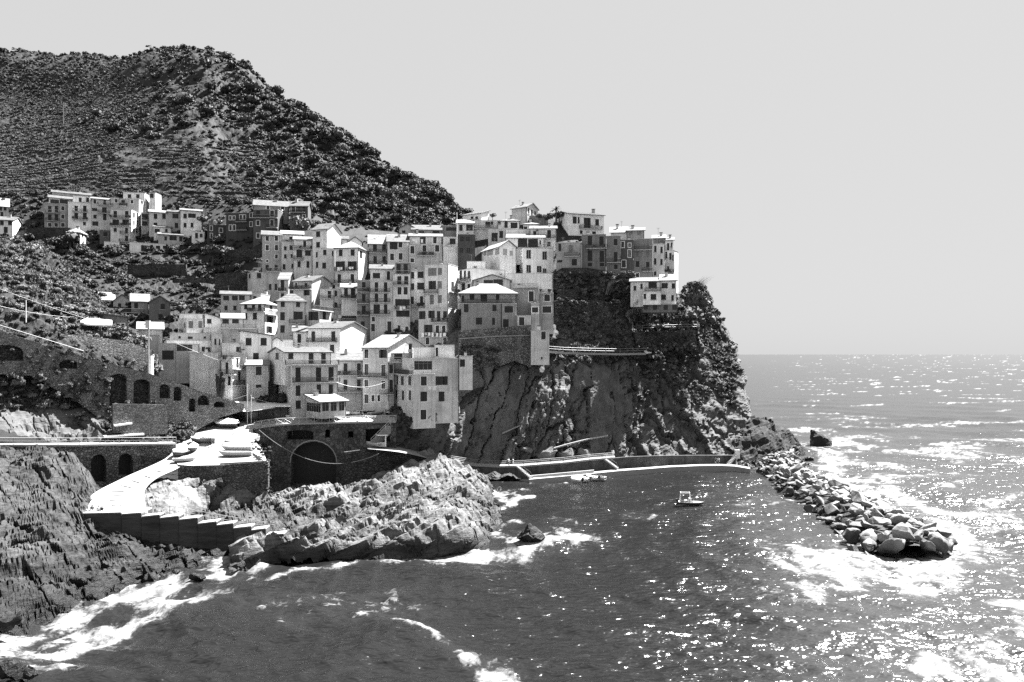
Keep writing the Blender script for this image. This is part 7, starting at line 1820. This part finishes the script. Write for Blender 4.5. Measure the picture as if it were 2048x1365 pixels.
PROT = FAR + LIGHT + TUFT + BUSH + AGAVE          # 0-5 far, 6-8 light, 9-11 tuft, 12-17 bush, 18-19 agave
def tree_thing(p, r_, me, label, group, cat='tree', name='tree', rz=None, sq=1.0, trunk=True):
    t = empty(name, p, R6.uniform(0, 6.28) if rz is None else rz, label, cat, group)
    h = r_ * .75 if trunk else r_ * .35
    o = link_mesh('crown', me, t, (0, 0, h)); o.scale = (r_ * R6.uniform(.9, 1.15), r_ * R6.uniform(.9, 1.15), r_ * sq * R6.uniform(.85, 1.15))
    if trunk: link_mesh('trunk', TRUNK, t, None, None, (r_, r_, r_))
    return t
mb = MB(); mb.tube([(0, 0, -.5), (.03, .02, .3), (.0, .05, .8)], [.10, .07, .04], M_BARK, 6); mb.tube([(.02, .02, .35), (.25, .1, .8)], [.05, .02], M_BARK, 5); mb.tube([(.02, .03, .3), (-.22, -.1, .75)], [.05, .02], M_BARK, 5)
TRUNK = mb.mesh('trunk')

# ---- mountain
P, Nn, fr, terr, crag = HILL
xx, yy = to_px(P); up = np.clip(Nn[..., 2], 0, 1)
nz = fbm(P.reshape(-1, 3) * 0.02, 3, 120).reshape(xx.shape)
woods = np.clip(sstep(430, 520, xx) * .9 + np.exp(-(((xx - 250) / 130) ** 2 + ((yy - 250) / 32) ** 2)) + .5 * sstep(290, 230, yy) * sstep(250, 330, xx), 0, 1)
vis = (np.arange(P.shape[1])[None, :] < P.shape[1] * .86) & (yy < 520)
dens = vis * (0.4 + 0.9 * woods + .4 * (nz > .1)) * (1 - .85 * sstep(.3, .8, crag)) * (1 - .8 * terr * (1 - woods))
B1 = Batch()
Q, i = pick(P, dens * woods, 560); B1.add(Q, R6.uniform(8, 17, 560) * np.where(Q[:, 1] > 480, .6, 1), [0, 1, 2, 3, 4])
Q, i = pick(P, dens, 4600); B1.add(Q, R6.uniform(3.5, 8.5, 4600), [0, 1, 2, 3, 4, 5])
Q, i = pick(P, vis * (1 - sstep(.4, .9, crag)) * (1 - .6 * terr * (1 - woods)), 4000); B1.add(Q, R6.uniform(2.2, 4.5, 4000), [0, 1, 3, 4, 5])
far = vis * sstep(330, 220, xx) * sstep(350, 280, yy)
Q, i = pick(P, far, 3000); B1.add(Q, R6.uniform(2.2, 4.5, 3000), [1, 2, 5, 0, 4])
flank = vis * sstep(600, 680, xx)
Q, i = pick(P, flank, 1500); B1.add(Q, R6.uniform(4, 8, 1500), [0, 1, 3, 4])
edge = vis * (terr > .3) * sstep(.2, .05, np.minimum(np.abs(fr - .06), 1.06 - fr)) * (1 - woods * .8)
Q, i = pick(P, edge * (.4 + (nz > -.2)), 9000); B1.add(Q, R6.uniform(1.8, 3.6, 9000), [6, 7, 8, 9, 10, 11, 11], (1.3, 1.3, .9), .1)
# vineyard terraces: dry-stone walls along the contours with a hedge of vines on each
M_TERR = stone_mat('terrace_masonry', 0.05, 1.2, 2.0)
def contour(zk):
    """points where the mountain surface climbs through height zk, column by column"""
    r_ = []
    for a in range(0, P.shape[0], 2):
        zc = P[a, :int(P.shape[1] * .84), 2]
        k = np.nonzero((zc[:-1] < zk) & (zc[1:] >= zk))[0]
        if len(k) == 0: r_.append(None); continue
        k = k[0]; f_ = (zk - zc[k]) / (zc[k + 1] - zc[k] + 1e-6)
        r_.append(P[a, k] * (1 - f_) + P[a, k + 1] * f_)
    return r_
HP = []
def smooth_line(q):
    q = np.array(q); w_ = np.ones(5) / 5
    if len(q) < 8: return q
    for c in (0, 1): q[2:-2, c] = np.convolve(q[:, c], w_, 'valid')
    return q
lev = 64.0; nlev = 0
while lev < 190:
    pts_ = contour(lev); seg = []
    for q in pts_ + [None]:
        ok = q is not None
        if ok:
            x, y = to_px(q)
            lim = fbm(np.array([[x * .012, lev * .06, 3.0]]), 3, 141)[0]
            ok = -120 < x < 560 and ((288 < y < 470 and lim > -.42 and x < 545 + 60 * lim) or (y <= 288 and x < 300 and lim > -.05))
        if ok: seg.append(q)
        else:
            if len(seg) > 6:
                L_ = smooth_line(seg); hgt = random.Random(int(lev * 10 + len(seg))).uniform(1.0, 1.7)
                mb = MB()
                for a, b in zip(L_[:-1], L_[1:]):
                    ua = np.array([0, -.55, 0])
                    mb.hexa([a + ua - (0, 0, hgt), b + ua - (0, 0, hgt), b + (0, .5, -hgt), a + (0, .5, -hgt), a + ua + (0, 0, .25), b + ua + (0, 0, .25), b + (0, .5, .25), a + (0, .5, .25)], M_TERR)
                tag(mb.build('terrace_wall'), 'low dry stone wall carrying one of the vineyard terraces', 'terrace wall', 'vineyard terrace walls'); nlev += 1
                D_ = np.concatenate([[0], np.cumsum(np.linalg.norm(np.diff(L_, axis=0), axis=1))])
                n_ = int(D_[-1] / (.62 * L_[0][1] / 320)); t_ = np.sort(R6.uniform(0, D_[-1], n_))
                HP.append(np.stack([np.interp(t_, D_, L_[:, c]) for c in range(3)], 1) + np.stack([R6.normal(0, .1, n_), R6.uniform(-.3, .9, n_), np.full(n_, .25)], 1))
            seg = []
    lev += 2.75 if lev < 120 else 4.2
HP = np.concatenate(HP)
B1.add(HP, R6.uniform(2.2, 4.4, len(HP)), [6, 7, 8, 9, 10, 11, 11, 8], (1.2, 1.0, .9), .2)
# skyline: uneven trees along the ridge
rid = (np.abs(np.arange(P.shape[1])[None, :] / P.shape[1] - .845) < .012) & (xx > -50)
Q, i = pick(P, rid * 1.0, 230); B1.add(Q, R6.uniform(2.5, 9, 230), [0, 1, 4], (1, 1, 1.1), .1)
p_, r_, s_, k_ = B1.cat()
order = np.argsort(-(s_[:, 0] / p_[:, 1]))
big = [q for q in order if k_[q] < 6][:270]
chosen = set(int(q) for q in big)
for q in big:
    x, y = to_px(p_[q])
    lab = ('round dark tree in the wood above the big dark building' if x > 420 and y > 330 else 'dark tree on the steep wooded flank of the mountain') if x > 420 else 'tree in the dark belt above the vineyard terraces'
    tree_thing(p_[q] - (0, 0, s_[q, 2] * .45), float(s_[q, 0]), FAR[int(k_[q])] if p_[q][1] > 420 else BUSH[int(k_[q]) % 6], lab, lab.replace('tree', 'trees'), 'tree', 'tree')
rest = [q for q in range(len(p_)) if q not in chosen]
stuff_scatter('mountain_scrub', p_[rest], r_[rest], s_[rest], k_[rest], PROT, 'dense scrub and vine rows covering the terraced mountain', 'scrub')

# ---- gully and village slope, near hillside, bank, headland
B2 = Batch()
P, Nn, fr, terr = VSLOPE
xx, yy = to_px(P); nv = P.shape[1]
gully = (sstep(545, 500, xx) * sstep(455, 470, yy) * sstep(650, 620, yy - .15 * xx))
top_ = sstep(465, 455, yy) * (xx < 1000)
Q, i = pick(P, top_ * 1.0, 700); B2.add(Q, R6.uniform(4, 9, 700), [0, 1, 2, 3, 4, 12, 13])
Q, i = pick(P, top_ * sstep(520, 480, xx), 500); B2.add(Q, R6.uniform(2.5, 4.5, 500), [6, 7, 9, 10, 11])
dens = gully * (np.where(terr > .3, .5 + .6 * sstep(.4, .1, fr), 1.0))
Q, i = pick(P, dens, 800); B2.add(Q, R6.uniform(6, 14, 800), [12, 13, 14, 16, 17])
Q, i = pick(P, gully * (terr > .3) * sstep(.25, .05, np.abs(fr - .1)), 900); B2.add(Q, R6.uniform(3, 5, 900), [6, 8, 9, 10, 11], (1.2, 1.2, .9), 0)
Q, i = pick(P, gully * 1.0, 1300); B2.add(Q, R6.uniform(3, 6.5, 1300), [12, 13, 15, 16])
hang = sstep(1090, 1110, xx) * sstep(545, 560, yy)
Q, i = pick(P, hang * 1.0, 260); B2.add(Q, R6.uniform(4, 10, 260), [12, 13, 14, 15, 16, 6])
back = sstep(560, 600, xx) * (1 - hang) * sstep(470, 480, yy)
Q, i = pick(P, back * 1.0, 300); B2.add(Q, R6.uniform(3, 6, 300), [12, 13, 16])
P, Nn = LHILL
xx, yy = to_px(P); nv = P.shape[1]; row = np.arange(nv)[None, :] / nv + 0 * xx
dens = sstep(.16, .25, row) * sstep(.92, .85, row)
Q, i = pick(P, dens, 330); B2.add(Q, R6.uniform(6, 15, 330), [15, 6, 7, 8, 6, 7, 14])
Q, i = pick(P, dens * sstep(.3, .6, row), 700); B2.add(Q, R6.uniform(4, 8, 700), [15, 6, 7, 8, 10, 13], (1, 1, .9))
Q, i = pick(P, dens * sstep(.3, .5, row), 700); B2.add(Q, R6.uniform(5, 9, 700), [9, 10, 11], (1, 1, 1), .3)
Q, i = pick(P, sstep(.3, .1, row) + .02, 160); B2.add(Q, R6.uniform(4, 9, 160), [12, 13, 15])
P, Nn, rockm = BANK
xx, yy = to_px(P)
dens = (1 - sstep(.35, .6, rockm)) * (.3 + sstep(260, 200, xx)) * sstep(700, 725, yy - .1 * xx)
Q, i = pick(P, dens, 300); B2.add(Q, R6.uniform(6, 14, 300), [12, 13, 14, 15, 16])
Q, i = pick(P, dens, 380); B2.add(Q, R6.uniform(4, 8, 380), [12, 13, 15, 10, 6])
Q, i = pick(P, dens * sstep(200, 150, xx), 130); B2.add(Q, R6.uniform(9, 15, 130), [18, 19], (1, 1, .9), .4)
Q, i = pick(P, sstep(215, 230, xx) * sstep(400, 370, xx) * sstep(818, 830, yy), 130); B2.add(Q, R6.uniform(6, 13, 130), [12, 13, 15, 17])
P, Nn = CLIFF
xx, yy = to_px(P)
nz = fbm(P.reshape(-1, 3) * .12, 3, 130).reshape(xx.shape)
row = np.arange(P.shape[0])[:, None] + 0 * xx
cv = cliff_veg(xx, yy) * sstep(880, 800, yy) * (row < P.shape[0] * .93)
Q, i = pick(P, cv * sstep(850, 760, yy) * (.25 + (nz > -.1)), 620); B2.add(Q, R6.uniform(5, 12, 620), [12, 13, 14, 15, 16, 17, 6])
Q, i = pick(P, cv * (.3 + (nz > -.2)), 1300); B2.add(Q, R6.uniform(2.5, 6.5, 1300), [12, 13, 15, 16, 6, 7, 8, 10])
Q, i = pick(P, sstep(1090, 1110, xx) * sstep(730, 715, yy) * sstep(690, 700, yy), 170); B2.add(Q, R6.uniform(4, 8, 170), [12, 13, 15, 6, 10])
Q, i = pick(P, np.exp(-((row / P.shape[0] - .905) / .03) ** 2) * sstep(760, 700, yy), 150); B2.add(Q, R6.uniform(4, 10, 150), [12, 13, 15, 16])
cr = np.exp(-((np.abs(xx - 1062 - (900 - yy) * .12)) / 9) ** 2) + np.exp(-((np.abs(xx - 985 - (820 - yy) * .55)) / 7) ** 2) + sstep(900, 860, xx) * .4
Q, i = pick(P, cr * sstep(735, 745, yy) * sstep(925, 905, yy), 160); B2.add(Q, R6.uniform(2, 4.5, 160), [12, 13, 15])
# ivy and shrubs hanging on the headland walls and terraces
def plane_scatter(pl, x0, x1, y0, y1, n, r0, r1, kinds, out=.1):
    x = R6.uniform(x0, x1, n); y = R6.uniform(y0, y1, n)
    Q = np.array([on_plane(pl, a, b) for a, b in zip(x, y)]) + np.array([pl[2][0], pl[2][1], 0]) * out
    B2.add(Q, R6.uniform(r0, r1, n), kinds, (1, .7, 1), .5)
rw = plane_of(1098, 185, 1270, 196)
plane_scatter(rw, 1115, 1262, 604, 690, 170, 2, 5, [12, 13, 15, 16]); plane_scatter(rw, 1112, 1170, 600, 660, 120, 4, 9, [12, 13, 14, 15]); plane_scatter(rw, 1225, 1268, 600, 650, 70, 4, 9, [12, 13, 15]); plane_scatter(rw, 1120, 1265, 672, 698, 120, 4, 8, [12, 13, 15, 6, 10])
gw = plane_of(1104, 197, 1230, 198)
plane_scatter(gw, 1108, 1180, 545, 580, 60, 4, 9, [12, 13, 15]); plane_scatter(gw, 1185, 1262, 548, 605, 150, 6, 12, [12, 13, 14, 15, 6, 10], 1.0); plane_scatter(gw, 1110, 1190, 575, 604, 70, 4, 9, [12, 13, 15, 6], .6)
tw = plane_of(1262, 193.6, 1396, 197.6)
plane_scatter(tw, 1270, 1390, 688, 702, 90, 4, 8, [12, 13, 15, 6]); plane_scatter(tw, 1262, 1392, 628, 658, 120, 4, 10, [12, 13, 15, 16, 6], -2.0); plane_scatter(tw, 1275, 1390, 662, 690, 60, 2, 4, [12, 13])
plane_scatter(plane_of(915, 169.8, 1062, 173), 920, 1000, 690, 740, 110, 2.5, 6, [12, 13, 15, 16])
plane_scatter(QP, 512, 545, 880, 960, 60, 3, 7, [12, 13, 15]); plane_scatter(plane_of(498, 139, 540, 128.5), 505, 545, 890, 1000, 110, 3, 6, [12, 13, 15, 6], .3)
plane_scatter(PL, -20, 215, 740, 800, 60, 6, 12, [12, 13, 15, 16], .6); plane_scatter(PL, -20, 210, 695, 740, 30, 4, 8, [12, 13, 15], .2); plane_scatter(PL, 150, 330, 805, 850, 45, 5, 10, [12, 13, 15, 17], .8)
p_, r_, s_, k_ = B2.cat()
order = np.argsort(-(s_[:, 0] / p_[:, 1]))
big = [int(q) for q in order if 12 <= k_[q] < 18 or k_[q] in (6, 7)][:280]; chosen = set(big)
for q in big:
    x, y = to_px(p_[q])
    if x > 1080: lab, g_ = 'leafy bush growing on the cliff top and walls of the headland', 'bushes on the headland'
    elif y > 690: lab, g_ = 'leafy bush on the bank under the arched road', 'bushes under the arched road'
    elif x < 330 and y > 470 + .62 * x: lab, g_ = 'bush on the bright scrubby hillside at the left edge', 'bushes on the left hillside'
    else: lab, g_ = 'bush in the terraced gully below the upper hamlet', 'bushes in the gully'
    tree_thing(p_[q] - (0, 0, s_[q, 2] * .3), float(s_[q, 0]), PROT[int(k_[q])], lab, g_, 'bush', 'bush', trunk=False)
rest = [q for q in range(len(p_)) if q not in chosen]
stuff_scatter('scrub', p_[rest], r_[rest], s_[rest], k_[rest], PROT, 'undergrowth and grass on the slopes round the village', 'scrub')

# ---- single trees and plants
def px_tree(x, y, d, rpx, label, cat='tree', name='tree', sq=1.0, me=None, trunk=True):
    r_ = rpx / FPX * d
    return tree_thing(wp(x, y, d), r_, me or BUSH[int(x) % 6], label, None, cat, name, 0.0, sq, trunk)
px_tree(598, 468, 231, 26, 'full round tree hiding the right wing of the big dark building', me=BUSH[3])
px_tree(560, 818, 156.5, 24, 'dark leafy tree beside the large piazza house', me=BUSH[0]); px_tree(535, 815, 157, 20, 'dark tree left of the leafy one by the piazza', me=BUSH[4])
px_tree(140, 494, 244, 22, 'dark tree left of the small hip roofed house', me=BUSH[1]); px_tree(108, 500, 246, 18, 'dark tree farthest left under the hamlet', me=BUSH[0])
px_tree(360, 632, 187, 20, 'dark leafy tree left of the long shuttered house', me=BUSH[1]); px_tree(395, 630, 189, 17, 'leafy tree by the pergola of the shuttered house', me=BUSH[2]); px_tree(338, 648, 186, 12, 'small tree by the dark gable in the gully', me=BUSH[0])
px_tree(405, 450, 252, 14, 'tree between the white cottage and the dark annexe', me=BUSH[1]); px_tree(425, 452, 252, 10, 'pale bush beside the dark annexe', me=LIGHT[0])
px_tree(425, 520, 226, 24, 'broad bushy tree below the dark annexe', me=BUSH[2]); px_tree(450, 515, 227, 18, 'bushy tree right of the broad one below the dark annexe', me=BUSH[3])
px_tree(247, 645, 154, 9, 'pale round bush beside the restaurant', me=LIGHT[1], trunk=False)
px_tree(1318, 658, 196, 14, 'round clipped bush on the headland garden terrace', 'bush', 'bush', .8, LIGHT[0], False); px_tree(1345, 660, 197, 10, 'smaller clipped bush right of the round one on the terrace', 'bush', 'bush', .8, BUSH[3], False)
px_tree(1378, 640, 199, 17, 'dark shrub at the seaward end of the garden terrace', 'bush', 'bush', 1, BUSH[1], False)
px_tree(1392, 622, 205, 26, 'tall dark tree on the seaward edge of the headland', me=BUSH[2], sq=1.3); px_tree(1410, 660, 206, 24, 'dense tree on the seaward edge below the tall one', me=BUSH[1], sq=1.2); px_tree(1372, 605, 207, 16, 'small tree behind the villa at the seaward edge', me=BUSH[4])
px_tree(1040, 428, 234, 12, 'bush on the roof terrace left of the highest house', me=BUSH[0]); px_tree(985, 438, 230, 8, 'bush on the skyline roof garden', me=BUSH[1]); px_tree(1095, 445, 226, 13, 'tree under the palm on the skyline', me=BUSH[1]); px_tree(1118, 442, 225, 14, 'dense bush right below the palm', me=BUSH[0]); px_tree(1078, 440, 227, 9, 'thin tree right of the highest house', me=BUSH[2])
# tall feathery grass on the cliff edge
t = empty('reed_clump', wp(1384, 600, 206), 0, 'windblown feathery reeds leaning over the cliff edge', 'reeds')
link_mesh('blades', tuft_mesh('blades', 501, 70, 7.0, .25, .10, LEAF[1], (.75, 0, 0)), t)
t = empty('reed_clump', wp(1215, 590, 196), 0, 'pale feathery reeds hanging below the black house', 'reeds')
link_mesh('blades', tuft_mesh('blades', 502, 80, 4.5, .5, .12, LEAF[3], (.5, -.2, 0)), t)
# palm on the skyline
t = empty('palm_tree', wp(1112, 440, 224), 0, 'palm on the skyline behind the pale long balcony house', 'palm tree')
mb = MB(); mb.tube([(0, 0, -1), (.1, 0, 1.5), (0, 0, 3.2)], [.3, .26, .22], M_BARK, 7); mb.build('trunk', t)
for k in range(22):
    a = k * 2.4; el = random.uniform(-.1, 1.3); l = random.uniform(1.6, 2.3); mb = MB(); pts = []
    for j in range(6):
        f = j / 5; pts.append(np.array([math.cos(a) * math.cos(el) * l * f, math.sin(a) * math.cos(el) * l * f, 3.2 + math.sin(el) * l * f - .8 * f * f]))
    s = np.array([-math.sin(a), math.cos(a), 0])
    for p, q in zip(pts[:-1], pts[1:]): mb.poly([p - s * .16 - (0, 0, .1), q - s * .14 - (0, 0, .1), q, p], LEAF[0]); mb.poly([p, q, q + s * .14 - (0, 0, .1), p + s * .16 - (0, 0, .1)], LEAF[0])
    mb.build('frond', t)
# columnar cactus
t = empty('cactus', wp(441, 786, 155.5), 0, 'tall clump of dark columnar cactus by the white stair house', 'cactus')
for k in range(11):
    mb = MB(); x, y = random.uniform(-.9, .9), random.uniform(-.5, .5); h = random.uniform(2.2, 4.4); mb.tube([(x * .6, y, -1), (x, y, h * .5), (x * 1.1, y, h), (x * 1.1, y, h + .2)], [.22, .24, .2, .05], LEAF[0], 6); mb.build('column', t)
# pines on the ridge
def pine(x, y, d, h, label, k):
    t = empty('pine_tree', wp(x, y, d), 0, label, 'pine tree'); H = h / FPX * d
    mb = MB(); mb.tube([(0, 0, -2), (H * .03, 0, H * .5), (0, 0, H)], [H * .03, H * .022, H * .01], M_BARK, 6); mb.build('trunk', t)
    for j in range(7):
        q = random.Random(k * 31 + j); z = H * q.uniform(.5, 1.0); a = q.uniform(0, 6.28); l = H * q.uniform(.12, .4)
        mb = MB(); mb.tube([(0, 0, z - .1 * H), (math.cos(a) * l, math.sin(a) * l, z)], [H * .012, H * .005], M_BARK, 4); mb.build('branch', t)
        o = link_mesh('crown', FAR[j % 5], t, (math.cos(a) * l, math.sin(a) * l, z)); o.scale = (H * .17, H * .17, H * .07)
pine(302, 112, 560, 22, 'slender pine standing alone on the mountain ridge', 1); pine(284, 114, 570, 12, 'small thin pine left of the slender one on the ridge', 2)
pine(46, 116, 715, 20, 'wide pine on the ridge at the far left', 3); pine(30, 114, 720, 18, 'pine leaning on the wide one at the far left ridge', 4)
px_tree(8, 112, 715, 12, 'round tree on the ridge at the left edge', me=FAR[0]); px_tree(214, 121, 630, 6, 'round bush in the dip of the ridge', me=FAR[1]); px_tree(598, 226, 418, 9, 'round tree jutting from the right slope of the mountain', me=FAR[4]); px_tree(703, 284, 385, 5, 'small leaning tree on the right slope of the mountain', me=FAR[0], sq=1.3)
